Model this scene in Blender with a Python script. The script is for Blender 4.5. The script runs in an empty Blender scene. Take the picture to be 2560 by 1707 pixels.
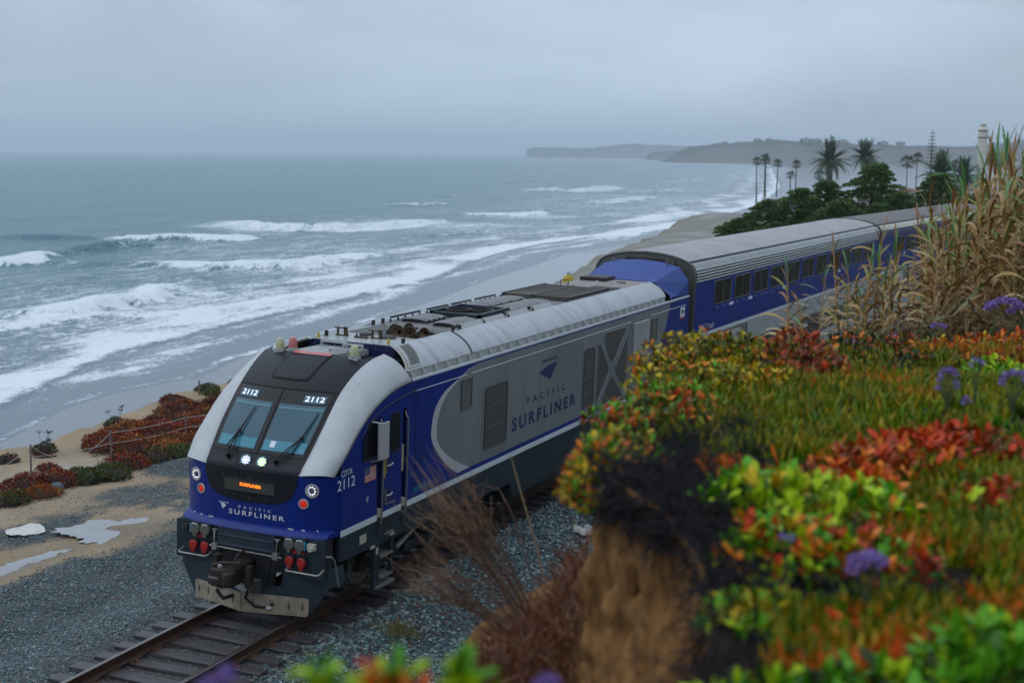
import bpy, bmesh, math, random
import numpy as np
from mathutils import Vector, Matrix, noise
random.seed(7); rng = np.random.default_rng(7)
PI = math.pi
scene = bpy.context.scene
COL = scene.collection

# ------------------------------------------------------------------ camera
CAM = np.array([13.3069, -18.3714, 7.6874])
yaw, pit, roll = 0.4141, 0.1314, 0.0068
cw = np.array([-math.sin(yaw)*math.cos(pit), math.cos(yaw)*math.cos(pit), -math.sin(pit)])
r0 = np.cross(cw, [0, 0, 1]); r0 /= np.linalg.norm(r0); u0 = np.cross(r0, cw)
cr = r0*math.cos(roll)+u0*math.sin(roll); cu = -r0*math.sin(roll)+u0*math.cos(roll)
cam = bpy.data.cameras.new('camera'); camo = bpy.data.objects.new('camera', cam); COL.objects.link(camo)
camo.matrix_world = Matrix(((cr[0], cu[0], -cw[0], CAM[0]), (cr[1], cu[1], -cw[1], CAM[1]), (cr[2], cu[2], -cw[2], CAM[2]), (0, 0, 0, 1)))
cam.sensor_width = 36; cam.lens = 49.9; cam.clip_start = 0.05; cam.clip_end = 90000
cam.dof.use_dof = True; cam.dof.focus_distance = 25.0; cam.dof.aperture_fstop = 1.7
scene.camera = camo

# ------------------------------------------------------------------ sky, sun, exposure
SUN_EL, SUN_AZ = math.radians(55), math.radians(250)
world = bpy.data.worlds.new('World'); scene.world = world; world.use_nodes = True
nt = world.node_tree; nt.nodes.clear()
def N(t, kind, **kw):
    n = t.nodes.new(kind)
    for k_, v_ in kw.items():
        if k_ in ('inp',):
            for a, b in v_.items(): n.inputs[a].default_value = b
        else: setattr(n, k_, v_)
    return n
sky = N(nt, 'ShaderNodeTexSky', sky_type='NISHITA', sun_disc=False, sun_elevation=SUN_EL, sun_rotation=SUN_AZ)
tc = N(nt, 'ShaderNodeTexCoord'); sep = N(nt, 'ShaderNodeSeparateXYZ'); nt.links.new(tc.outputs['Generated'], sep.inputs[0])
mp = N(nt, 'ShaderNodeMapping'); mp.inputs['Scale'].default_value = (1.5, 1.5, 5.2); nt.links.new(tc.outputs['Generated'], mp.inputs[0])
n1 = N(nt, 'ShaderNodeTexNoise'); n1.inputs['Scale'].default_value = 1.7; n1.inputs['Detail'].default_value = 6; n1.inputs['Roughness'].default_value = 0.52; n1.inputs['Distortion'].default_value = 0.35
nt.links.new(mp.outputs[0], n1.inputs['Vector'])
r1 = N(nt, 'ShaderNodeMapRange'); r1.inputs['From Min'].default_value = 0.3; r1.inputs['From Max'].default_value = 0.7; r1.inputs['To Min'].default_value = 0.70; r1.inputs['To Max'].default_value = 1.34
nt.links.new(n1.outputs[0], r1.inputs[0])
# overcast brightens towards the zenith (CIE overcast sky)
r2 = N(nt, 'ShaderNodeMapRange'); r2.inputs['From Min'].default_value = 0.0; r2.inputs['From Max'].default_value = 1.0; r2.inputs['To Min'].default_value = 1.05; r2.inputs['To Max'].default_value = 1.8
nt.links.new(sep.outputs[2], r2.inputs[0])
mm = N(nt, 'ShaderNodeMath', operation='MULTIPLY'); nt.links.new(r1.outputs[0], mm.inputs[0]); nt.links.new(r2.outputs[0], mm.inputs[1])
vm = N(nt, 'ShaderNodeVectorMath', operation='SCALE'); vm.inputs[0].default_value = (4.3, 5.2, 6.3); nt.links.new(mm.outputs[0], vm.inputs['Scale'])
mx = N(nt, 'ShaderNodeMix', data_type='RGBA'); mx.inputs[0].default_value = 0.90
nt.links.new(sky.outputs[0], mx.inputs[6]); nt.links.new(vm.outputs[0], mx.inputs[7])
bg = N(nt, 'ShaderNodeBackground'); bg.inputs[1].default_value = 0.118; nt.links.new(mx.outputs[2], bg.inputs[0])
wo = N(nt, 'ShaderNodeOutputWorld'); nt.links.new(bg.outputs[0], wo.inputs[0])
sun = bpy.data.lights.new('sun', 'SUN'); sun.energy = 0.5; sun.angle = math.radians(60); sun.color = (1, 0.97, 0.93)
suno = bpy.data.objects.new('sun', sun); COL.objects.link(suno)
sd = Vector((math.sin(SUN_AZ)*math.cos(SUN_EL), math.cos(SUN_AZ)*math.cos(SUN_EL), math.sin(SUN_EL)))
suno.rotation_euler = sd.to_track_quat('Z', 'Y').to_euler()
scene.view_settings.view_transform = 'Standard'; scene.view_settings.look = 'None'
scene.view_settings.exposure = -0.12; scene.view_settings.gamma = 1.0; scene.view_settings.use_curve_mapping = False
scene.render.engine = 'CYCLES'
cy = scene.cycles
cy.use_denoising = True; cy.max_bounces = 6; cy.diffuse_bounces = 3; cy.glossy_bounces = 3; cy.transmission_bounces = 6; cy.transparent_max_bounces = 8; cy.volume_bounces = 1
cy.sample_clamp_indirect = 4.0
try: cy.denoiser = 'OPENIMAGEDENOISE'
except Exception: pass

# ------------------------------------------------------------------ materials
MATS = {}
def mat(name, col, rough=0.5, metal=0.0, var=0.0, vscale=3.0, bump=0.0, bscale=20.0, emit=None, estr=0.0, spec=0.5, stretch=(1, 1, 1), dirt=None, dscale=2.0, damt=0.5, coat=0.0, attr=None, alpha=None):
    m = bpy.data.materials.new(name); m.use_nodes = True; t = m.node_tree
    b = t.nodes['Principled BSDF']
    b.inputs['Base Color'].default_value = (*col, 1); b.inputs['Roughness'].default_value = rough; b.inputs['Metallic'].default_value = metal
    b.inputs['Specular IOR Level'].default_value = spec
    if coat: b.inputs['Coat Weight'].default_value = coat; b.inputs['Coat Roughness'].default_value = 0.12
    tcn = N(t, 'ShaderNodeTexCoord'); mpn = N(t, 'ShaderNodeMapping'); mpn.inputs['Scale'].default_value = stretch
    t.links.new(tcn.outputs['Object'], mpn.inputs[0])
    src = None
    if attr:
        an = N(t, 'ShaderNodeAttribute', attribute_name=attr); src = an.outputs['Color']
    def noise_(scale, detail=6, rough_=0.6):
        n = N(t, 'ShaderNodeTexNoise'); n.inputs['Scale'].default_value = scale; n.inputs['Detail'].default_value = detail; n.inputs['Roughness'].default_value = rough_
        t.links.new(mpn.outputs[0], n.inputs['Vector']); return n.outputs[0]
    if var:
        mr = N(t, 'ShaderNodeMapRange'); mr.inputs['From Min'].default_value = .25; mr.inputs['From Max'].default_value = .75
        mr.inputs['To Min'].default_value = 1-var; mr.inputs['To Max'].default_value = 1+var; t.links.new(noise_(vscale), mr.inputs[0])
        sc_ = N(t, 'ShaderNodeVectorMath', operation='SCALE'); sc_.inputs[0].default_value = col
        if src: t.links.new(src, sc_.inputs[0])
        t.links.new(mr.outputs[0], sc_.inputs['Scale']); src = sc_.outputs[0]
    if dirt:
        mr = N(t, 'ShaderNodeMapRange'); mr.inputs['From Min'].default_value = .45; mr.inputs['From Max'].default_value = .75
        mr.inputs['To Min'].default_value = 0; mr.inputs['To Max'].default_value = damt; t.links.new(noise_(dscale, 8, .7), mr.inputs[0])
        mixn = N(t, 'ShaderNodeMix', data_type='RGBA'); mixn.inputs[6].default_value = (*col, 1); mixn.inputs[7].default_value = (*dirt, 1)
        if src: t.links.new(src, mixn.inputs[6])
        t.links.new(mr.outputs[0], mixn.inputs[0]); src = mixn.outputs[2]
    if src: t.links.new(src, b.inputs['Base Color'])
    if bump:
        bn = N(t, 'ShaderNodeBump'); bn.inputs['Strength'].default_value = bump; bn.inputs['Distance'].default_value = 0.02
        t.links.new(noise_(bscale), bn.inputs['Height']); t.links.new(bn.outputs[0], b.inputs['Normal'])
    if emit: b.inputs['Emission Color'].default_value = (*emit, 1); b.inputs['Emission Strength'].default_value = estr
    MATS[name] = m
    return m

# ------------------------------------------------------------------ helpers
def tag(o, label=None, cat=None, group=None, kind=None):
    if label: o['label'] = label
    if cat: o['category'] = cat
    if group: o['group'] = group
    if kind: o['kind'] = kind
    return o
def empty(name, loc=(0, 0, 0), rot=(0, 0, 0), parent=None):
    o = bpy.data.objects.new(name, None); COL.objects.link(o); o.location = loc; o.rotation_euler = rot; o.empty_display_size = .2
    if parent: o.parent = parent
    return o
def link(name, me, parent=None, loc=None, rot=None, scale=None):
    o = bpy.data.objects.new(name, me); COL.objects.link(o)
    if parent: o.parent = parent
    if loc is not None: o.location = loc
    if rot is not None: o.rotation_euler = rot
    if scale is not None: o.scale = scale
    return o
class MB:
    def __init__(s): s.v = []; s.f = []; s.m = []; s.cm = 0
    def add(s, vs, fs):
        o = len(s.v); s.v += [tuple(map(float, p)) for p in vs]; s.f += [tuple(i+o for i in q) for q in fs]; s.m += [s.cm]*len(fs); return s
    def box(s, x0, x1, y0, y1, z0, z1):
        return s.add([(x0, y0, z0), (x1, y0, z0), (x1, y1, z0), (x0, y1, z0), (x0, y0, z1), (x1, y0, z1), (x1, y1, z1), (x0, y1, z1)],
                     [(0, 3, 2, 1), (4, 5, 6, 7), (0, 1, 5, 4), (1, 2, 6, 5), (2, 3, 7, 6), (3, 0, 4, 7)])
    def obox(s, c, dx, dy, dz):
        c, dx, dy, dz = map(np.array, (c, dx, dy, dz)); P = []
        for k_ in (-1, 1):
            for (i, j) in ((-1, -1), (1, -1), (1, 1), (-1, 1)): P.append(c+i*dx+j*dy+k_*dz)
        return s.add(P, [(0, 3, 2, 1), (4, 5, 6, 7), (0, 1, 5, 4), (1, 2, 6, 5), (2, 3, 7, 6), (3, 0, 4, 7)])
    def prism(s, pts, ext):
        n = len(pts); e = np.array(ext, float); P = [np.array(p, float) for p in pts]
        return s.add(P+[p+e for p in P], [tuple(range(n))[::-1], tuple(range(n, 2*n))]+[(i, (i+1) % n, n+(i+1) % n, n+i) for i in range(n)])
    def tube(s, pts, r, n=6, cap=True):
        P = [np.array(p, float) for p in pts]; R_ = r if hasattr(r, '__len__') else [r]*len(P)
        vs = []; prev = None
        for i, p in enumerate(P):
            d = P[min(i+1, len(P)-1)]-P[max(i-1, 0)]; d = d/(np.linalg.norm(d)+1e-9)
            if prev is None:
                a = np.array([0, 0, 1.]) if abs(d[2]) < .9 else np.array([1., 0, 0])
            else: a = prev
            b = a-d*(a@d); b /= np.linalg.norm(b)+1e-9; prev = b; c = np.cross(d, b)
            for k_ in range(n):
                t = 2*PI*k_/n; vs.append(p+R_[i]*(math.cos(t)*b+math.sin(t)*c))
        fs = [(i*n+k_, i*n+(k_+1) % n, (i+1)*n+(k_+1) % n, (i+1)*n+k_) for i in range(len(P)-1) for k_ in range(n)]
        if cap: fs += [tuple(range(n))[::-1], tuple(range((len(P)-1)*n, len(P)*n))]
        return s.add(vs, fs)
    def lathe(s, c, axis, prof, n=16, cap=True):
        d = np.array(axis, float); d /= np.linalg.norm(d); a = np.array([0, 0, 1.]) if abs(d[2]) < .9 else np.array([1., 0, 0])
        b = a-d*(a@d); b /= np.linalg.norm(b); e = np.cross(d, b); c = np.array(c, float)
        vs = [c+d*h+r*(math.cos(2*PI*k_/n)*b+math.sin(2*PI*k_/n)*e) for (r, h) in prof for k_ in range(n)]
        fs = [(i*n+k_, i*n+(k_+1) % n, (i+1)*n+(k_+1) % n, (i+1)*n+k_) for i in range(len(prof)-1) for k_ in range(n)]
        if cap: fs += [tuple(range(n))[::-1], tuple(range((len(prof)-1)*n, len(prof)*n))]
        return s.add(vs, fs)
    def grid(s, P):
        n, m = len(P), len(P[0])
        return s.add([p for row in P for p in row], [(i*m+j, i*m+j+1, (i+1)*m+j+1, (i+1)*m+j) for i in range(n-1) for j in range(m-1)])
    def sheet(s, P, t):
        """grid with thickness t (vector)"""
        n, m = len(P), len(P[0]); t = np.array(t, float)
        A = [np.array(p, float) for row in P for p in row]; B = [p+t for p in A]; o = n*m
        fs = []
        for i in range(n-1):
            for j in range(m-1):
                q = (i*m+j, i*m+j+1, (i+1)*m+j+1, (i+1)*m+j); fs += [q, tuple(o+x for x in q[::-1])]
        for i in range(n-1): fs += [(i*m, (i+1)*m, o+(i+1)*m, o+i*m), (i*m+m-1, o+i*m+m-1, o+(i+1)*m+m-1, (i+1)*m+m-1)]
        for j in range(m-1): fs += [(j, o+j, o+j+1, j+1), ((n-1)*m+j, (n-1)*m+j+1, o+(n-1)*m+j+1, o+(n-1)*m+j)]
        return s.add(A+B, fs)
    def mesh(s, name, mats, smooth=35, recalc=True):
        me = bpy.data.meshes.new(name); me.from_pydata(s.v, [], s.f)
        for m_ in (mats if isinstance(mats, (list, tuple)) else [mats]): me.materials.append(MATS[m_] if isinstance(m_, str) else m_)
        if isinstance(mats, (list, tuple)) and len(mats) > 1: me.polygons.foreach_set('material_index', s.m)
        if recalc:
            bm = bmesh.new(); bm.from_mesh(me); bmesh.ops.recalc_face_normals(bm, faces=bm.faces); bm.to_mesh(me); bm.free()
        if smooth:
            me.shade_smooth(); me.set_sharp_from_angle(angle=math.radians(smooth))
        me.update(); return me
    def build(s, name, mats, parent=None, smooth=35, bevel=0, loc=None, rot=None, recalc=True):
        o = link(name, s.mesh(name, mats, smooth, recalc), parent, loc, rot)
        if bevel:
            bv = o.modifiers.new('bevel', 'BEVEL'); bv.width = bevel; bv.segments = 2; bv.limit_method = 'ANGLE'; bv.angle_limit = math.radians(40)
        return o
def raw_mesh(name, V, F, mats, cols=None, smooth=False, mi=None):
    """big mesh from numpy arrays; F is (n,3) or (n,4); cols per face"""
    me = bpy.data.meshes.new(name); V = np.asarray(V, np.float32); F = np.asarray(F, np.int32); k_ = F.shape[1]
    me.vertices.add(len(V)); me.vertices.foreach_set('co', V.ravel())
    me.loops.add(F.size); me.loops.foreach_set('vertex_index', F.ravel())
    me.polygons.add(len(F)); me.polygons.foreach_set('loop_start', np.arange(0, F.size, k_, dtype=np.int32))
    for m_ in (mats if isinstance(mats, (list, tuple)) else [mats]): me.materials.append(MATS[m_])
    if mi is not None: me.polygons.foreach_set('material_index', np.asarray(mi, np.int32))
    me.update(calc_edges=True)
    if cols is not None:
        a = me.attributes.new('Col', 'FLOAT_COLOR', 'FACE'); c = np.ones((len(F), 4), np.float32); c[:, :3] = cols; a.data.foreach_set('color', c.ravel())
    me.polygons.foreach_set('use_smooth', np.full(len(F), bool(smooth)))
    return me
def text_mb(txt, width, height, depth=0.004, bold=0.0, spacing=1.0, shear=0.0):
    cu_ = bpy.data.curves.new('t', 'FONT'); cu_.body = txt; cu_.size = 1; cu_.space_character = spacing; cu_.offset = bold; cu_.shear = shear; cu_.resolution_u = 3
    o = bpy.data.objects.new('t', cu_); COL.objects.link(o); bpy.context.view_layer.update()
    me = bpy.data.meshes.new_from_object(o.evaluated_get(bpy.context.evaluated_depsgraph_get()))
    V = np.array([v.co[:] for v in me.vertices]); F = [tuple(p.vertices) for p in me.polygons]
    bpy.data.objects.remove(o); bpy.data.curves.remove(cu_); bpy.data.meshes.remove(me)
    V[:, 0] -= V[:, 0].min(); V[:, 1] -= V[:, 1].min(); V[:, 0] *= width/V[:, 0].max(); V[:, 1] *= height/V[:, 1].max()
    return V[:, :2], F
def side_text(name, txt, y0, z0, w, h, X, m, parent, bold=0.0, spacing=1.0, shear=0.0):
    V, F = text_mb(txt, w, h, bold=bold, spacing=spacing, shear=shear); mb = MB(); mb.add([(X, y0+a, z0+b) for a, b in V], F)
    return mb.build(name, m, parent, smooth=0, recalc=False)
KC, YCC, CANT = 1/581.56, 10.6, 0.02923
def track(s):
    a = (s-YCC)*KC
    return (1-math.cos(a))/KC-KC*5.9**2/2, YCC+math.sin(a)/KC, a
def on_track(s, off, z):
    x, y, a = track(s); o2 = off*math.cos(CANT)+z*math.sin(CANT); z2 = z*math.cos(CANT)-off*math.sin(CANT)
    return (x+o2*math.cos(a), y-o2*math.sin(a), z2)
def copy_tree(o, parent=None, loc=None, rot=None, scale=None):
    c = o.copy(); COL.objects.link(c)
    if parent: c.parent = parent
    if loc is not None: c.location = loc
    if rot is not None: c.rotation_euler = rot
    if scale is not None: c.scale = scale
    for ch in list(o.children): copy_tree(ch, c)
    return c
def lerp_curve(pts, t):
    """pts list of tuples, t in 0..1 by index"""
    n = len(pts)-1; x = min(max(t*n, 0), n-1e-9); i = int(x); f_ = x-i
    return np.array(pts[i])*(1-f_)+np.array(pts[i+1])*f_
def smooth_curve(pts, n):
    """Catmull-Rom through pts -> n points"""
    P = [np.array(p, float) for p in pts]; P = [2*P[0]-P[1]]+P+[2*P[-1]-P[-2]]; out = []; m = len(pts)-1
    for q in range(n):
        x = q/(n-1)*m; i = min(int(x), m-1); t = x-i; a, b, c, d = P[i:i+4]
        out.append(.5*((2*b)+(-a+c)*t+(2*a-5*b+4*c-d)*t*t+(-a+3*b-3*c+d)*t**3))
    return out
def clip(poly, ax, lo, hi):
    def cl(p, keep, inter):
        o = []
        for i in range(len(p)):
            a, b = p[i-1], p[i]
            if keep(b):
                if not keep(a): o.append(inter(a, b))
                o.append(b)
            elif keep(a): o.append(inter(a, b))
        return o
    def it(v): return lambda a, b: tuple(a[k_]+(b[k_]-a[k_])*(v-a[ax])/(b[ax]-a[ax]) if k_ != ax else v for k_ in range(2))
    p = cl(poly, lambda q: q[ax] >= lo-1e-9, it(lo)); p = cl(p, lambda q: q[ax] <= hi+1e-9, it(hi)) if p else p
    return p
# ------------------------------------------------------------------ palette of the train
mat('paint_blue', (.0018, .021, .20), .36, var=.15, vscale=1.3, dirt=(.008, .018, .10), damt=.5, dscale=1.5, stretch=(1, 1, .3), coat=.08, spec=.25)
mat('navy_and_shade', (.004, .008, .07), .5)
mat('paint_blue_faded', (.040, .075, .27), .6, var=.15, vscale=2.5, dirt=(.085, .095, .19), damt=.6, dscale=3, spec=.25)
mat('paint_white', (.50, .51, .515), .38, var=.08, vscale=1.2, dirt=(.25, .22, .19), damt=.45, dscale=1.3, stretch=(1, 1, .45), coat=.08)
mat('paint_stripe', (.62, .66, .68), .4, var=.08, vscale=3, stretch=(1, 1, 14))
mat('paint_grey', (.205, .218, .228), .4, metal=.1, var=.10, vscale=1.1, dirt=(.12, .115, .105), damt=.55, dscale=1.6, stretch=(1, 1, .25), spec=.35)
mat('roof_white', (.42, .44, .455), .38, var=.07, vscale=1.5, dirt=(.15, .12, .105), damt=.7, dscale=1.7, stretch=(.55, 2.0, .55))
mat('roof_deck', (.33, .34, .33), .3, var=.12, vscale=2, dirt=(.07, .06, .055), damt=.6, dscale=1.6)
mat('roof_deck_dirty', (.15, .14, .135), .5, var=.2, vscale=3, dirt=(.03, .027, .025), damt=.8, dscale=1.4)
mat('roof_brown', (.27, .235, .215), .6, var=.12, vscale=2, dirt=(.2, .11, .07), damt=.6, dscale=1.1)
mat('hatch_grey', (.19, .18, .175), .55, var=.2, vscale=5, dirt=(.05, .045, .045), damt=.7, dscale=4, bump=.3, bscale=18)
mat('dark_metal', (.025, .027, .03), .5, var=.2, vscale=6)
mat('soot_and_shade', (.018, .016, .015), .7, var=.3, vscale=4)  # near-black for sooty parts and for the shade inside openings
mat('burnt_slats', (.035, .028, .022), .6, var=.3, vscale=2, dirt=(.20, .16, .12), damt=.55, dscale=.55)
mat('skirt', (.022, .034, .045), .42, var=.12, vscale=1.5, dirt=(.02, .02, .02), damt=.5, dscale=2, spec=.25)
mat('plow_grey', (.026, .040, .055), .45, var=.2, vscale=2, dirt=(.09, .10, .11), damt=.25, dscale=4, spec=.25)
mat('plow_tan', (.34, .275, .20), .6, var=.2, vscale=3, dirt=(.10, .075, .055), damt=.7, dscale=5, bump=.1)
mat('cab_black', (.011, .013, .018), .36, var=.15, vscale=30, stretch=(6, 1, 1), spec=.22)
mat('cab_black_gloss', (.008, .009, .012), .14, spec=.28)
mat('screen_glass', (.016, .085, .125), .08, spec=.45, var=.12, vscale=1.5)
mat('screen_lower', (.045, .22, .30), .1, spec=.4, var=.15, vscale=3)
mat('screen_tint', (.055, .17, .22), .25, var=.12, vscale=2)
mat('rubber', (.006, .006, .007), .6, spec=.25)
mat('steel', (.45, .45, .45), .3, metal=.9, var=.1, vscale=10)
mat('steel_worn', (.33, .31, .28), .45, metal=.6, dirt=(.10, .05, .03), damt=.5, dscale=6)
mat('yellow_paint', (.55, .40, .05), .5, dirt=(.1, .08, .05), damt=.5, dscale=20)
mat('red_paint', (.38, .012, .008), .4, var=.2, vscale=8)
mat('red_lens', (.45, .012, .01), .15, emit=(1, .04, .02), estr=.35)
mat('lamp_led', (.8, .8, .85), .2, emit=(.92, .92, 1), estr=.8)
mat('lamp_led_green', (.6, .8, .5), .2, emit=(.75, 1, .55), estr=1.4)
mat('lamp_led_blue', (.6, .6, .8), .2, emit=(.72, .72, 1), estr=1.3)
mat('lamp_glass', (.10, .11, .12), .1, spec=.8)
mat('led_orange', (.6, .2, .02), .4, emit=(1, .17, .01), estr=2.6)
mat('display', (.05, .052, .045), .25)
mat('beacon_clear', (.46, .46, .25), .3, spec=.6, var=.08, vscale=20)
mat('beacon_red', (.52, .14, .12), .3, spec=.6, var=.1, vscale=15)
mat('white_lit', (.8, .85, .9), .4, emit=(.9, .95, 1), estr=.75)
mat('board_blue', (.02, .10, .16), .2)
mat('white_print', (.72, .74, .78), .5)
mat('navy_print', (.012, .022, .11), .4)
mat('cyan_print', (.02, .25, .36), .5)
mat('mesh_screen', (.065, .06, .052), .6, var=.35, vscale=90, dirt=(.12, .11, .10), damt=.4, dscale=9, bump=.6, bscale=160)
mat('mesh_screen_light', (.12, .118, .105), .55, var=.25, vscale=80, dirt=(.06, .055, .05), damt=.5, dscale=6, bump=.5, bscale=140)
mat('louvre', (.40, .40, .385), .45, var=.1, vscale=4)
mat('horn_brown', (.085, .055, .035), .5, metal=.5, var=.25, vscale=12)
mat('coupler_rust', (.026, .015, .012), .65, var=.4, vscale=9, bump=.4, bscale=30)
mat('underframe', (.012, .013, .015), .7, var=.3, vscale=4)
mat('flag_red', (.42, .03, .035), .5); mat('flag_blue', (.02, .03, .12), .5); mat('flag_cream', (.68, .62, .52), .5)
mat('bear_green', (.03, .10, .05), .5); mat('label_cream', (.45, .42, .34), .5)

loco = empty('locomotive', (0, 0, 0), (0, CANT, 0))
tag(loco, 'blue, white and grey diesel passenger locomotive with headlights lit at the front of the train', 'locomotive')
HW = 1.5
def lb(name, m, mb, bevel=0, smooth=35, parent=None): return mb.build(name, m, parent or loco, smooth=smooth, bevel=bevel)

# ---- front surface
def fy(x, z=2.0): return .975+.045*x*x+.025*abs(x)**6
CEN = [(.975, 2.13), (.985, 2.466), (1.09, 2.6), (1.20, 2.73), (1.50, 3.114), (1.83, 3.5), (1.99, 3.69), (2.18, 3.86), (2.50, 4.03), (2.93, 4.185), (3.42, 4.26)]
EDG = [(.868, 1.018, 2.13), (.905, 1.03, 2.466), (.93, 1.13, 2.6), (.95, 1.25, 2.73), (.985, 1.59, 3.114), (.997, 1.97, 3.50), (1.0, 2.17, 3.677), (1.02, 2.45, 3.87), (1.05, 2.75, 4.03), (1.09, 3.10, 4.15), (1.133, 3.43, 4.205)]
CS = [np.array(p) for p in smooth_curve(CEN, 61)]; ES = [np.array(p) for p in smooth_curve(EDG, 61)]
def face(u, v, off=0.0):
    """u -1..1 across, v 0..60 up; returns point, pushed outwards by off"""
    i = min(int(v), 59); f_ = v-i
    c = CS[i]*(1-f_)+CS[i+1]*f_; e = ES[i]*(1-f_)+ES[i+1]*f_
    y = c[0]*(1-u*u)+e[1]*u*u; z = c[1]*(1-u*u)+e[2]*u*u
    d = CS[i+1]-CS[i]; nrm = np.array([0, -d[1], d[0]])/np.linalg.norm(d)
    return np.array([e[0]*u, y, z])+off*nrm
def vz(z, u=0):
    for q in range(0, 601):
        if face(u, q/10)[2] >= z: return q/10
    return 60
def face_patch(mb, u0f, u1f, v0, v1, nu, nv, off, t=.008):
    P = []
    for j in range(nv+1):
        v = v0+(v1-v0)*j/nv; a = u0f(v) if callable(u0f) else u0f; b = u1f(v) if callable(u1f) else u1f
        P.append([face(a+(b-a)*i/nu, v, off) for i in range(nu+1)])
    return mb.sheet(P, (0, t, -t*.5))
ux = lambda x: (lambda v: x/ (ES[min(int(v), 60)][0]))
V_TOPGLASS = 36.0; V_BASE = 6.0   # rows: 6 per control point
mb = MB(); face_patch(mb, -1, 1, 6, 36, 24, 30, 0.0, .03); lb('front_fairing', 'cab_black', mb)
mb = MB(); face_patch(mb, -1, 1, 36.15, 53.5, 24, 22, 0.0, .03); lb('front_roof', 'cab_black', mb)
# one thin seam above the glass
mb = MB(); face_patch(mb, -.99, .99, 35.7, 36.4, 24, 1, .006, .012); lb('seal', 'rubber', mb)
# windscreen, two panes in dark surround
V_G0 = 17.5
mb = MB(); face_patch(mb, -.93, .93, V_G0, 35.2, 24, 20, .010, .006); ws = lb('windscreen', 'cab_black_gloss', mb)
for (a, b) in ((-.88, -.085), (.055, .90)):
    mb = MB(); face_patch(mb, a, b, 18.6, 29.3, 10, 12, .016, .004); p = lb('pane', 'screen_glass', mb, parent=ws)
    mb = MB(); face_patch(mb, a+.01, b-.01, 18.8, 21.2, 10, 3, .021, .003); lb('pane_lower', 'screen_lower', mb, parent=ws)  # lighter teal strip along the foot of the pane
    mb = MB(); face_patch(mb, a+.01, b-.01, 28.0, 28.6, 10, 1, .021, .003); lb('sun_blind', 'screen_tint', mb, parent=ws)
mb = MB(); face_patch(mb, -.012, .012, V_G0, 35.2, 1, 16, .022, .006); lb('mullion', 'cab_black', mb, parent=ws)
mb = MB(); face_patch(mb, .20, .30, 19.6, 21.0, 2, 2, .025, .004); lb('sticker', 'white_print', mb, parent=ws)
# number boards
def board(u0_, u1_, v0, v1):
    mb = MB(); face_patch(mb, u0_, u1_, v0, v1, 6, 4, .02, .006); bd = lb('number_board', 'board_blue', mb)
    V, F = text_mb('2112', 1, 1, bold=.012); ua, ub = u0_+.03, u1_-.03
    t = MB(); t.add([face(ua+(ub-ua)*a, v0+.55+(v1-v0-1.1)*b, .026) for a, b in V], F); t.build('lettering', 'white_lit', bd, smooth=0, recalc=False)
board(-.84, -.44, 29.9, 33.2); board(.46, .86, 29.9, 33.2)
# roof hatch with black seal
def hatch_u(x, v): return x/ES[min(int(v), 60)][0]
mb = MB(); face_patch(mb, lambda v: -hatch_u(.395, v)*(0.9+.1*min(1, (v-40.5)/3)), lambda v: hatch_u(.395, v)*(0.9+.1*min(1, (v-40.5)/3)), 40.5, 53.0, 10, 12, .010, .008); hs = lb('hatch_seal', 'rubber', mb)
mb = MB(); face_patch(mb, lambda v: -hatch_u(.36, v)*(0.9+.1*min(1, (v-41.2)/2.2)), lambda v: hatch_u(.36, v)*(0.9+.1*min(1, (v-41.2)/2.2)), 41.2, 52.2, 10, 12, .017, .006); hp = lb('front_hatch', 'cab_black', mb)
mb = MB(); face_patch(mb, lambda v: -hatch_u(.38, v), lambda v: hatch_u(.38, v), 52.6, 54.0, 10, 2, .022, .006); lb('warning_strip', 'beacon_red', mb)
# small flaps in the lower fairing around the wiper feet
for s in (-1, 1):
    pts = [(.20, 7.5), (.16, 13.5), (.33, 15.8), (.36, 17.2)] if s > 0 else [(-.03, 7.0), (-.33, 8.2), (-.36, 15), (-.40, 17)]
    mb = MB(); mb.tube([face(a, b, .004) for a, b in pts], .006, 4); lb('panel_joint', 'rubber', mb)

# ---- white pillars sweeping from the roof down both sides of the cab
OUT = [(1.437, 1.285, 2.462), (1.495, 1.56, 2.775), (1.50, 1.82, 3.00), (1.50, 2.09, 3.196), (1.50, 2.40, 3.375), (1.50, 2.72, 3.508), (1.50, 3.07, 3.61), (1.50, 3.42, 3.67), (1.50, 3.80, 3.697)]
OS = smooth_curve(OUT, 40); IS = [np.array(p) for p in smooth_curve(EDG[1:], 40)]
for s in (-1, 1):
    P = []
    for q in range(40):
        o, i_ = OS[q], IS[q]; k_ = q/39
        c = np.array([1.40+.03*k_, (o[1]+i_[1])/2-.16*(1-k_)-.02, (o[2]+i_[2])/2+.10*(1-k_)+.13*k_])
        row = []
        for j in range(11):
            t = j/10; p = (1-t)**2*i_+2*t*(1-t)*c+t*t*o; row.append((s*p[0], p[1], p[2]))
        P.append(row)
    mb = MB(); mb.sheet(P, (-s*.02, .03, -.02)); lb('corner_pillar', 'paint_white', mb, smooth=60)
    mb = MB(); mb.tube([(s*(p[0]+.004), p[1], p[2]-.006) for p in OS], .011, 5); lb('pillar_seal', 'dark_metal', mb)

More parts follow.
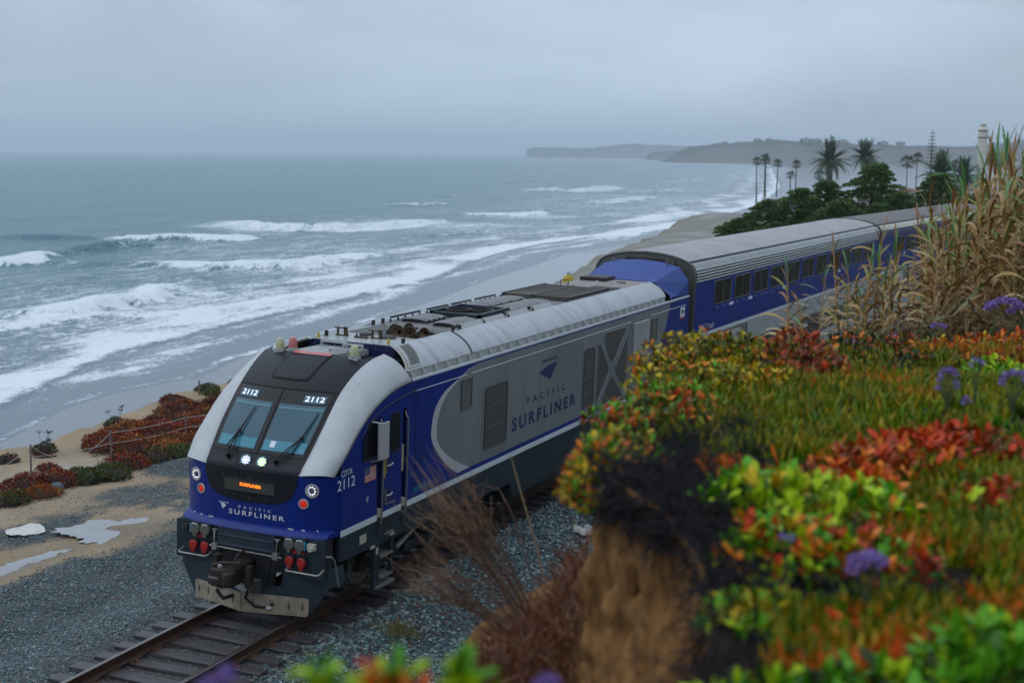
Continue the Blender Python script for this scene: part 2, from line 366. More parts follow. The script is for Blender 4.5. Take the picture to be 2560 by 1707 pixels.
# ---- blue nose
P = []
zs_ = [1.50, 1.56, 1.68, 1.82, 1.98, 2.14, 2.30, 2.40, 2.462]
xs_ = np.concatenate([-np.linspace(1.437, .9, 8), np.linspace(-.85, .85, 18), np.linspace(.9, 1.437, 8)])
for z in zs_:
    row = [(x, fy(x)-(.015 if abs(x) < .9 else 0)*(z-1.5), z) for x in xs_]
    row = [(-1.49, 1.50, z), (-1.475, 1.36, z)]+row+[(1.475, 1.36, z), (1.49, 1.50, z)]
    P.append(row)
mb = MB(); mb.sheet(P, (0, .03, 0)); nose = lb('nose_panel', 'paint_blue', mb, smooth=50)
# ledge under the nose
def ly(x): return .855+.06*x*x+.012*abs(x)**6
xl = np.linspace(-1.43, 1.43, 25); P = []
P.append([(x, fy(x)+.02, 1.575) for x in xl]); P.append([(x, fy(x)-.012, 1.56) for x in xl]); P.append([(x, ly(x)+.02, 1.495) for x in xl]); P.append([(x, ly(x), 1.462) for x in xl]); P.append([(x, ly(x)+.05, 1.45) for x in xl]); P.append([(x, fy(x)+.05, 1.45) for x in xl])
mb = MB(); mb.grid(P); 
for s in (-1, 1): mb.add([(s*1.43, ly(1.43), 1.455), (s*1.43, fy(1.43)+.05, 1.455), (s*1.495, 1.45, 1.455), (s*1.495, 1.45, 1.54), (s*1.43, fy(1.43)-.012, 1.56), (s*1.43, ly(1.43)+.02, 1.495)], [(0, 1, 2), (0, 2, 3, 5), (3, 4, 5)])
lb('nose_ledge', 'paint_blue', mb, smooth=40)
for x, w_ in ((-1.17, .03), (-.99, .05), (-.77, .09), (.80, .10), (1.02, .06), (1.24, .03)):
    mb = MB(); y1 = fy(x)-.02; mb.obox((x, y1-.004, 1.567), (w_/2, 0, 0), (0, .004, .002), (0, -.008, .014)); lb('ledge_label', 'white_print', mb, parent=nose)
# dark fairing laid over the nose (display housing)
bl = [(-.905, 2.47), (-.89, 2.34), (-.86, 2.20), (-.79, 2.08), (-.66, 1.995), (-.42, 1.945), (0, 1.925), (.42, 1.945), (.66, 1.995), (.79, 2.08), (.86, 2.20), (.89, 2.34), (.905, 2.47)]
top = [(-.905+1.81*q/12, 2.475) for q in range(13)]
P = []
for q in range(7):
    k_ = q/6; P.append([((b[0]*(1-k_)+t[0]*k_), fy(b[0]*(1-k_)+t[0]*k_)-.022, b[1]*(1-k_)+t[1]*k_) for b, t in zip(bl, top)])
mb = MB(); mb.sheet(P, (0, .02, 0)); lb('display_housing', 'cab_black', mb, smooth=50)
P = [[(x, fy(x)-.032, z) for x in np.linspace(-.80, .80, 12)] for z in (2.13, 2.40)]
mb = MB(); mb.tube([(x, fy(x)-.024, 2.36-.05*(1-(x/.85)**2)) for x in np.linspace(-.85, .85, 16)], .008, 5); lb('housing_crease', 'rubber', mb)
for x, z in ((-.52, 2.345), (-.25, 2.335), (-.03, 2.33), (.02, 2.33), (.27, 2.30), (.5, 2.30), (.62, 2.16), (.3, 2.02), (.0, 2.0), (-.3, 2.02), (-.62, 2.16)):
    mb = MB(); mb.lathe((x, fy(x)-.022, z), (0, -1, 0), [(.007, 0), (.006, .004)], 6); lb('bolt', 'steel', mb)
P = [[(x, fy(x)-.030, z) for x in np.linspace(-.49, .49, 8)] for z in (2.10, 2.30)]
mb = MB(); mb.sheet(P, (0, .012, 0)); dsp = lb('display', 'display', mb)
for z in (2.092, 2.308):
    mb = MB(); mb.tube([(x, fy(x)-.034, z) for x in np.linspace(-.5, .5, 8)], .010, 5); lb('frame', 'rubber', mb, parent=dsp)
mb = MB()
V, F = text_mb('SURFLINER', .42, .055, bold=.03); x0_ = -.175
mb.add([(x0_+a, fy(x0_+a)-.034, 2.185+b-.03*(a-.25)) for a, b in V], F); mb.build('lettering', 'led_orange', dsp, smooth=0, recalc=False)
# lettering on the nose
def nose_text(txt, x0, x1, z0, h, bold=0.0, spacing=1.0, curve=0.0):
    V, F = text_mb(txt, x1-x0, h, bold=bold, spacing=spacing); mb = MB()
    mb.add([(x0+a, fy(x0+a)-.020, z0+b) for a, b in V], F); mb.build('lettering', 'white_print', nose, smooth=0, recalc=False)
nose_text('SURFLINER', -.40, .68, 1.685, .082, bold=.012, spacing=1.35); nose_text('PACIFIC', -.205, .43, 1.80, .045, spacing=1.9); nose_text('AMTRAK', -.615, -.40, 1.845, .024, bold=.01, spacing=1.1)
def amtrak_mark(to3, m, parent):
    mb = MB()
    for (a, b) in ((0, .30), (.34, .64), (.68, 1.0)):   # three swept blades converging upwards to the right
        L_, R_ = [], []
        for q in range(9):
            t = q/8
            def pt(k_): x0, z0 = -.5+.62*k_, .10-.60*k_; x1, z1 = .5, .5-.0*k_; return (x0+(x1-x0)*t, z0+(z1-z0)*t+.20*math.sin(PI*t)*(1-.75*k_))
            L_.append(pt(a+.0)); R_.append(pt(b))
        vs = [to3(*p) for p in L_]+[to3(*p) for p in R_]; mb.add(vs, [(q, q+1, 9+q+1, 9+q) for q in range(8)])
    mb.build('emblem', m, parent, smooth=0, recalc=False)
amtrak_mark(lambda a, b: (-.515-.115*a*1.0, fy(-.5)-.02, 1.795+.10*b), 'white_print', nose)
# lamps
for s in (-1, 1):
    mb = MB(); pts = [(.93, 2.36), (1.40, 2.39), (1.36, 2.20), (1.22, 1.90), (.98, 1.86), (.93, 2.1)]
    mb.tube([(s*x, fy(x)-.002, z) for x, z in pts+pts[:1]], .006, 4); lb('lamp_panel_joint', 'navy_and_shade', mb, parent=nose)
    mb = MB(); c = (s*1.138, fy(1.138)+.01, 2.24); ax = (s*.25, -1, 0)
    mb.lathe(c, ax, [(.118, 0), (.118, .03), (.092, .034), (.088, .014)], 20, cap=False); hl = lb('headlight', 'louvre', mb)
    mb = MB(); mb.lathe(c, ax, [(.09, .012), (0, .013)], 16, cap=False); lb('reflector', 'cab_black', mb, parent=hl)
    for q in range(9):
        t = 2*PI*q/9; r_ = .064; mb = MB(); mb.lathe((c[0]+r_*math.cos(t), c[1]-.02+s*.25*0-(0 if s < 0 else 0)+(-.0), c[2]+r_*math.sin(t)), ax, [(.017, 0), (.014, .012), (0, .016)], 8, cap=False); lb('bulb', 'lamp_led', mb, parent=hl)
    mb = MB(); mb.lathe((c[0], c[1]-.02, c[2]), ax, [(.028, 0), (.02, .010), (0, .012)], 10, cap=False); lb('bulb', 'lamp_glass', mb, parent=hl)
    mb = MB(); c = (s*1.006, fy(1.006)+.008, 2.015)
    mb.lathe(c, (s*.2, -1, 0), [(.088, 0), (.088, .03), (.068, .034), (.066, .02)], 18, cap=False); ml = lb('marker_light', 'louvre', mb)
    mb = MB(); mb.lathe((c[0], c[1]-.012, c[2]), (s*.2, -1, 0), [(.066, 0), (.05, .018), (0, .026)], 14, cap=False); lb('lens', 'red_lens', mb, parent=ml)
for x, m_ in ((-.15, 'lamp_led_blue'), (.165, 'lamp_led_green')):
    p = face(x/.93, 11.6, .008); c = p
    mb = MB(); mb.lathe(c, (0, -1, .55), [(.105, 0), (.105, .010), (.09, .012), (0, .012)], 20, cap=False); sl = lb('spotlight', 'screen_tint', mb)
    for q in range(12):
        t = 2*PI*q/8; r_ = .062 if q < 8 else .022; t = t if q < 8 else 2*PI*q/4
        mb = MB(); mb.lathe((c[0]+.01+r_*math.cos(t), c[1]-.014-.5*r_*math.sin(t)*-1*.8, c[2]+.01+r_*math.sin(t)*.85), (0, -1, .55), [(.02, 0), (.014, .008), (0, .01)], 7, cap=False); lb('bulb', m_, mb, parent=sl)
# wipers
def wiper(x, flip):
    c = face(x/.93, 13.0, .02); e1 = face((x+(.30 if not flip else .06))/.95, 22, .06); tip = face((x+(.40 if not flip else .15))/.98, 27.6, .04); low = face((x+(.24 if not flip else -.10))/.95, 18.3, .045)
    mb = MB(); mb.lathe(c, (0, -1, .6), [(.035, -.02), (.03, .05), (.012, .06)], 10); wp = lb('wiper', 'rubber', mb)
    for d in (0, .055):
        mb = MB(); mb.tube([c+np.array([d, -.02, .02]), (c+e1)/2+np.array([d, -.035, .03]), e1+np.array([0, 0, 0])], .011, 5); mb.build('arm', 'rubber', wp)
    mb = MB(); mb.tube([low, e1, tip], [.010, .016, .008], 5); mb.build('blade', 'rubber', wp)
    mb = MB(); mb.lathe(e1, (0, -1, .6), [(.03, -.015), (.03, .02)], 8); mb.build('joint', 'rubber', wp)
wiper(-.52, True); wiper(.42, False)

# ---- side skin: livery polygons
arc = [(p[1], p[2]) for p in OS]
side_poly = [(1.40, 1.43), (1.40, 2.462)]+[a for a in arc if a[0] > 1.45]+[(3.85, 3.70), (20.9, 3.70), (20.9, 1.43)]
HR = [(2.62, 2.775), (3.50, 3.665)]
def plate(name, poly, m, s, x=HW, t=.03, parent=None, smooth=0):
    mb = MB(); mb.prism([(s*(x-t), a, b) for a, b in poly], (s*t, 0, 0)); return lb(name, m, mb, parent=parent, smooth=smooth)
for s in (1, -1):
    prev = 0
    for (a, b) in HR+[(21, 22)]:
        q = clip(side_poly, 0, prev, a); 
        if q: plate('side_panel', q, 'paint_blue', s)
        if b < 21:
            q = clip(clip(side_poly, 0, a, b), 1, 3.24, 9); plate('side_panel', q, 'paint_blue', s)
            mb = MB(); X = s*1.44; mb.box(min(X, s*1.40), max(X, s*1.40), a, b, 1.25, 3.25); mb.box(min(s*1.40, s*1.497), max(s*1.40, s*1.497), a, a+.012, 1.25, 3.25); mb.box(min(s*1.40, s*1.497), max(s*1.40, s*1.497), b-.012, b, 1.25, 3.25); lb('handrail_recess', 'navy_and_shade', mb)  # recess walls coloured darker blue to deepen their shade
        prev = b
    # livery: grey field, white crescent, stripes
    gin = [(6.62, 3.655), (6.14, 3.57), (5.44, 3.33), (5.08, 3.11), (4.90, 2.86), (4.845, 2.60), (4.87, 2.45), (4.97, 2.32), (5.14, 2.18), (5.36, 2.04), (5.82, 1.82), (6.33, 1.625)]
    gin = [tuple(p) for p in smooth_curve(gin, 40)]
    gout = [(6.20, 3.60), (5.81, 3.49), (5.20, 3.32), (4.87, 3.13), (4.70, 2.92), (4.64, 2.68), (4.64, 2.52), (4.77, 2.32), (5.06, 2.05), (5.40, 1.81), (5.79, 1.618)]
    gout = [tuple(p) for p in smooth_curve(gout, 40)]
    gr = [(16.70, 1.625), (17.35, 1.80), (17.8, 2.02), (18.12, 2.26), (18.48, 2.66), (18.78, 3.07), (18.97, 3.40), (19.11, 3.66)]
    gr = [tuple(p) for p in smooth_curve(gr, 30)]
    plate('livery_field', gin+gr, 'paint_grey', s, HW+.004, .004)
    plate('livery_crescent', gout+gin[::-1], 'paint_white', s, HW+.005, .004)
    wl = [tuple(p) for p in smooth_curve([(16.92, 1.535), (17.3, 1.62), (17.63, 1.74), (18.06, 2.0), (18.40, 2.18), (18.79, 2.29), (19.4, 2.32), (20.88, 2.33)], 24)]
    wl2 = [(a+.02, b-.09) for a, b in wl]
    plate('livery_line', wl+wl2[::-1], 'paint_stripe', s, HW+.004, .004)
    plate('livery_field', wl2+[(20.88, 1.535)], 'paint_grey', s, HW+.004, .004)
    for a, b in ((1.40, 2.62), (2.775, 3.50), (3.665, 12.33), (12.35, 20.9)): plate('sill_stripe', [(a, 1.425), (b, 1.425), (b, 1.53), (a, 1.53)], 'paint_stripe', s, HW+.008, .008)
    for a, b in ((3.9, 6.15), (6.3, 12.35), (12.38, 20.6)):
        mb = MB(); mb.tube([(s*(HW+.004), a, 3.50), (s*(HW+.004), b, 3.495)], .007, 4); lb('drip_rail', 'paint_stripe', mb)
    for y in (4.0, 12.385, 15.7):
        mb = MB(); mb.tube([(s*(HW+.004), y, 1.54), (s*(HW+.004), y, 3.48)], .004, 4); lb('panel_joint', 'dark_metal', mb)
    plate('roof_rail', [(3.85, 3.695), (20.9, 3.695), (20.9, 3.74), (3.85, 3.74)], 'paint_stripe', s, HW+.012, .03)
    # skirt and tank
    plate('skirt', [(1.40, 1.425), (1.40, 1.0), (8.44, .86), (8.44, .66), (8.9, .62), (13.4, .62), (13.5, .95), (20.9, 1.0), (20.9, 1.425)], 'skirt', s, HW-.006, .06)

# inner walls that close the body
mb = MB(); mb.prism([(-1.39, a, b) for a, b in ((1.5, 1.0), (1.5, 2.35), (3.3, 3.5), (4.3, 3.70), (20.88, 3.70), (20.88, 1.0))], (2.78, 0, 0)); lb('body_core', 'underframe', mb)
mb = MB(); mb.box(-1.45, 1.45, 20.6, 20.9, 1.0, 3.75); lb('rear_wall', 'paint_blue', mb)
mb = MB(); mb.box(-1.1, 1.1, 8.6, 13.4, .3, 1.0); mb.box(-1.44, 1.44, 8.6, 13.4, .42, .9); lb('fuel_tank', 'skirt', mb, bevel=.08)

# right side details
S = 1
def win_round(y0, y1, z0, z1, r=.08): 
    pts = []
    for (cy_, cz_, a0) in ((y1-r, z1-r, 0), (y0+r, z1-r, 90), (y0+r, z0+r, 180), (y1-r, z0+r, 270)):
        for q in range(5): t = math.radians(a0+q*22.5); pts.append((cy_+r*math.cos(t), cz_+r*math.sin(t)))
    return pts
for S in (1, -1):
    dr = plate('cab_door', [(2.79, 1.56), (3.49, 1.56), (3.49, 3.34), (3.2, 3.34), (2.79, 3.20)], 'paint_blue', S, HW+.006, .006)
    plate('window_frame', win_round(3.015, 3.405, 2.50, 3.25, .10), 'navy_and_shade', S, HW+.014, .008, parent=dr)
    plate('door_window', win_round(3.045, 3.375, 2.56, 3.22, .09), 'cab_black_gloss', S, HW+.018, .004, parent=dr)
    cabw = [(2.10, 2.57), (2.11, 2.90), (2.37, 3.235), (2.55, 3.235), (2.55, 2.60)]
    cw_ = plate('cab_window', cabw, 'cab_black_gloss', S, HW+.012, .012)
    mb = MB(); mb.tube([(S*(HW+.012), a, b) for a, b in cabw+cabw[:1]], .014, 5); lb('window_frame', 'rubber', mb, parent=cw_)
    mb = MB(); mb.tube([(S*(HW+.012), a, b) for a, b in ((2.02, 2.98), (2.2, 3.14), (2.45, 3.28), (2.9, 3.40), (3.4, 3.47), (4.0, 3.52))], .012, 5); lb('drip_rail', 'skirt', mb)
    # mirror: ribbed silver panel on two brackets
    mb = MB(); n = 9
    P = [[(S*(HW+.16+.02*math.sin(PI*q/(n-1))), 2.40+.33*q/(n-1), z) for q in range(n)] for z in (2.55, 3.18)]
    mb.sheet(P, (-S*.04, 0, 0)); mr = lb('mirror', 'louvre', mb)
    for z in (2.57, 3.16):
        mb = MB(); mb.tube([(S*HW, 2.36, z+(.05 if z > 3 else -.05)), (S*(HW+.15), 2.45, z+(.02 if z > 3 else -.02))], .016, 6); mb.build('bracket', 'steel', mr)
    for (a, b) in ((2.74, 1), (3.63, 2)):
        mb = MB(); mb.tube([(S*(HW-.02), a, 3.20), (S*(HW+.01), a, 3.10), (S*(HW+.05), a, 3.06), (S*(HW+.05), a-.02, 1.50), (S*(HW+.02), a-.02, 1.34)], .017, 6); lb('handrail', 'steel_worn', mb)
        mb = MB(); mb.box(min(S*1.45, S*1.53), max(S*1.45, S*1.53), a-.10, a-.01, 1.48, 1.62); lb('rail_block', 'label_cream', mb)
        mb = MB(); mb.box(min(S*1.45, S*1.52), max(S*1.45, S*1.52), a-.10, a-.01, 1.36, 1.47); mb.box(min(S*1.45, S*1.52), max(S*1.45, S*1.52), a-.10, a-.02, 1.20, 1.30); lb('latch', 'dark_metal', mb)
    for (y, z0, z1) in ((2.83, 2.14, 2.63), (3.49, 2.14, 2.62)):
        mb = MB(); mb.box(min(S*(HW+.006), S*(HW+.03)), max(S*(HW+.006), S*(HW+.03)), y-.016, y+.016, z0, z1); lb('grip_strip', 'yellow_paint' if y < 3 else 'label_cream', mb)
    for z in (2.36, 1.83):
        mb = MB(); mb.lathe((S*(HW+.006), 2.98, z), (S, 0, 0), [(.13, 0), (.13, .004)], 16); lb('handle_recess', 'navy_and_shade', mb)  # flat dark disc, the shade of a hollow put into its colour
        mb = MB(); mb.tube([(S*(HW+.02), 2.88, z+.08), (S*(HW+.035), 2.89, z-.02), (S*(HW+.05), 3.02, z-.02), (S*(HW+.05), 3.08, z+.01)], .014, 6); mb.box(min(S*(HW+.006), S*(HW+.03)), max(S*(HW+.006), S*(HW+.03)), 2.86, 2.90, z-.16, z+.10); lb('door_handle', 'steel', mb)
    mb = MB(); mb.box(min(S*HW, S*(HW+.012)), max(S*HW, S*(HW+.012)), 2.92, 3.30, 1.635, 1.655); lb('door_trim', 'steel_worn', mb)
    # boarding steps
    st = None
    for (a, b, c_, d) in ((2.55, 2.75, .22, 1.02), (3.17, 3.24, .35, 1.02)): mb = MB(); mb.box(min(S*1.44, S*1.5), max(S*1.44, S*1.5), a, b, c_, d); q_ = lb('step_ladder' if st is None else 'side_rail', 'skirt', mb, parent=st); st = st or q_
    mb = MB(); mb.box(min(S*1.2, S*1.497), max(S*1.2, S*1.497), 2.90, 3.22, 1.10, 1.37); lb('step_well', 'soot_and_shade', mb, parent=st)  # solid black box stands in for the shaded hole
    for z in (1.10, .72, .34):
        mb = MB(); mb.box(min(S*1.22, S*1.53), max(S*1.22, S*1.53), 2.76 if z < 1 else 2.91, 3.20, z, z+.035); lb('step', 'steel_worn', mb, parent=st)
    mb = MB(); mb.box(min(S*1.22, S*1.56), max(S*1.22, S*1.56), 2.6, 3.24, .20, .235); lb('step', 'steel_worn', mb, parent=st)
    for (y, z, w_, h_) in ((2.16, 1.21, .22, .15), (3.2, 1.05, .16, .04), (2.5, .98, .16, .05), (2.66, .87, .07, .12)):
        plate('notice_plate', [(y-w_/2, z-h_/2), (y+w_/2, z-h_/2), (y+w_/2, z+h_/2), (y-w_/2, z+h_/2)], 'label_cream', S, HW+.004, .01)
    # cleaning access panel
    plate('access_panel', win_round(1.88, 2.20, 1.72, 1.98, .02), 'paint_blue', S, HW+.004, .004)
    # screens in the grey field
    def screen(y0, y1, z0, z1, m, frame=.07, r=.05, ribs=2, nm='intake_screen'):
        f_ = plate('screen_frame', win_round(y0-frame, y1+frame, z0-frame, z1+frame, r), 'paint_grey', S, HW+.012, .012)
        plate(nm, win_round(y0, y1, z0, z1, r), m, S, HW+.018, .01, parent=f_)
        for q in range(ribs):
            z = z0+(z1-z0)*(q+1)/(ribs+1); mb = MB(); mb.tube([(S*(HW+.02), y0, z), (S*(HW+.02), y1, z)], .006, 4); lb('screen_rib', 'mesh_screen_light', mb, parent=f_)
        mb = MB(); rr_ = win_round(y0-.01, y1+.01, z0-.01, z1+.01, r); mb.tube([(S*(HW+.02), a, b) for a, b in rr_+rr_[:1]], .010, 4); lb('screen_seal', 'dark_metal', mb, parent=f_)
        for q in range(8):
            for zz in (z0-frame*.6, z1+frame*.6):
                mb = MB(); mb.lathe((S*(HW+.012), y0+(y1-y0)*(q+.5)/8, zz), (S, 0, 0), [(.010, 0), (.008, .006)], 5); lb('bolt', 'steel', mb, parent=f_)
    screen(6.96, 8.03, 1.84, 3.10, 'mesh_screen', .11, .08, 2)
    screen(5.86, 6.30, 2.86, 3.40, 'mesh_screen_light', .05, .02, 0)
    screen(12.50, 13.16, 1.78, 3.18, 'mesh_screen', .08, .10, 3)
    screen(17.50, 17.92, 2.78, 3.38, 'mesh_screen_light', .05, .02, 0)
    # cross-braced screens
    fx = plate('brace_frame', win_round(13.36, 15.62, 1.58, 3.50, .1), 'paint_grey', S, HW+.008, .008)
    for pl in ([(13.86, 3.44), (15.36, 3.42), (15.30, 3.25), (14.60, 2.66), (14.34, 2.67), (13.80, 3.31)],
               [(13.42, 3.20), (13.50, 3.22), (14.22, 2.54), (14.20, 2.40), (13.46, 1.78), (13.40, 1.85)],
               [(15.56, 3.16), (15.47, 3.16), (14.72, 2.50), (14.72, 2.40), (15.45, 1.85), (15.56, 1.92)],
               [(14.40, 2.28), (14.52, 2.28), (15.30, 1.66), (13.66, 1.64)]):
        plate('brace_screen', pl, 'mesh_screen', S, HW+.012, .006, parent=fx)
        mb = MB(); mb.tube([(S*(HW+.014), a, b) for a, b in pl+pl[:1]], .012, 4); lb('screen_seal', 'paint_grey', mb, parent=fx)
    # louvred vent
    lf = plate('vent_frame', [(15.84, 2.40), (17.36, 2.40), (17.36, 3.53), (15.84, 3.53)], 'paint_grey', S, HW+.014, .014)
    plate('vent_back', [(15.97, 2.52), (17.23, 2.52), (17.23, 3.43), (15.97, 3.43)], 'soot_and_shade', S, HW+.016, .006, parent=lf)
    for q in range(18):
        z = 2.54+.88*q/17; mb = MB(); mb.obox((S*(HW+.028), 16.6, z), (S*.016, 0, -.010), (0, .62, 0), (S*.003, 0, .006)); lb('vent_slat', 'louvre', mb, parent=lf)
    # lettering
    fl = loco
    if S == 1:
        side_text('lettering', '2112', 1.27, 2.23, .57, .175, HW+.008, 'white_print', loco); side_text('lettering', 'CDTX', 1.39, 2.445, .36, .10, HW+.008, 'white_print', loco)
        side_text('lettering', 'F', 2.25, 1.83, .07, .09, HW+.008, 'white_print', loco)
        side_text('lettering', 'SIEMENS', 3.97, 1.625, .61, .10, HW+.008, 'cyan_print', loco, bold=.02)
        side_text('lettering', 'SURFLINER', 8.36, 1.96, 3.68, .285, HW+.010, 'navy_print', loco, bold=.025, spacing=1.35)
        side_text('lettering', 'PACIFIC', 9.14, 2.425, 2.20, .15, HW+.010, 'navy_print', loco, bold=.006, spacing=2.1)
        side_text('lettering', 'AMTRAK', 9.90, 3.21, .92, .072, HW+.010, 'navy_print', loco, bold=.02, spacing=1.1)
        amtrak_mark(lambda a, b: (HW+.010, 10.30+1.05*a, 2.965+.33*b), 'navy_print', loco)
        side_text('lettering', 'California', 19.0, 1.90, .9, .22, HW+.010, 'navy_print', loco, shear=.3); side_text('lettering', 'in partnership with', 18.7, 2.12, .9, .05, HW+.010, 'navy_print', loco)
        # national flag
        fg = plate('flag', [(2.185, 2.18), (2.555, 2.18), (2.555, 2.435), (2.185, 2.435)], 'flag_cream', S, HW+.006, .005)
        for q in range(7):
            z = 2.18+.255*2*q/13; z1 = z+.255/13; plate('stripe', [(2.185 if q < 4 else 2.34, z), (2.555, z), (2.555, z1), (2.185 if q < 4 else 2.34, z1)], 'flag_red', S, HW+.009, .004, parent=fg)
        plate('canton', [(2.185, 2.18+.255*6/13), (2.34, 2.18+.255*6/13), (2.34, 2.435), (2.185, 2.435)], 'flag_blue', S, HW+.009, .004, parent=fg)
        for a in range(4):
            for b in range(3):
                mb = MB(); mb.lathe((HW+.010, 2.205+.036*a, 2.315+.045*b), (1, 0, 0), [(.007, 0), (.005, .001)], 5); lb('star', 'white_print', mb, parent=fg)
        fg = plate('flag', [(20.10, 3.12), (20.50, 3.12), (20.50, 3.45), (20.10, 3.45)], 'white_print', S, HW+.006, .005)
        plate('stripe', [(20.10, 3.12), (20.50, 3.12), (20.50, 3.175), (20.10, 3.175)], 'flag_red', S, HW+.009, .004, parent=fg)
        bp = [(20.19, 3.24), (20.21, 3.30), (20.20, 3.36), (20.27, 3.39), (20.36, 3.37), (20.42, 3.33), (20.40, 3.29), (20.39, 3.24), (20.35, 3.24), (20.35, 3.28), (20.26, 3.29), (20.24, 3.24)]
        plate('bear', bp, 'bear_green', S, HW+.009, .004, parent=fg)
S = 1
# ---- roof of the locomotive
ZD = 4.21
def shoulder_pt(t):   # t 0 gutter .. 1 deck edge
    p0, p1, p2 = np.array([1.40, 3.86]), np.array([1.27, 4.11]), np.array([.88, 4.225]); return (1-t)**2*p0+2*t*(1-t)*p1+t*t*p2
segs = [(3.82, 6.49), (6.53, 12.36), (12.375, 15.98), (16.0, 18.98)]
for s in (1, -1):
    for i, (a, b) in enumerate(segs):
        P = []
        for q in range(13):
            t = q/12; x, z = shoulder_pt(t); lean0 = .38*t if i == 0 else (.12*t); lean1 = .12*t if i < 3 else .10*t
            y0_, y1_ = a+lean0, b+lean1; P.append([(s*x, y0_+(y1_-y0_)*j/12, z) for j in range(13)])
        mb = MB(); mb.sheet(P, (-s*.02, 0, -.02)); lb('roof_shoulder', 'roof_white', mb, smooth=60)
    for y in (6.51, ):
        mb = MB(); mb.tube([(s*(shoulder_pt(q/8)[0]+.003), y+.12*q/8, shoulder_pt(q/8)[1]+.003) for q in range(9)], .022, 5); lb('roof_seam', 'dark_metal', mb)
    mb = MB(); mb.tube([(s*(shoulder_pt(q/8)[0]+.004), 3.80+.38*q/8, shoulder_pt(q/8)[1]+.004) for q in range(9)], .022, 5); lb('roof_seam', 'steel_worn', mb)
    # gutter with brackets
    mb = MB(); mb.box(min(s*1.36, s*1.49), max(s*1.36, s*1.49), 3.85, 18.95, 3.70, 3.725); lb('gutter_floor', 'roof_deck', mb)
    mb = MB(); mb.box(min(s*1.36, s*1.385), max(s*1.36, s*1.385), 3.85, 18.95, 3.70, 3.87); lb('gutter_wall', 'louvre', mb)
    brk = None
    for q in range(31):
        y = 3.92+q*.485
        if brk is None:
            mb = MB(); mb.prism([(1.385, 0, 3.72), (1.495, 0, 3.72), (1.50, 0, 3.74), (1.40, 0, 3.87), (1.385, 0, 3.87)], (0, .02, 0)); brk = mb.mesh('gutter_bracket', 'louvre')
        o = link('gutter_bracket', brk, loco, (0, y, 0), scale=(s, 1, 1))
# louvred vent on the curved shoulder behind the cab
mb = MB(); P = []
for q in range(11):
    t = .08+.88*q/10; x, z = shoulder_pt(t); y0_ = 3.86+.42*t; P.append([(x+.010, y0_+.50*j/4, z+.014) for j in range(5)])
mb.sheet(P, (-.015, 0, -.015)); lv = lb('shoulder_vent', 'louvre', mb, smooth=60)
for q in range(13):
    t = .16+.72*q/12; x, z = shoulder_pt(t); x2, z2 = shoulder_pt(t+.028); y0_ = 3.94+.42*t
    mb = MB(); mb.add([(x+.018, y0_, z+.024), (x+.018, y0_+.36, z+.024), (x2+.018, y0_+.36, z2+.024), (x2+.018, y0_, z2+.024)], [(0, 1, 2, 3)]); lb('slot', 'soot_and_shade', mb, parent=lv)
# cab roof well with its equipment tray
mb = MB(); mb.box(-1.1, 1.1, 2.95, 4.35, 3.85, 3.98); lb('roof_well', 'soot_and_shade', mb)
mb = MB(); mb.box(-1.0, .86, 4.33, 4.36, 3.9, ZD-.01); lb('deck_front', 'navy_and_shade', mb)
for q in range(8):
    mb = MB(); mb.lathe((-.85+.22*q, 4.33, 4.12), (0, -1, 0), [(.014, 0), (.01, .008)], 6); lb('bolt', 'steel', mb)
mb = MB(); mb.add([(-.47, 3.03, 4.19), (.42, 2.98, 4.19), (.42, 4.15, 4.13), (-.62, 4.2, 4.13), (-.47, 3.03, 4.10), (.42, 2.98, 4.10), (.42, 4.15, 4.04), (-.62, 4.2, 4.04)], [(0, 1, 2, 3), (4, 7, 6, 5), (0, 4, 5, 1), (1, 5, 6, 2), (2, 6, 7, 3), (3, 7, 4, 0)]); tr = lb('equipment_tray', 'roof_deck', mb)
for (x0, x1, y, z) in ((-.56, -.02, 4.08, 4.20), (-.02, .40, 3.95, 4.20), (.05, .44, 3.35, 4.19)):
    mb = MB(); mb.box(x0, x1, y, y+.05, z, z+.035); mb.box(x0, x0+.03, y, y+.05, 4.10, z); mb.box(x1-.03, x1, y, y+.05, 4.10, z); lb('tray_rail', 'louvre', mb, parent=tr)
mb = MB(); mb.lathe((-.25, 3.45, 4.155), (0, 0, 1), [(.10, 0), (.09, .03), (.02, .045)], 14); lb('tray_dome', 'louvre', mb, parent=tr)
mb = MB(); mb.lathe((.18, 3.62, 4.15), (0, 0, 1), [(.13, 0), (.12, .02), (.02, .02)], 14); lb('tray_dome', 'dark_metal', mb, parent=tr)
def beacon(x, y, z, m):
    mb = MB(); mb.lathe((x, y, z-.12), (0, 0, 1), [(.085, 0), (.085, .03)], 14); mb.box(x-.09, x+.09, y-.07, y+.07, z-.2, z-.12); b = lb('beacon', 'louvre', mb)
    mb = MB(); mb.lathe((x, y, z-.09), (0, 0, 1), [(.080, 0), (.078, .05), (.068, .15), (.05, .172), (0, .178)], 16, cap=False); lb('lens', m, mb, parent=b)
beacon(-.72, 2.97, 4.30, 'beacon_clear'); beacon(-.50, 3.04, 4.32, 'beacon_red'); beacon(.80, 2.98, 4.30, 'beacon_clear')
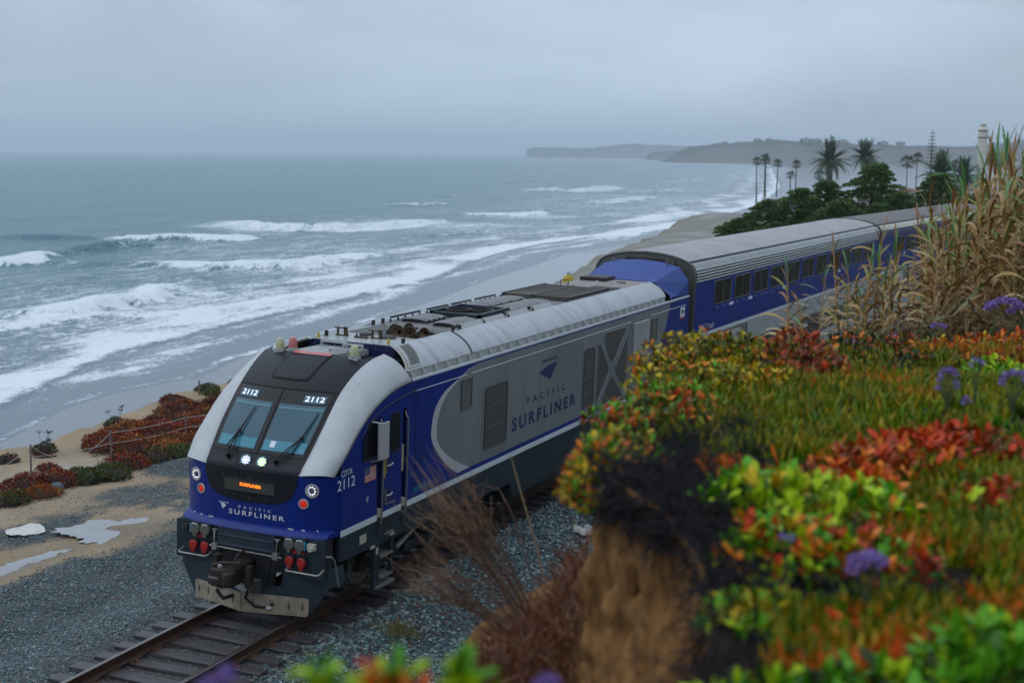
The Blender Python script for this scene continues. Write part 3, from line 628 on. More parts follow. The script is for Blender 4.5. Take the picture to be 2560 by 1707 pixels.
# front deck with open pit
mb = MB()
for (x0, x1, y0_, y1_) in ((-.89, .89, 4.34, 5.40), (-.89, -.80, 5.40, 6.95), (.76, .89, 5.40, 6.95)): mb.box(x0, x1, y0_, y1_, ZD-.03, ZD)
lb('front_deck', 'roof_deck', mb)
mb = MB(); mb.box(-.8, .76, 5.36, 6.98, 3.78, 3.80); mb.box(-.82, -.80, 5.40, 6.96, 3.8, ZD-.03); mb.box(.76, .78, 5.40, 6.96, 3.8, ZD-.03); mb.box(-.8, .76, 6.96, 6.98, 3.8, ZD); mb.box(-.8, .76, 5.38, 5.40, 3.8, ZD-.03); lb('horn_pit', 'louvre', mb)
for i, (x, y, z, r_) in enumerate([(-.16, 6.05, 4.17, .10), (-.02, 5.98, 4.23, .15), (.10, 5.86, 4.22, .16), (.34, 5.9, 4.21, .16), (.47, 5.84, 4.13, .12), (.22, 6.1, 4.28, .12), (.56, 6.1, 4.22, .12)]):
    mb = MB(); mb.lathe((x, y+.32, z-.02), (0, -1, .06), [(.03, 0), (.035, .12), (.055, .22), (r_*.8, .30), (r_, .325), (r_*.92, .33), (r_*.25, .27)], 18, cap=False); lb('horn', 'horn_brown', mb)
mb = MB(); mb.box(-.3, .7, 6.35, 6.42, 3.8, 4.2); lb('horn_bracket', 'dark_metal', mb)
for (x, y) in ((-.62, 4.95), (.12, 4.98)):
    mb = MB(); mb.box(x-.12, x+.14, y-.04, y+.04, ZD, ZD+.02); mb.box(x-.10, x-.07, y-.02, y+.02, ZD, ZD+.14); mb.prism([(x+.06, y-.03, ZD), (x+.13, y-.03, ZD), (x+.11, y-.03, ZD+.17), (x+.05, y-.03, ZD+.17)], (0, .05, 0)); mb.box(x-.16, x+.12, y-.03, y+.02, ZD+.14, ZD+.16); lb('antenna', 'horn_brown', mb)
for (x, y) in ((-.28, 5.28), (.30, 5.15)):
    mb = MB(); mb.lathe((x, y, ZD), (0, 0, 1), [(.13, 0), (.13, .025), (.10, .05), (0, .055)], 16, cap=False); lb('antenna_dome', 'dark_metal', mb)
mb = MB(); mb.box(-.30, -.02, 4.86, 4.92, ZD, ZD+.03)
for q in range(3): mb.lathe((-.26+.10*q, 4.89, ZD+.03), (0, 0, 1), [(.02, 0), (.016, .05)], 6)
lb('antenna_base', 'horn_brown', mb)
for (x, y) in ((-.84, 4.46), (.66, 4.46)):
    mb = MB(); mb.lathe((x, y, ZD), (0, 0, 1), [(.03, 0), (.03, .04), (.022, .10), (.01, .11)], 8); lb('lifting_eye', 'yellow_paint', mb)
for (x, y) in ((-.84, 4.75), (.84, 4.7), (-.86, 6.6), (-.86, 7.0), (.86, 6.75), (.86, 7.05), (-.86, 13.05)):
    mb = MB(); mb.box(x-.02, x+.02, y-.04, y+.04, ZD, ZD+.10); lb('roof_lug', 'soot_and_shade', mb)
# long dirty deck
mb = MB(); mb.box(-.89, .89, 6.98, 13.1, ZD-.03, ZD-.004); lb('middle_deck', 'roof_deck_dirty', mb)
def hatch(x0, x1, y0_, y1_, m='hatch_grey'):
    P = []
    for i in range(7):
        x = x0+(x1-x0)*i/6; P.append([(x, y0_+(y1_-y0_)*j/6, ZD+.045+.06*math.sin(PI*min(max(i/6, .0), 1))**.6*(1 if 0 < j < 6 else .6)) for j in range(7)])
    mb = MB(); mb.sheet(P, (0, 0, -.02)); h = lb('roof_hatch', m, mb, smooth=60)
    mb = MB(); mb.box(x0+.03, x1-.03, y0_+.03, y1_-.03, ZD-.004, ZD+.04); lb('hatch_frame', 'soot_and_shade', mb, parent=h)
    for q in range(4):
        for x in (x0, x1):
            mb = MB(); mb.box(x-.02, x+.02, y0_+(y1_-y0_)*(q+.5)/4-.02, y0_+(y1_-y0_)*(q+.5)/4+.02, ZD, ZD+.06); lb('clamp', 'soot_and_shade', mb, parent=h)
hatch(-.72, -.12, 7.5, 8.45); hatch(.10, .64, 7.3, 8.4); hatch(-.80, -.18, 10.5, 12.8); hatch(-.04, .60, 10.35, 12.6)
mb = MB(); mb.box(-.62, .52, 8.75, 10.15, ZD, ZD+.06); fp = lb('fan_housing', 'dark_metal', mb, bevel=.02)
mb = MB(); mb.box(-.66, -.58, 8.7, 10.2, ZD, ZD+.12); mb.box(.48, .56, 8.7, 10.2, ZD, ZD+.12); mb.box(-.66, .56, 8.7, 8.78, ZD, ZD+.10); mb.box(-.66, .56, 10.12, 10.2, ZD, ZD+.12); lb('fan_frame', 'skirt', mb, parent=fp)
for (x, y) in ((-.28, 9.35), (.14, 9.6)):
    mb = MB(); mb.lathe((x, y, ZD+.06), (0, 0, 1), [(.30, 0), (.30, .06), (.24, .06), (.24, .0)], 20, cap=False); lb('fan_ring', 'soot_and_shade', mb, parent=fp)
for i, (a, b, z) in enumerate([(7.3, 8.6, .11), (8.95, 9.95, .115), (10.15, 11.15, .115), (11.4, 12.5, .115)]):
    mb = MB(); mb.box(-.87, -.82, a, b, ZD+z-.035, ZD+z)
    for q in range(5): mb.box(-.86, -.83, a+(b-a)*q/4-.02, a+(b-a)*q/4+.02, ZD, ZD+z-.05)
    lb('kick_rail', 'skirt' if i == 0 else 'dark_metal', mb)
for (a, b) in ((7.15, 8.2), (8.3, 9.3), (9.55, 10.6), (10.9, 12.0)):
    mb = MB(); mb.add([(.80, a, ZD+.10), (.87, a, ZD), (.87, b, ZD), (.80, b, ZD+.10), (.78, a, ZD+.10), (.78, b, ZD+.10)], [(0, 1, 2, 3), (0, 3, 5, 4)]); mb.box(.77, .80, a, b, ZD, ZD+.10); lb('kick_rail', 'louvre', mb)
for (x, y) in ((.42, 9.0), (.55, 9.9)):
    mb = MB(); mb.tube([(x, y+.06*q, ZD+.03+.012*(q % 2)) for q in range(8)], .03, 6); lb('hose', 'hatch_grey', mb)
mb = MB(); mb.lathe((.28, 8.55, ZD), (0, 0, 1), [(.05, 0), (.03, .07)], 8); lb('lifting_eye', 'yellow_paint', mb)
# radiator / exhaust deck
mb = MB(); mb.box(-1.0, .80, 13.1, 16.2, ZD-.03, ZD+.03); rd = lb('radiator_frame', 'soot_and_shade', mb)
mb = MB(); mb.box(-.98, .72, 13.28, 16.0, ZD+.03, ZD+.05); lb('radiator_core', 'burnt_slats', mb, parent=rd)
mb = MB()
for q in range(44): y = 13.32+2.64*q/43; mb.obox((-.13, y, ZD+.062), (.84, 0, 0), (0, .012, .006), (0, -.004, .010))
o = lb('slats', 'burnt_slats', mb, smooth=0, parent=rd); o['kind'] = 'stuff'
for (x0, x1) in ((-1.0, -.96), (-.22, -.16), (.70, .78)):
    mb = MB(); mb.box(x0, x1, 13.24, 16.05, ZD+.03, ZD+.09); lb('radiator_rail', 'dark_metal', mb, parent=rd)
mb = MB(); mb.box(.78, .88, 13.1, 16.2, ZD-.03, ZD+.02); lb('radiator_edge', 'roof_deck_dirty', mb, parent=rd)
mb = MB(); mb.box(-.89, .89, 16.2, 19.2, ZD-.03, ZD-.002); lb('rear_deck', 'roof_brown', mb)
mb = MB(); mb.box(-.90, -.15, 18.3, 19.1, ZD, ZD+.09); h = lb('rear_hatch', 'soot_and_shade', mb)
mb = MB(); mb.box(-.88, -.17, 18.33, 19.07, ZD+.09, ZD+.10); lb('screen', 'burnt_slats', mb, parent=h)
mb = MB(); mb.box(.06, .80, 16.35, 16.9, ZD, ZD+.02); lb('rear_grille', 'soot_and_shade', mb)
for (x, y, r_) in ((-.1, 17.5, .06), (.25, 17.6, .05), (.55, 17.4, .06), (-.62, 16.6, .04)):
    mb = MB(); mb.lathe((x, y, ZD), (0, 0, 1), [(r_*1.5, 0), (r_*1.4, .02), (r_, .03), (r_*.8, .09), (0, .10)], 10, cap=False); lb('roof_vent', 'louvre', mb)
mb = MB(); mb.tube([(-.75, 16.5, ZD), (-.75, 16.5, ZD+.15), (-.55, 16.55, ZD+.16), (-.55, 16.55, ZD)], .015, 5); lb('roof_bracket', 'dark_metal', mb)
mb = MB(); mb.obox((.35, 18.2, ZD+.03), (.12, .02, 0), (0, .03, 0), (0, 0, .02)); lb('roof_bracket', 'roof_deck_dirty', mb)
# tail fairing climbing to the height of the coach
A = [(-1.03, 19.12, ZD+.01), (-.5, 19.12, ZD+.02), (0, 19.12, ZD+.025), (.5, 19.12, ZD+.02), (1.0, 19.12, ZD+.01)]
B = [(-1.13, 20.85, 4.50), (-.6, 20.85, 4.64), (0, 20.85, 4.68), (.62, 20.85, 4.645), (1.18, 20.85, 4.52)]
mb = MB(); P = [[np.array(a)*(1-k_/8)+np.array(b)*(k_/8) for a, b in zip(A, B)] for k_ in range(9)]; mb.sheet(P, (0, 0, -.03)); lb('tail_fairing', 'paint_blue_faded', mb, smooth=40)
for s in (1, -1):
    v = [(s*1.0, 19.12, ZD+.01), (s*1.18, 20.85, 4.52), (s*1.47, 20.85, 4.15), (s*1.41, 20.02, 3.78), (s*1.36, 19.5, 3.82), (s*1.47, 20.85, 3.72), (s*1.41, 19.4, 3.74)]
    mb = MB(); mb.add(v, [(0, 1, 2, 3), (0, 3, 4), (3, 2, 5), (4, 3, 6), (3, 5, 6)]); lb('tail_facet', 'paint_blue_faded', mb, smooth=0)
    for q in range(5):
        mb = MB(); mb.box(min(s*1.40, s*1.47), max(s*1.40, s*1.47), 19.6+.28*q, 19.66+.28*q, 3.74, 3.80); lb('lug', 'navy_and_shade', mb)
for x in (-.78, .86):
    mb = MB(); mb.lathe((x, 20.7, 4.60), (0, -.3, 1), [(.03, -.03), (.03, .02), (.012, .08)], 8); lb('lifting_eye', 'steel', mb)
mb = MB(); mb.box(-1.1, 1.1, 20.6, 20.88, 3.7, 4.48); lb('rear_wall', 'navy_and_shade', mb)

# ---- front end below the nose
mb = MB(); mb.box(-1.42, 1.42, 1.0, 1.3, .80, 1.46); lb('end_wall', 'soot_and_shade', mb)
mb = MB(); mb.prism([(-.57, .88, 1.45), (.56, .88, 1.45), (.56, .88, 1.13), (-.57, .88, 1.13)], (0, .12, 0)); gp = lb('centre_panel', 'plow_grey', mb, bevel=.01)
for (a, b) in ((1.33, 1.345), (1.17, 1.185)):
    mb = MB(); mb.obox((0, .872, (a+b)/2), (.54, 0, 0), (0, .012, .0), (0, .004, .012)); lb('rib', 'plow_grey', mb, parent=gp)
for s in (-1, 1):
    mb = MB(); mb.box(min(s*.66, s*1.46), max(s*.66, s*1.46), .96, 1.02, .80, 1.45); sp = lb('socket_plate', 'skirt', mb)
    mb = MB(); mb.box(min(s*.58, s*.66), max(s*.58, s*.66), .97, 1.0, .9, 1.45); lb('gap', 'soot_and_shade', mb)
    for (x, z) in ((.83, 1.345), (1.035, 1.345)):
        mb = MB(); mb.box(s*x-.10, s*x+.10, .90, .97, z-.02, z+.12); so = lb('socket_box', 'dark_metal', mb)
        mb = MB(); mb.lathe((s*x, .90, z), (0, -1, 0), [(.098, 0), (.098, .02), (.085, .032), (.02, .036), (0, .036)], 16, cap=False); mb.box(s*x-.03, s*x+.03, .87, .90, z-.13, z-.08); lb('socket_cover', 'mesh_screen_light', mb, parent=so)
        mb = MB(); mb.box(s*x-.05, s*x+.05, .872, .878, z+.075, z+.10); lb('label', 'white_print', mb, parent=so)
    mb = MB(); mb.box(s*1.1-.012 if s > 0 else -1.14, s*1.1+.04 if s > 0 else -1.09, .88, .93, 1.28, 1.42); lb('blue_tab', 'cyan_print', mb)
    mb = MB(); mb.box(s*.98-.12, s*.98+.12, .94, .955, 1.19, 1.25); rl = lb('warning_label', 'red_paint', mb)
    for (x, z) in ((.84, 1.06), (1.07, 1.06)):
        mb = MB(); mb.box(s*x-.075, s*x+.075, .90, .97, z-.02, z+.09); so = lb('socket_box', 'dark_metal', mb)
        mb = MB(); mb.lathe((s*x, .90, z), (0, -1, 0), [(.082, 0), (.082, .02), (.07, .034), (0, .036)], 16, cap=False); mb.prism([(s*x-.045, .89, z-.055), (s*x+.045, .89, z-.055), (s*x+.018, .89, z-.13), (s*x-.018, .89, z-.13)], (0, -.02, 0)); lb('socket_cover', 'red_paint', mb, parent=so)
    mb = MB(); mb.box(s*1.25-.07, s*1.25+.07, .88, .96, 1.30, 1.40); mb.lathe((s*1.25, .88, 1.32), (0, -1, 0), [(.045, 0), (.04, .03), (.02, .03)], 12); lb('cable_box', 'label_cream' if s > 0 else 'dark_metal', mb)
    mb = MB(); x0, x1 = (.83, 1.46) if s > 0 else (-1.30, -.72)
    mb.tube([(x0, .95, .98), (x0, .80, .94), (x0+.03, .78, .93), (x1-.03, .78, .93), (x1, .80, .94), (x1, .95, .98)], .016, 6); lb('grab_bar', 'steel_worn', mb)
    mb = MB(); mb.tube([(s*.62, .90, 1.40), (s*.62, .86, 1.36), (s*.61, .85, 1.18), (s*.60, .84, 1.12)], .012, 6); mb.box(s*.62-.05, s*.62+.05, .86, .90, 1.38, 1.41); lb('lever', 'steel', mb)
    mb = MB(); mb.box(s*.60-.05, s*.60+.05, .82, .90, 1.06, 1.17); lb('lever_block', 'steel_worn', mb)
    mb = MB(); mb.tube([(s*1.46, 1.0, 1.19), (s*1.52, 1.10, 1.17), (s*1.54, 1.16, 1.10), (s*1.54, 1.30, .62)], .018, 6); lb('corner_handrail', 'steel_worn', mb)
mb = MB(); mb.tube([(-.70, .84, 1.12), (.72, .84, 1.105)], .014, 6); lb('cut_lever', 'steel', mb)
# snow plow: grey wings and tan wear plates
def ply(x, z): return .74+.26*abs(x)+.10*(.45-z)*0
for s in (-1, 1):
    pol = [(.70, .86), (1.40, .92), (1.46, .62), (1.16, .17), (.0, .17), (.0, .42), (.36, .53), (.66, .60)]
    mb = MB(); mb.prism([(s*x, ply(x, z)+.02, z) for x, z in pol], (0, .03, 0)); lb('plow_wing', 'plow_grey', mb, smooth=0)
    mb = MB(); mb.prism([(s*1.40, ply(1.4, 1)+.02, .92), (s*1.46, ply(1.46, 1)+.02, .62), (s*1.48, 1.6, .62), (s*1.42, 1.6, .92)], (s*.02, 0, 0)); lb('plow_return', 'plow_grey', mb, smooth=0)
    pol = [(.006, .105), (1.09, .105), (1.125, .14), (1.135, .385), (1.10, .42), (.006, .435)]
    mb = MB(); mb.prism([(s*x, ply(x, z), z) for x, z in pol], (0, .022, 0)); wpz = lb('wear_plate', 'plow_tan', mb, smooth=0, bevel=.006)
    for x in (.20, .50, .80, 1.03):
        mb = MB(); y = ply(x, .3); mb.box(s*x-.010, s*x+.010, y-.006, y, .22, .34); lb('slot', 'rubber', mb, parent=wpz)
        mb = MB(); mb.lathe((s*x, y-.004, .31), (0, -1, 0), [(.020, 0), (.016, .016), (0, .02)], 7, cap=False); lb('bolt', 'steel_worn', mb, parent=wpz)
# coupler
mb = MB(); mb.box(-.12, .12, .55, 1.2, .72, .98); cp = lb('coupler', 'coupler_rust', mb, bevel=.03)
mb = MB(); mb.prism([(-.27, .24, .64), (-.04, .24, .64), (.12, .42, .64), (.12, .62, .64), (-.16, .62, .64), (-.28, .44, .64)], (0, 0, .32)); lb('head', 'coupler_rust', mb, bevel=.04, parent=cp)
mb = MB(); mb.prism([(-.02, .22, .68), (.08, .14, .68), (.17, .22, .68), (.16, .38, .68), (.03, .42, .68)], (0, 0, .24)); lb('knuckle', 'coupler_rust', mb, bevel=.03, parent=cp)
for z in (.70, .80, .90):
    mb = MB(); mb.box(-.285, -.10, .225, .25, z-.018, z+.018); lb('rib', 'steel_worn' if z == .8 else 'coupler_rust', mb, parent=cp)
mb = MB(); mb.lathe((-.12, .33, .60), (0, 0, 1), [(.05, 0), (.05, .40), (.03, .42)], 8); lb('pin', 'steel_worn', mb, parent=cp)
mb = MB(); mb.tube([(-.24, .30, .98), (-.10, .34, 1.03), (.10, .45, 1.02), (.22, .42, 1.05)], .035, 6); lb('lifter', 'coupler_rust', mb, parent=cp)
mb = MB(); mb.box(.24, .34, .50, .60, .62, .98); mb.box(-.48, -.38, .6, .75, .6, 1.05); mb.tube([(0, .55, 1.03), (0, .70, 1.12), (0, .84, 1.13)], .022, 6); lb('bracket', 'coupler_rust', mb, parent=cp)
mb = MB(); mb.tube([(-.30, .62, .66), (-.30, .50, .48), (-.14, .44, .40), (.02, .50, .46)], .035, 8); lb('brake_hose', 'rubber', mb, parent=cp)
mb = MB(); mb.tube([(.22, .68, .62), (.20, .58, .42), (.42, .52, .33), (.66, .56, .33), (.72, .62, .40)], .026, 8); lb('brake_hose', 'rubber', mb, parent=cp)
mb = MB(); mb.lathe((.64, .54, .33), (1, .1, .05), [(.04, 0), (.045, .06), (.03, .10)], 8); lb('hose_coupling', 'steel_worn', mb, parent=cp)
mb = MB(); mb.lathe((.30, .60, .62), (0, -1, 0), [(.06, 0), (.06, .06), (.03, .08)], 10); mb.box(.22, .40, .62, .75, .50, .72); lb('valve', 'mesh_screen', mb, parent=cp)
for x in (-.55, .62, .5): 
    mb = MB(); mb.tube([(x, .86, 1.04), (x*1.02, .80, .85), (x*.95, .84, .70)], .022, 6); lb('air_hose', 'rubber', mb)
mb = MB(); mb.box(-.4, .5, .98, 1.02, .50, .80); lb('draft_pocket', 'underframe', mb)
# ---- trucks
for yc in (4.7, 16.5):
    tk = empty('truck', (0, yc, 0), parent=loco)
    for dy in (-1.4, 1.4):
        for s in (-1, 1):
            mb = MB(); mb.lathe((s*.68, dy, .52), (s, 0, 0), [(.545, -.0), (.545, .03), (.52, .035), (.52, .10), (.44, .11), (.40, .06), (.16, .06), (.14, .14), (0, .14)], 28, cap=False); mb.build('wheel', 'steel_worn', tk)
    for s in (-1, 1):
        mb = MB(); mb.prism([(s*1.02, -2.1, .45), (s*1.02, -1.9, .72), (s*1.02, -.9, .80), (s*1.02, -.5, .62), (s*1.02, .5, .62), (s*1.02, .9, .80), (s*1.02, 1.9, .72), (s*1.02, 2.1, .45), (s*1.02, 1.0, .42), (s*1.02, .5, .36), (s*1.02, -.5, .36), (s*1.02, -1.0, .42)], (s*.14, 0, 0)); mb.build('side_frame', 'underframe', tk)
        for dy in (-1.4, 1.4):
            mb = MB(); mb.box(s*1.16-.06, s*1.16+.06, dy-.17, dy+.17, .38, .68); mb.lathe((s*1.22, dy, .53), (s, 0, 0), [(.12, 0), (.11, .03), (0, .03)], 12, cap=False); mb.build('axle_box', 'underframe', tk)
            mb = MB(); mb.lathe((s*1.12, dy*.72, .70), (0, 0, 1), [(.09, 0), (.09, .25)], 10); mb.build('spring', 'dark_metal', tk)
        mb = MB(); mb.tube([(s*1.24, -.9, .60), (s*1.26, .2, .95)], .055, 8); mb.build('damper', 'steel_worn', tk)
        mb = MB(); mb.tube([(s*1.24, .35, .30), (s*1.24, .35, .95)], .045, 8); mb.build('damper', 'dark_metal', tk)
        mb = MB(); mb.box(s*1.20-.05, s*1.20+.05, -.55, .55, .44, .60); mb.build('bolster', 'underframe', tk)
    mb = MB(); mb.box(-.9, .9, -.4, .4, .4, .85); mb.build('bolster_beam', 'underframe', tk); mb = MB(); mb.box(-.9, .9, -2.2, -2.0, .42, .6); mb.build('cross_beam', 'underframe', tk)
# ------------------------------------------------------------------ ground sheet: track bed, bluff top, cliff, beach, inland
def interp(y, pts): 
    pts = np.array(pts, float); return np.interp(y, pts[:, 0], pts[:, 1])
EDGE = [(-60, -15.0), (0, -15.6), (12.5, -16.35), (14.2, -15.9), (16.4, -16.25), (18.4, -16.7), (20.9, -17.05), (22.4, -17.6), (25.3, -17.55), (45, -18.6), (68, -21.6), (95, -28.5), (115, -32), (136, -35), (150, -37), (165, -36), (185, -30), (220, -20), (400, 0), (6000, 400)]
SWASH = [(-60, -64), (62, -66.9), (65, -66.8), (79, -72.7), (87, -74.1), (94.6, -73.7), (98.6, -72.5), (113, -77.2), (129, -79.1), (151, -81.7), (178, -86.1), (217, -94.5), (250, -99.3), (282, -106.4), (309, -104.6), (348, -106.5), (385, -108), (459, -114.5), (582, -136), (800, -168), (1200, -264), (2500, -560), (4500, -1130), (8000, -2600)]
SFOAM = [(-60, -70), (73, -77.5), (77.4, -78.6), (87.4, -82.6), (100, -88.3), (111, -92.2), (124, -93.1), (141, -96), (155, -97), (172, -98), (194, -102.4), (213, -103.6), (248, -113.6), (282, -121.5), (316, -125), (343, -123.4), (357, -118), (407, -120), (472, -127), (630, -146), (996, -222), (2500, -590), (8000, -2650)]
def fnoise(x, y, s, seed=0, oct=4):
    """cheap vectorised value noise, -1..1"""
    out = 0; amp = 1; tot = 0
    for o_ in range(oct):
        X = x*s+seed*17.3+o_*9.1; Y = y*s+seed*5.7+o_*3.3; i = np.floor(X).astype(np.int64); j = np.floor(Y).astype(np.int64); fx_ = X-i; fy_ = Y-j
        fx_ = fx_*fx_*(3-2*fx_); fy_ = fy_*fy_*(3-2*fy_)
        def h(a, b):
            q = (a*374761393+b*668265263+seed*1013904223) & 0xffffffff; q = ((q ^ (q >> 13))*1274126177) & 0xffffffff; return ((q ^ (q >> 16)) & 0xffff)/32767.5-1
        out = out+amp*((h(i, j)*(1-fx_)+h(i+1, j)*fx_)*(1-fy_)+(h(i, j+1)*(1-fx_)+h(i+1, j+1)*fx_)*fy_); tot += amp; amp *= .5; s *= 2.03
    return out/tot
def sstep(x, a, b): t = np.clip((x-a)/(b-a), 0, 1); return t*t*(3-2*t)
def tx(y): return (1-np.cos(np.clip((y-YCC)*KC, -.2, .9)))/KC-KC*5.9**2/2
def land_h(x, y):
    x = np.asarray(x, float); y = np.asarray(y, float)
    o = x-tx(y); e = interp(y, EDGE)+.35*fnoise(x, y, .25, 3); d = x-e          # d>0 on the bluff top
    n = fnoise(x, y, .35, 1)
    top = np.where(np.abs(o) < 1.75, -.235-o*.029, 0)
    L = -.05*fnoise(x, y, 1.1, 45)*sstep(-o, 6.3, 7.2)-.235-.50*sstep(-o, 1.75, 4.2)-.10*sstep(-o, 5, 9)+.05*n*sstep(-o, 4, 6)+.12*sstep(d, 3.0, .2)*n
    R_ = -.235-.30*sstep(o, 1.75, 3.4)+.03*n*sstep(o, 2.5, 4)+5.6*sstep(o, 5.6, 12.5)*(1-sstep(y, 90, 150))*sstep(o, 4.0, 6.0)
    top = np.where(o < -1.75, L, np.where(o > 1.75, R_, top))
    # gravel heap near the shrubs
    top = top+.28*np.exp(-(((x+9.6)/1.3)**2+((y-12.8)/1.4)**2))
    # sand hump at the far end of the bluff
    top = top+1.6*np.exp(-(((x+33)/7)**2+((y-150)/14)**2))
    # inland falls to the park level and then climbs eastwards
    far = sstep(y, 165, 300); inland = -11.5+.030*np.maximum(0, x+40)+.004*np.maximum(0, y-600)+.8*fnoise(x, y, .01, 5)
    top = top*(1-far)+np.minimum(inland, 60)*far
    sw = interp(y, SWASH); bw = np.maximum(6.5, .35*(e-sw)*0+7)
    toe = e-7; k_ = np.clip((toe-x)/np.maximum(toe-sw, 5), 0, 3)
    beach = -12.3-2.7*k_**.9+.10*fnoise(x, y, .15, 7)*(1-np.clip(k_, 0, 1))
    c = sstep(-d, 0.0, 7.0); c = c**.8
    return np.where(d >= 0, top, top*(1-c)+beach*c)
xs = np.concatenate([np.linspace(-5200, -420, 14), np.linspace(-380, -92, 18), np.arange(-90, -21, 1.5), np.arange(-21, 12, .2), np.arange(12, 60, 2.5), np.geomspace(61, 4500, 22)])
ys = np.concatenate([np.arange(-60, -9, 3), np.arange(-9, 40, .22), np.arange(40, 260, 1.6), np.geomspace(262, 9000, 46)])
GX, GY = np.meshgrid(xs, ys); GZ = land_h(GX, GY)
near_ = (np.abs(GX) < 25) & (GY < 60); GZ = GZ+np.where(near_, .02*fnoise(GX, GY, 2.5, 9, 3), 0)
V = np.stack([GX, GY, GZ], -1).reshape(-1, 3); m_ = len(xs); n_ = len(ys)
I = np.arange((n_-1)*m_).reshape(n_-1, m_)[:, :-1].ravel(); F = np.stack([I, I+1, I+m_+1, I+m_], 1)
X, Y = V[:, 0], V[:, 1]; o_ = X-tx(Y); d_ = X-interp(Y, EDGE); sw_ = interp(Y, SWASH)
sand = np.array([.30, .21, .122]); sandy2 = np.array([.33, .265, .195]); gravel = np.array([.040, .046, .050]); cliffc = np.array([.20, .135, .085])  # gravel ground coloured dark as the shade in gaps between stones
nz = fnoise(X, Y, .5, 11)[:, None]; nz2 = fnoise(X, Y, 2.2, 13)[:, None]
def gravel_mask(x, y):
    o = x-tx(y); n = fnoise(x, y, .45, 21)*1.0+.35*fnoise(x, y, 1.6, 22)
    main = sstep(-o, 7.35, 6.75)+0*x
    main = np.where(o > 0, sstep(o, 6.2, 5.0), np.where(y < 4.5, sstep(-o, 6.9, 6.5), sstep(-o, 6.6+.5*n, 6.0+.5*n)))
    heap = sstep(np.hypot((x+9.6)/1.4, (y-12.6)/1.5)+.2*n, 1.15, .85)
    fn_ = .5*fnoise(x, y, 3.2, 23); p1 = sstep(np.hypot((x+8.9)/1.15, (y-9.7)/1.25)+.6*n+fn_, 1.35, .6)*.85; p2 = sstep(np.hypot((x+9.0)/.75, (y-6.2)/1.5)+.5*n+fn_, 1.3, .6); p3 = sstep(np.hypot((x+6.6)/1.0, (y-10.2)/2.0)+.6*n+fn_, 1.35, .6)*.8; p4 = sstep(np.hypot((x+10.2)/.7, (y-5.0)/.8), 1.1, .8); p5 = sstep(np.hypot((x+6.2)/2.0, (y-16)/8)+.4*n, 1.1, .9)
    return np.clip(np.maximum.reduce([main, heap, p1, p2, p3, p4, p5]), 0, 1)
gm = gravel_mask(X, Y)[:, None]*(d_ > 1)[:, None]
path = sstep(d_, 1.6, 3.0)*sstep(d_, 6.5, 4.5)
col = sand*(1+.22*nz+.12*nz2); col = col*(1-path[:, None]*.6)+sandy2*(1+.18*nz)*(path[:, None]*.6)
col = col*(1-gm)+gravel*(1+.2*nz2)*gm
oil = np.exp(-(o_/1.5)**4)[:, None]; col = col*(1-.65*oil)+np.array([.05, .04, .035])*.65*oil
hum = sstep(Y, 40, 70)[:, None]; col = col*(1-hum)+np.array([.205, .195, .165])*(1+.3*nz)*hum
bank = sstep(o_, 5.4, 6.6)[:, None]; col = col*(1-bank)+np.array([.045, .042, .020])*(1+.5*nz+.3*nz2)*bank
pw_ = np.maximum(np.exp(-(((X+7.5)/1.0)**2+((Y-6.6)/1.25)**2)**1.5), np.exp(-(((X+7.4)/.42)**2+((Y-3.1)/2.2)**2)**1.5))*(.75+.5*nz[:, 0]); pw_ = np.clip(pw_*1.3, 0, 1); col = col*(1-.55*pw_[:, None])
cl = sstep(-d_, .0, .8)[:, None]; col = col*(1-cl)+cliffc*(1+.25*nz)*cl
# beach: dry grey sand with wrack, darkening to wet sand
wetline = np.interp(Y, [60, 110, 150, 200, 260, 330, 420, 600], [-30, -40, -62, -72, -84, -90, -104, -125]); wet = sstep(X, wetline+6+5*nz[:, 0], wetline-5+5*nz[:, 0])
wr = fnoise(X, Y, .12, 31)[:, None]
bc = np.array([.175, .165, .125])*(1+.25*wr+.15*nz); bc = np.where(fnoise(X, Y, .35, 33)[:, None]+.6*wr > .55, bc*.45, bc)
wc = np.array([.105, .115, .125])*(1+.1*wr); bc = bc*(1-wet[:, None])+wc*wet[:, None]
bz = sstep(-d_, 5.0, 7.5)[:, None]; col = col*(1-bz)+bc*bz
inl = sstep(Y, 170, 260)[:, None]*(d_ > -5)[:, None]; gcol = np.array([.07, .075, .055])*(1+.4*fnoise(X, Y, .03, 41)[:, None]); col = col*(1-inl)+gcol*inl
wetness = np.clip(np.maximum(wet*bz[:, 0], .0), 0, 1); wetness = np.maximum(wetness, .6*pw_); wetness = np.maximum(wetness, .42*path*(nz[:, 0] > .05)*(d_ > 0))
t = bpy.data.materials.new('ground'); t.use_nodes = True; MATS['ground'] = t; nt_ = t.node_tree; b_ = nt_.nodes['Principled BSDF']; b_.inputs['Specular IOR Level'].default_value = .4
a1 = N(nt_, 'ShaderNodeAttribute', attribute_name='Col'); a2 = N(nt_, 'ShaderNodeAttribute', attribute_name='Wet')
geo = N(nt_, 'ShaderNodeNewGeometry'); tn = N(nt_, 'ShaderNodeTexNoise'); tn.inputs['Scale'].default_value = 9; tn.inputs['Detail'].default_value = 8; tn.inputs['Roughness'].default_value = .72; nt_.links.new(geo.outputs['Position'], tn.inputs['Vector'])
mr = N(nt_, 'ShaderNodeMapRange'); mr.inputs['From Min'].default_value = .3; mr.inputs['From Max'].default_value = .7; mr.inputs['To Min'].default_value = .72; mr.inputs['To Max'].default_value = 1.28; nt_.links.new(tn.outputs[0], mr.inputs[0])
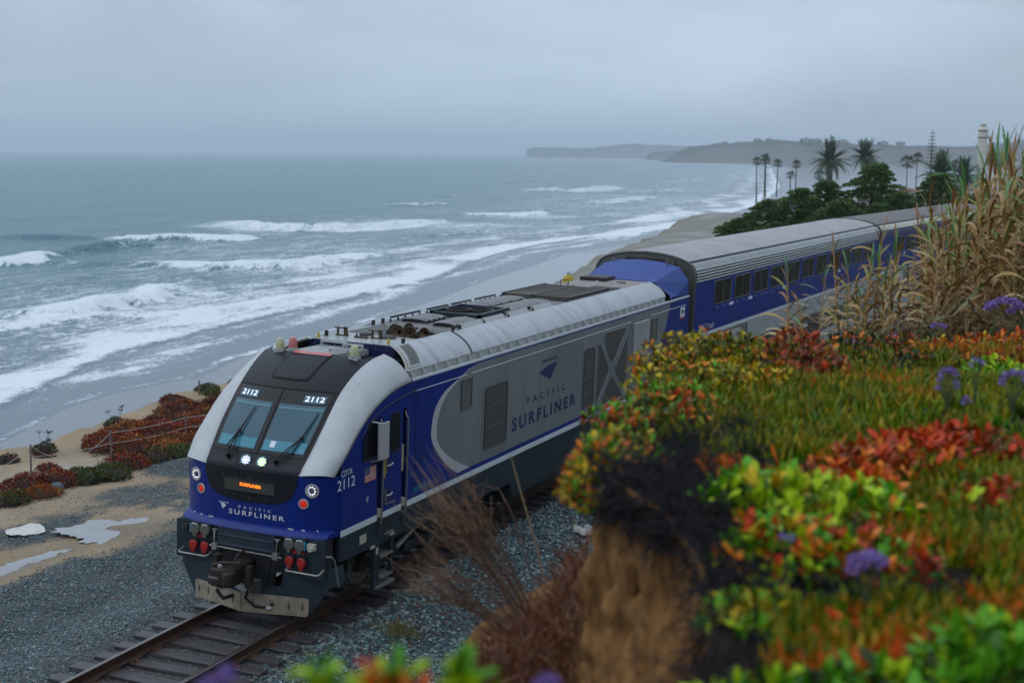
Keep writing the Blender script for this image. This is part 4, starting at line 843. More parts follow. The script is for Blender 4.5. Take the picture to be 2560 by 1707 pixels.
sc_ = N(nt_, 'ShaderNodeVectorMath', operation='SCALE'); nt_.links.new(a1.outputs['Color'], sc_.inputs[0]); nt_.links.new(mr.outputs[0], sc_.inputs['Scale']); nt_.links.new(sc_.outputs[0], b_.inputs['Base Color'])
mr2 = N(nt_, 'ShaderNodeMapRange'); mr2.inputs['To Min'].default_value = .75; mr2.inputs['To Max'].default_value = .10; nt_.links.new(a2.outputs['Fac'], mr2.inputs[0]); nt_.links.new(mr2.outputs[0], b_.inputs['Roughness'])
bn = N(nt_, 'ShaderNodeBump'); bn.inputs['Strength'].default_value = .35; bn.inputs['Distance'].default_value = .03; nt_.links.new(tn.outputs[0], bn.inputs['Height'])
mr3 = N(nt_, 'ShaderNodeMapRange'); mr3.inputs['To Min'].default_value = .45; mr3.inputs['To Max'].default_value = .03; nt_.links.new(a2.outputs['Fac'], mr3.inputs[0]); nt_.links.new(mr3.outputs[0], bn.inputs['Strength']); nt_.links.new(bn.outputs[0], b_.inputs['Normal'])
me = raw_mesh('ground', V, F, 'ground', smooth=True)
a = me.attributes.new('Col', 'FLOAT_COLOR', 'POINT'); c4 = np.ones((len(V), 4), np.float32); c4[:, :3] = np.clip(col, .004, 1); a.data.foreach_set('color', c4.ravel())
a = me.attributes.new('Wet', 'FLOAT', 'POINT'); a.data.foreach_set('value', wetness.astype(np.float32))
tag(link('ground', me), kind='structure')

# ------------------------------------------------------------------ sea
BRK = {  # crest lines (x, y in metres), crest height, foam shoreward, foam seaward
 'a': ([(-194.5, 190), (-191.8, 204.2), (-200.6, 221.6)], 2.0, 4, 8, 1), 'a2': ([(-200.6, 221.6), (-203.1, 235.7), (-204.1, 252.2), (-197.9, 256)], 2.0, 0, 0, 0),
 'b': ([(-231.9, 275.5), (-219.4, 276.4), (-207.1, 283.5), (-200.1, 287.3), (-204.2, 302.9)], 1.9, 5, 10, 1), 'b2': ([(-231.9, 275.5), (-250, 268), (-262, 262)], 1.2, 0, 0, 0),
 'c': ([(-260.8, 367.9), (-234.1, 351.7), (-212, 340), (-199, 346), (-197.2, 368.0), (-201.4, 415.7)], 2.2, 12, 40, 1),
 'd': ([(-127.2, 126), (-120.7, 135.0), (-121.9, 145.5), (-124.6, 158.0), (-131.1, 174.4)], 2.2, 4, 7, 1), 'd2': ([(-131.1, 174.4), (-140, 190), (-150, 200)], 1.2, 0, 0, 0),
 'e': ([(-173.8, 208.9), (-156.9, 213.1), (-142.1, 213.9), (-136.3, 218.6), (-138.6, 230.8), (-142.6, 261.6)], 1.7, 4, 9, 1), 'e2': ([(-173.8, 208.9), (-190, 204)], 1.0, 0, 0, 0),
 'f': ([(-121.6, 112), (-119.6, 120.7), (-116.4, 129.2), (-113.3, 138.7), (-107.1, 143.1), (-101.4, 152.9), (-100.6, 163.3), (-104.5, 180.1), (-102.0, 187.2), (-104.4, 197.5)], .8, 3, 9, .9),
 'g': ([(-103.8, 193.3), (-107.8, 210.4), (-111.2, 224.9), (-112.4, 236)], 1.1, 3, 8, .9),
 'h': ([(-353.9, 825.3), (-318, 800), (-300, 815), (-320.6, 928.7)], 2.6, 14, 30, 1), 'i': ([(-291.2, 519.1), (-278.0, 528.1), (-269.4, 560)], 1.2, 4, 8, .7),
 'j': ([(-220.4, 465.3), (-205.1, 464), (-194, 474), (-200.7, 497.1)], 1.4, 6, 18, .9), 'k': ([(-225.0, 583.7), (-216.2, 617.4), (-222.0, 659.1), (-224.2, 720)], 1.6, 8, 25, .9),
 'l': ([(-153.3, 430), (-141, 440.7), (-142.9, 480.0), (-147.3, 540)], 1.5, 6, 18, .95), 'm': ([(-125.4, 338), (-120.3, 352.1), (-123.8, 388.8), (-122.5, 419.7), (-128.3, 490)], 1.2, 6, 14, .95),
 'n': ([(-324.6, 1014.0), (-333.6, 1110.0), (-393.0, 1392.6)], 2, 14, 50, .8), 'o': ([(-565.5, 1823.5), (-575, 2014.8), (-600, 2292.8)], 2, 20, 90, .7), 'p': ([(-830, 3000), (-900, 3400), (-1100, 3900)], 2, 20, 120, .6),
 'q': ([(-420, 900), (-470, 1150), (-540, 1350)], 1.6, 8, 30, .6), 'r': ([(-265, 760), (-255, 850), (-275, 940)], 1.2, 8, 30, .8), 's': ([(-180, 560), (-178, 620), (-190, 680)], 1.1, 6, 25, .8), 't': ([(-170, 330), (-160, 345), (-165, 390)], .9, 4, 14, .6),
 'u': ([(-330, 640), (-322, 660), (-326, 690)], 1.0, 3, 8, .6), 'v': ([(-150, 165), (-158, 178), (-162, 190)], .6, 2, 4, .4)}
th = np.concatenate([np.linspace(-100, -26, 60), np.linspace(-25.8, 26, 560), np.linspace(27, 40, 14)])
rr = np.concatenate([np.geomspace(68, 700, 330), np.geomspace(705, 3000, 130), np.geomspace(3050, 30000, 70)])
TH, RR = np.meshgrid(np.radians(th), rr); base_ang = math.atan2(cw[1], cw[0])
SX = CAM[0]+RR*np.cos(base_ang-TH); SY = CAM[1]+RR*np.sin(base_ang-TH)
X = SX.ravel(); Y = SY.ravel(); R1 = RR.ravel()
shore = interp(Y, SWASH); sf = interp(Y, SFOAM); off = shore-X        # >0 out to sea
H = np.zeros_like(X); D = np.zeros_like(X)
calm = sstep(off, 8, 40)
H += calm*(.28*np.sin(X*.105+Y*.012+2*fnoise(X, Y, .01, 51))+.22*fnoise(X, Y, .05, 52)+.14*fnoise(X, Y, .16, 53)*sstep(R1, 900, 300))
jag = fnoise(X, Y, .13, 61)*2.6+fnoise(X, Y, .5, 62)*1.6; crest = .75+.35*fnoise(X, Y, .10, 64)
for nm, (pl, hh, fs_, fo_, amt) in BRK.items():
    P = np.array([np.array(q) for q in smooth_curve(pl, 24)]); c = P.mean(0); ext = np.abs(P-c).max()+90
    idx = np.where((np.abs(X-c[0]) < ext) & (np.abs(Y-c[1]) < ext+60))[0]
    if len(idx) == 0: continue
    q = np.stack([X[idx], Y[idx]], 1); best = np.full(len(idx), 1e9); sd_ = np.zeros(len(idx)); tt = np.zeros(len(idx))
    L_ = np.concatenate([[0], np.cumsum(np.linalg.norm(np.diff(P, axis=0), axis=1))])
    for i in range(len(P)-1):
        a, b = P[i], P[i+1]; ab = b-a; l2 = ab@ab; u_ = ((q-a)@ab)/l2; uc = np.clip(u_, 0, 1); pr = a+uc[:, None]*ab; dv = q-pr; dd = np.hypot(dv[:, 0], dv[:, 1])
        nn = np.array([ab[1], -ab[0]])/math.sqrt(l2); 
        if nn[0] < 0: nn = -nn
        sgn = np.where(dv@nn >= 0, 1, -1); better = dd < best; best = np.where(better, dd, best); sd_ = np.where(better, sgn*dd, sd_); tt = np.where(better, (L_[i]+uc*(L_[i+1]-L_[i]))/L_[-1], tt)
    over = 0
    taper = np.sin(PI*np.clip(tt, .02, .98))**.5; j = jag[idx]
    sdn = sd_+j*.5
    prof = np.where(sdn > 0, np.exp(-(sdn/2.2)**2), np.exp(-(sdn/6.5)**2)); H[idx] = np.maximum(H[idx], H[idx]*.5+1.25*hh*taper*prof*crest[idx])
    if amt:
        sj = sd_+j*1.3
        band = np.where(sj > 0, sstep(sj, fs_, fs_*.35), sstep(-sj, fo_, 0)**.8); D[idx] = np.maximum(D[idx], (.86 if fo_ < 20 else .74)*amt*band*np.clip(taper*1.5, 0, 1))
# shore whitewater
inner = X-sf                                                            # >0 between foam line and the sand
nz = fnoise(X, Y, .045, 71); w_ = np.interp(Y, [60, 150, 300, 600, 2000], [46, 40, 45, 60, 120])
white = sstep(-inner, -1.5, 2.5)*sstep(-inner, w_*1.25, w_*.25); D = np.maximum(D, white*(.54+.22*nz)+.42*white*np.exp(-(np.maximum(-inner, 0)/6)**2))
lines = .5+.5*np.sin((-inner)*.30+5*fnoise(X, Y, .028, 73)); D += white*.30*(lines**2-.4)
streak = sstep(-inner, w_*4.5, w_)*sstep(-inner, -1, 3); D = np.maximum(D, streak*(.44+.18*fnoise(X, Y, .03, 79)+.12*nz))
sheet_ = sstep(inner, -2, 2); D = np.maximum(D, sheet_*(.48+.18*fnoise(X, Y, .09, 77)+.10*np.sin((shore-X)*.9+3*fnoise(X, Y, .05, 78)))*sstep(shore-X, 0, 10)*np.interp(Y, [0, 350, 700], [1, 1, .6])); D = np.maximum(D, .8*np.exp(-((shore-X-1.2+1.5*jag*.3)/1.0)**2)*(Y < 400)*(.6+.6*nz))
D *= np.interp(Y, [0, 480, 1000, 3000], [1, 1, .82, .7]); H += -.10*sheet_*0+.10*white*fnoise(X, Y, .35, 75)*(R1 < 500)
H = H*sstep(off, 2, 30)+.10*sstep(-inner, -1, 2)*np.exp(-np.maximum(-inner, 0)/8)
shallow = np.clip(sheet_*1.0+.45*white+.2*streak, 0, 1)
V = np.stack([X, Y, -15.0+H], 1); m_ = len(th); n_ = len(rr); I = np.arange((n_-1)*m_).reshape(n_-1, m_)[:, :-1].ravel(); F = np.stack([I, I+1, I+m_+1, I+m_], 1)
t = bpy.data.materials.new('sea_water'); t.use_nodes = True; MATS['sea_water'] = t; nt_ = t.node_tree; b_ = nt_.nodes['Principled BSDF']
af = N(nt_, 'ShaderNodeAttribute', attribute_name='Foam'); ash = N(nt_, 'ShaderNodeAttribute', attribute_name='Shallow'); geo = N(nt_, 'ShaderNodeNewGeometry')
mpn = N(nt_, 'ShaderNodeMapping'); mpn.inputs['Rotation'].default_value = (0, 0, .15); mpn.inputs['Scale'].default_value = (.8, .22, 1); nt_.links.new(geo.outputs['Position'], mpn.inputs[0])
tn = N(nt_, 'ShaderNodeTexNoise'); tn.inputs['Scale'].default_value = .42; tn.inputs['Detail'].default_value = 9; tn.inputs['Roughness'].default_value = .68; tn.inputs['Distortion'].default_value = .8; nt_.links.new(mpn.outputs[0], tn.inputs['Vector'])
mpf = N(nt_, 'ShaderNodeMapping'); mpf.inputs['Scale'].default_value = (1.5, .7, 1); nt_.links.new(geo.outputs['Position'], mpf.inputs[0])
tf = N(nt_, 'ShaderNodeTexNoise'); tf.inputs['Scale'].default_value = .85; tf.inputs['Detail'].default_value = 5; tf.inputs['Roughness'].default_value = .7; tf.inputs['Distortion'].default_value = 1.6; nt_.links.new(mpf.outputs[0], tf.inputs['Vector'])
mf = N(nt_, 'ShaderNodeMath', operation='MULTIPLY_ADD'); mf.inputs[1].default_value = 1.5; mf.inputs[2].default_value = -.75; nt_.links.new(tf.outputs[0], mf.inputs[0])
ad = N(nt_, 'ShaderNodeMath', operation='ADD'); nt_.links.new(tn.outputs[0], ad.inputs[0]); nt_.links.new(mf.outputs[0], ad.inputs[1])
sb = N(nt_, 'ShaderNodeMath', operation='ADD'); nt_.links.new(ad.outputs[0], sb.inputs[0]); nt_.links.new(af.outputs['Fac'], sb.inputs[1])
fr = N(nt_, 'ShaderNodeMapRange', interpolation_type='SMOOTHSTEP'); fr.inputs['From Min'].default_value = .86; fr.inputs['From Max'].default_value = 1.22; nt_.links.new(sb.outputs[0], fr.inputs[0])
wcol = N(nt_, 'ShaderNodeMix', data_type='RGBA'); wcol.inputs[6].default_value = (.008, .118, .150, 1); wcol.inputs[7].default_value = (.12, .152, .178, 1); nt_.links.new(ash.outputs['Fac'], wcol.inputs[0])
fcol = N(nt_, 'ShaderNodeMix', data_type='RGBA'); fcol.inputs[7].default_value = (.74, .77, .80, 1); nt_.links.new(fr.outputs[0], fcol.inputs[0]); nt_.links.new(wcol.outputs[2], fcol.inputs[6]); nt_.links.new(fcol.outputs[2], b_.inputs['Base Color'])
rgh = N(nt_, 'ShaderNodeMapRange'); rgh.inputs['To Min'].default_value = .22; rgh.inputs['To Max'].default_value = .8; nt_.links.new(fr.outputs[0], rgh.inputs[0]); nt_.links.new(rgh.outputs[0], b_.inputs['Roughness'])
b_.inputs['IOR'].default_value = 1.33; b_.inputs['Specular IOR Level'].default_value = .27
mp2 = N(nt_, 'ShaderNodeMapping'); mp2.inputs['Scale'].default_value = (.55, .16, 1); nt_.links.new(geo.outputs['Position'], mp2.inputs[0])
tn2 = N(nt_, 'ShaderNodeTexNoise'); tn2.inputs['Scale'].default_value = 1.0; tn2.inputs['Detail'].default_value = 6; tn2.inputs['Roughness'].default_value = .6; nt_.links.new(mp2.outputs[0], tn2.inputs['Vector'])
bs = N(nt_, 'ShaderNodeMapRange'); bs.inputs['To Min'].default_value = .95; bs.inputs['To Max'].default_value = .08; nt_.links.new(ash.outputs['Fac'], bs.inputs[0])
bn = N(nt_, 'ShaderNodeBump'); bn.inputs['Distance'].default_value = .9; nt_.links.new(bs.outputs[0], bn.inputs['Strength']); nt_.links.new(tn2.outputs[0], bn.inputs['Height']); nt_.links.new(bn.outputs[0], b_.inputs['Normal'])
me = raw_mesh('sea', V, F, 'sea_water', smooth=True)
for nm, val in (('Foam', D), ('Shallow', shallow)):
    a = me.attributes.new(nm, 'FLOAT', 'POINT'); a.data.foreach_set('value', val.astype(np.float32))
tag(link('sea', me), kind='structure')

# ------------------------------------------------------------------ haze
mb = MB(); mb.box(-34000, 34000, -34000, 34000, -24, 330)
hm = bpy.data.materials.new('haze'); hm.use_nodes = True; hm.node_tree.nodes.clear(); MATS['haze'] = hm
pv = N(hm.node_tree, 'ShaderNodeVolumePrincipled'); pv.inputs['Color'].default_value = (.86, .92, .98, 1); pv.inputs['Density'].default_value = .00012; pv.inputs['Anisotropy'].default_value = .2
ho = N(hm.node_tree, 'ShaderNodeOutputMaterial'); hm.node_tree.links.new(pv.outputs[0], ho.inputs['Volume'])
tag(mb.build('haze', 'haze', smooth=0), kind='stuff')
# ------------------------------------------------------------------ railway track
mat('rail_top', (.20, .17, .155), .28, metal=.85, var=.15, vscale=3); mat('rail_rust', (.060, .030, .018), .6, metal=.2, var=.3, vscale=7)
mat('sleeper_wood', (.055, .046, .050), .34, var=.4, vscale=5, stretch=(1, 9, 6), dirt=(.030, .018, .014), damt=.8, dscale=3, bump=.5, bscale=14)
mat('tie_plate', (.085, .036, .018), .6, var=.3, vscale=9)
trk = tag(empty('railway_track'), kind='structure')
prof = [(-.070, -.17), (.070, -.17), (.070, -.155), (.020, -.135), (.012, -.05), (.036, -.035), (.037, -.008), (.028, 0), (-.028, 0), (-.037, -.008), (-.036, -.035), (-.012, -.05), (-.020, -.135), (-.070, -.155)]
svals = np.concatenate([np.arange(-24, 40, .8), np.arange(40, 190, 3)])
for s in (-1, 1):
    mb = MB(); npf = len(prof); P = []
    for q in svals: P.append([on_track(q, s*.7535+a, b) for a, b in prof])
    mb.v = [p for row in P for p in row]
    for i in range(len(P)-1):
        for j in range(npf): mb.f.append((i*npf+j, i*npf+(j+1) % npf, (i+1)*npf+(j+1) % npf, (i+1)*npf+j)); mb.m.append(0 if 5 < j < 10 else 1)
    mb.build('rail', ['rail_top', 'rail_rust'], trk, smooth=30, recalc=False)
slm = []
for q in range(4):
    mb = MB(); w_ = .115+.008*q; P = []
    r_ = random.Random(q)
    ends = (-1.33-.05*r_.random(), 1.33+.05*r_.random())
    for i in range(9):
        x = ends[0]+(ends[1]-ends[0])*i/8; P.append([(x, a*w_+.012*(r_.random()-.5), z+.012*(r_.random()-.5)) for a, z in ((-1, -.33), (-1, -.18), (-.92, -.166), (-.2, -.162), (.35, -.168), (.92, -.165), (1, -.18), (1, -.33))])
    mb.grid(P); mb.add(P[0], [tuple(range(8))]); mb.add(P[-1], [tuple(range(8))]); slm.append(mb.mesh('sleeper', 'sleeper_wood', 30))
mb = MB(); mb.box(-.17, .17, -.09, .09, -.172, -.158); 
for (a, b) in ((-.11, -.06), (.11, -.06), (-.11, .06), (.11, .06)): mb.box(a-.02, a+.02, b-.014, b+.014, -.158, -.12)
tpm = mb.mesh('tie_plate', 'tie_plate', 0)
for i in range(122):
    s_ = -14+i*.53+random.uniform(-.04, .04); p = on_track(s_, random.uniform(-.04, .04), -.004); a = track(s_)[2]
    o = link('sleeper', slm[i % 4], trk, p, (0, CANT, -a+random.uniform(-.025, .025)))
    if s_ < 9:
        for s in (-1, 1): link('tie_plate', tpm, o, (s*.7535, 0, 0))
# ------------------------------------------------------------------ ballast
mat('ballast', (.12, .13, .13), .42, var=.25, vscale=30, attr='Col')
base8 = np.array([(-1, -1, -1), (1, -1, -1), (1, 1, -1), (-1, 1, -1), (-1, -1, 1), (1, -1, 1), (1, 1, 1), (-1, 1, 1)], float)
F8 = np.array([(0, 2, 1), (0, 3, 2), (4, 5, 6), (4, 6, 7), (0, 1, 5), (0, 5, 4), (1, 2, 6), (1, 6, 5), (2, 3, 7), (2, 7, 6), (3, 0, 4), (3, 4, 7)])
base6 = np.array([(1, 0, 0), (-1, 0, 0), (0, 1, 0), (0, -1, 0), (0, 0, 1), (0, 0, -1)], float)
F6 = np.array([(0, 2, 4), (2, 1, 4), (1, 3, 4), (3, 0, 4), (2, 0, 5), (1, 2, 5), (3, 1, 5), (0, 3, 5)])
def stones(name, pts, size, base, Fb, cols, kind='stuff', flat=.75):
    n = len(pts); k_ = len(base)
    s = size*rng.uniform(.6, 1.25, (n, 1, 3)); v = base[None]*(1+rng.uniform(-.38, .30, (n, k_, 3)))*s
    q = rng.normal(size=(n, 4)); q /= np.linalg.norm(q, axis=1, keepdims=True); a, b, c, d = q.T
    Rm = np.stack([1-2*(c*c+d*d), 2*(b*c-a*d), 2*(b*d+a*c), 2*(b*c+a*d), 1-2*(b*b+d*d), 2*(c*d-a*b), 2*(b*d-a*c), 2*(c*d+a*b), 1-2*(b*b+c*c)], -1).reshape(n, 3, 3)
    v = np.einsum('nij,nkj->nki', Rm, v); v[..., 2] *= flat; v += pts[:, None]
    Fc = (Fb[None]+(np.arange(n)*k_)[:, None, None]).reshape(-1, 3)
    me = raw_mesh(name, v.reshape(-1, 3), Fc, 'ballast', cols=np.repeat(cols, len(Fb), 0)); o = link(name, me); o['kind'] = kind; return o
PAL = np.array([1.06, 1.1, 1.04])*np.array([(.090, .145, .160), (.056, .10, .118), (.15, .205, .21), (.036, .06, .074), (.11, .105, .095), (.13, .062, .05), (.26, .30, .30), (.12, .155, .135), (.16, .13, .095)])
PW = np.array([.25, .22, .13, .14, .07, .05, .05, .06, .03])
def stone_cols(n, tint=None, amt=0):
    c = PAL[rng.choice(len(PAL), n, p=PW)]*rng.uniform(.75, 1.25, (n, 1))
    if tint is not None: c = c*(1-amt[:, None])+np.asarray(tint)*rng.uniform(.7, 1.3, (n, 1))*amt[:, None]
    return c
def scatter(n, x0, x1, y0, y1):
    return rng.uniform(x0, x1, n), rng.uniform(y0, y1, n)
def lay(n, x0, x1, y0, y1, mask, size, base, Fb, name, sink=.2):
    x, y = scatter(n, x0, x1, y0, y1); k_ = mask(x, y); x, y = x[k_], y[k_]; z = land_h(x, y)+size*(rng.random(len(x))*.6-sink)
    o = x-tx(y); brown = np.clip(np.exp(-((np.abs(o)-.2)/1.25)**4)*(.55+.5*fnoise(x, y, .8, 81)), 0, .85)
    return stones(name, np.stack([x, y, z], 1), size, base, Fb, stone_cols(len(x), np.array([(.10, .075, .05)])+np.array([(.05, -.005, -.015)])*np.exp(-((np.abs(o)-.75)/.22)**2)[:, None], brown))
def nosleep(x, y): return np.abs(((y+14) % .53)-.0) > .0
lay(52000, -8.2, -1.3, -6, 17, lambda x, y: (rng.random(len(x)) < gravel_mask(x, y)), .027, base6, F6, 'ballast_gravel')
lay(14000, -11.4, -6.3, 3.5, 15, lambda x, y: (rng.random(len(x)) < gravel_mask(x, y)), .026, base6, F6, 'ballast_gravel')
lay(15000, -1.5, 1.6, -8, 6, lambda x, y: x == x, .026, base6, F6, 'ballast_gravel', sink=.5)
lay(30000, 1.2, 7.5, -5.5, 17, lambda x, y: (rng.random(len(x)) < gravel_mask(x, y)), .029, base8, F8, 'ballast_gravel')
lay(16000, 1.2, 6.8, 17, 42, lambda x, y: rng.random(len(x)) < 1.25-y/45, .034, base6, F6, 'ballast_gravel')
lay(2600, -11, -6, 3, 14, lambda x, y: rng.random(len(x)) < .35+0*x, .018, base6, F6, 'ballast_gravel')

# ------------------------------------------------------------------ coaches
mat('coach_steel', (.33, .34, .33), .3, metal=.6, var=.12, vscale=1.2, dirt=(.16, .14, .11), damt=.4, dscale=1.5)
mat('coach_flute', (.60, .61, .60), .35, metal=.35, var=.12, vscale=2); mat('flute_shade', (.022, .03, .03), .4, metal=.3)
mat('coach_roof', (.34, .32, .31), .5, var=.10, vscale=.8, dirt=(.15, .13, .12), damt=.5, dscale=.7, stretch=(1, 1, 1)); mat('coach_roof_dark', (.13, .115, .105), .6, var=.15, vscale=1)
mat('coach_end', (.12, .118, .105), .55, metal=.3, var=.2, vscale=1.5, dirt=(.05, .045, .04), damt=.7, dscale=2)
mat('coach_blue', (.002, .021, .21), .36, var=.1, vscale=1, dirt=(.01, .018, .09), damt=.3, dscale=1.2, coat=.06, spec=.3); mat('coach_glass', (.006, .007, .009), .06, spec=.4)
mat('cream_band', (.62, .55, .45), .5)
def arc_roof():
    pr = [(1.55, 4.04), (1.575, 4.12), (1.57, 4.30), (1.53, 4.43), (1.44, 4.56), (1.30, 4.655), (1.10, 4.73), (.85, 4.79), (.5, 4.845), (0, 4.87)]
    return pr+[(-x, z) for x, z in pr[-2::-1]]
def extr(mb, pts, y0, y1, segs=1):
    ys_ = [y0+(y1-y0)*q/segs for q in range(segs+1)]; mb.grid([[(x, y, z) for x, z in pts] for y in ys_]); return mb
def make_coach(S, label, style):
    p1 = track(S+12.75-9.07); p2 = track(S+12.75+9.07); c = np.array([(p1[0]+p2[0])/2, (p1[1]+p2[1])/2]); d = np.array([p2[0]-p1[0], p2[1]-p1[1]]); d /= np.linalg.norm(d)
    o0 = c-12.75*d; root = tag(empty('passenger_coach', (o0[0], o0[1], 0), (0, CANT, -math.atan2(d[0], d[1]))), label, 'train coach', 'passenger coaches behind the locomotive')
    Lc = 25.45; B = 'coach_blue'
    pr = arc_roof()
    roofp = [p for p in pr if p[1] > 4.60]
    for q in range(13):
        mb = MB(); extr(mb, roofp, Lc*q/13+(.012 if q else 0), Lc*(q+1)/13, 1); mb.build('roof_sheet', 'coach_roof' if style == 1 else 'coach_roof_dark', root, smooth=60)
    mb = MB(); extr(mb, [(x*.985, z-.02) for x, z in pr], .02, Lc-.02, 1); mb.build('roof_lining', 'flute_shade', root, smooth=60)
    # eave corrugations
    for s in (-1, 1):
        def flutes(z0, z1, n, xf, name, mA, y0, y1, depth=.022):
            mb = MB()
            for q in range(n):
                za = z0+(z1-z0)*q/n; zb = za+(z1-z0)/n*.46; zm = (za+zb)/2
                mb.grid([[(s*(xf(za)), y, za), (s*(xf(zm)+depth*.8), y, za+(zb-za)*.2), (s*(xf(zm)+depth), y, zm), (s*(xf(zm)+depth*.8), y, za+(zb-za)*.8), (s*(xf(zb)), y, zb)] for y in (y0, y1)])
            return mb.build(name, mA, root, smooth=50)
        def xr(z): return float(np.interp(z, [p[1] for p in pr[:10]], [p[0] for p in pr[:10]]))
        fm = 'coach_flute' if style == 1 else B
        flutes(4.06, 4.40, 4, xr, 'upper_flutes', fm, .06, Lc-.06)
        for (za, zb) in ((4.40, 4.48), (4.49, 4.545), (4.555, 4.60)):
            mb = MB(); mb.grid([[(s*(xr(za)+.014), y, za), (s*(xr((za+zb)/2)+.022), y, (za+zb)/2), (s*(xr(zb)+.014), y, zb)] for y in (.06, Lc-.06)]); mb.build('eave_strip', 'coach_steel' if style == 1 else 'cream_band', root, smooth=50)
        plate_ = lambda nm, y0, y1, z0, z1, m, x=1.55, t_=.02: MB().box(min(s*(x-t_), s*x), max(s*(x-t_), s*x), y0, y1, z0, z1).build(nm, m, root, smooth=0)
        plate_('upper_panel', .06, Lc-.06, 2.50, 4.05, B)
        plate_('waist_stripe', .06, Lc-.06, 2.385, 2.50, 'paint_stripe', 1.556, .02)
        plate_('lower_panel', .06, Lc-.06, .34, 2.385, 'flute_shade', 1.545)  # dark backing colour stands in for shade between the flutes
        flutes(1.78, 2.38, 8, lambda z: 1.545, 'middle_flutes', 'coach_flute' if style == 1 else B, 5.5, Lc-.06)
        plate_('vent_panel', .3, 5.4, 1.78, 2.38, 'coach_steel', 1.552, .02)
        flutes(1.80, 2.3, 7, lambda z: 1.552, 'vent_louvres', 'coach_flute', 3.4, 4.7)
        plate_('lower_band', .06, Lc-.06, 1.0, 1.77, 'coach_steel', 1.552, .02)
        plate_('belt_stripe', 11.75, Lc-.06, 1.40, 1.50, 'paint_stripe', 1.56, .01); plate_('belt_line', 11.75, Lc-.06, 1.505, 1.54, B, 1.56, .01)
        flutes(.36, .98, 8, lambda z: 1.545, 'lower_flutes', 'coach_flute', .06, Lc-.06)
        y00 = 1.88 if style == 1 else 2.9
        for q in range(11):
            y0 = y00+2.06*q; w_ = root
            if y0+1.6 > Lc-.4: break
            mb = MB(); pts = [(y0-.03, 3.27), (y0+1.61, 3.27), (y0+1.61, 3.97), (y0-.03, 3.97)]; pts = win_round(y0-.035, y0+1.615, 3.27, 3.975, .09)
            mb.prism([(s*1.548, a, b) for a, b in pts], (s*.014, 0, 0)); w_ = mb.build('window', 'rubber', root, smooth=0)
            mb = MB(); mb.box(min(s*1.55, s*1.572), max(s*1.55, s*1.572), y0-.03, y0+1.61, 3.265, 3.292); mb.build('sill', 'steel', w_, smooth=0)
            mb = MB(); mb.tube([(s*1.562, a, b) for a, b in pts+pts[:1]], .009, 4); mb.build('frame', 'steel_worn', w_)
            for (a, b) in ((y0, y0+.775), (y0+.80, y0+1.58)):
                mb = MB(); mb.prism([(s*1.560, u_, v_) for u_, v_ in win_round(a, b, 3.31, 3.945, .05)], (s*.006, 0, 0)); mb.build('pane', 'coach_glass', w_, smooth=0)
            mb = MB(); mb.box(min(s*1.55, s*1.57), max(s*1.55, s*1.57), y0+.775, y0+.80, 3.30, 3.95); mb.build('mullion', 'steel_worn', w_, smooth=0)
            if q in (0, 1, 3, 7):
                mb = MB(); mb.box(min(s*1.55, s*1.556), max(s*1.55, s*1.556), y0+1.58, y0+1.96, 3.10, 3.19); mb.build('seat_notice', 'white_print', root, smooth=0)
            for yy in (.3, 1.0, 1.4):
                mb = MB(); mb.box(min(s*1.55, s*1.558), max(s*1.55, s*1.558), y0+yy, y0+yy+.03, 3.13, 3.18); mb.build('rain_clip', 'white_print', root, smooth=0)
        for (y0, y1) in ((7.7, 9.3), (9.78, 11.6), (13.4, 15.2), (16.0, 17.8), (18.6, 20.4)):
            mb = MB(); mb.prism([(s*1.552, a, b) for a, b in win_round(y0, y1, 1.05, 1.72, .08)], (s*.012, 0, 0)); w_ = mb.build('lower_window', 'coach_glass', root, smooth=0)
            mb = MB(); mb.box(min(s*1.56, s*1.57), max(s*1.56, s*1.57), (y0+y1)/2-.012, (y0+y1)/2+.012, 1.07, 1.70); mb.build('mullion', 'steel_worn', w_, smooth=0)
        # doorway grab rail post at the far end
        plate_('end_post', Lc-.1, Lc-.02, .4, 4.05, 'coach_end', 1.556, .05)
        plate_('end_post', .0, .07, .4, 4.05, 'coach_end', 1.558, .05)
    if style == 1:
        V_, F_ = text_mb('34967 Coach', 1.42, .17); mb = MB(); mb.add([(1.556, .55+a, 2.58+b) for a, b in V_], F_); mb.build('lettering', 'white_print', root, smooth=0, recalc=False)
        V_, F_ = text_mb('Pacific Surfliner', 1.5, .10); mb = MB(); mb.add([(1.562, 11.9+a, 1.60+b) for a, b in V_], F_); mb.build('lettering', 'navy_print', root, smooth=0, recalc=False)
    for (y, nm) in ((0, 'end_wall'), (Lc-.06, 'end_wall')):
        mb = MB(); mb.prism([(x, y, z) for x, z in [(1.53, .35)]+[(a*.985, b-.02) for a, b in pr]+[(-1.53, .35)]], (0, .06, 0)); e_ = mb.build(nm, 'coach_end', root, smooth=40)
    # raised rim round the end and the dark opening over the gangway
    mb = MB(); mb.tube([(1.545, .0, .4)]+[(a*.99, 0, b-.012) for a, b in pr]+[(-1.545, .0, .4)], .035, 6); mb.build('end_rim', 'coach_end', root, smooth=60)
    mb = MB(); mb.tube([(1.545, Lc, .4)]+[(a*.99, Lc, b-.012) for a, b in pr]+[(-1.545, Lc, .4)], .03, 6); mb.build('end_rim', 'dark_metal', root, smooth=60)
    mb = MB(); mb.tube([(-.75, -.03, 4.3), (-.70, -.06, 4.56), (-.55, -.06, 4.66), (.55, -.06, 4.66), (.70, -.06, 4.56), (.75, -.03, 4.3)], .05, 6); mb.build('gangway_hood', 'soot_and_shade', root, smooth=50)
    mb = MB(); mb.box(-.68, .68, -.35, .02, 2.4, 4.55); mb.build('gangway', 'rubber', root)
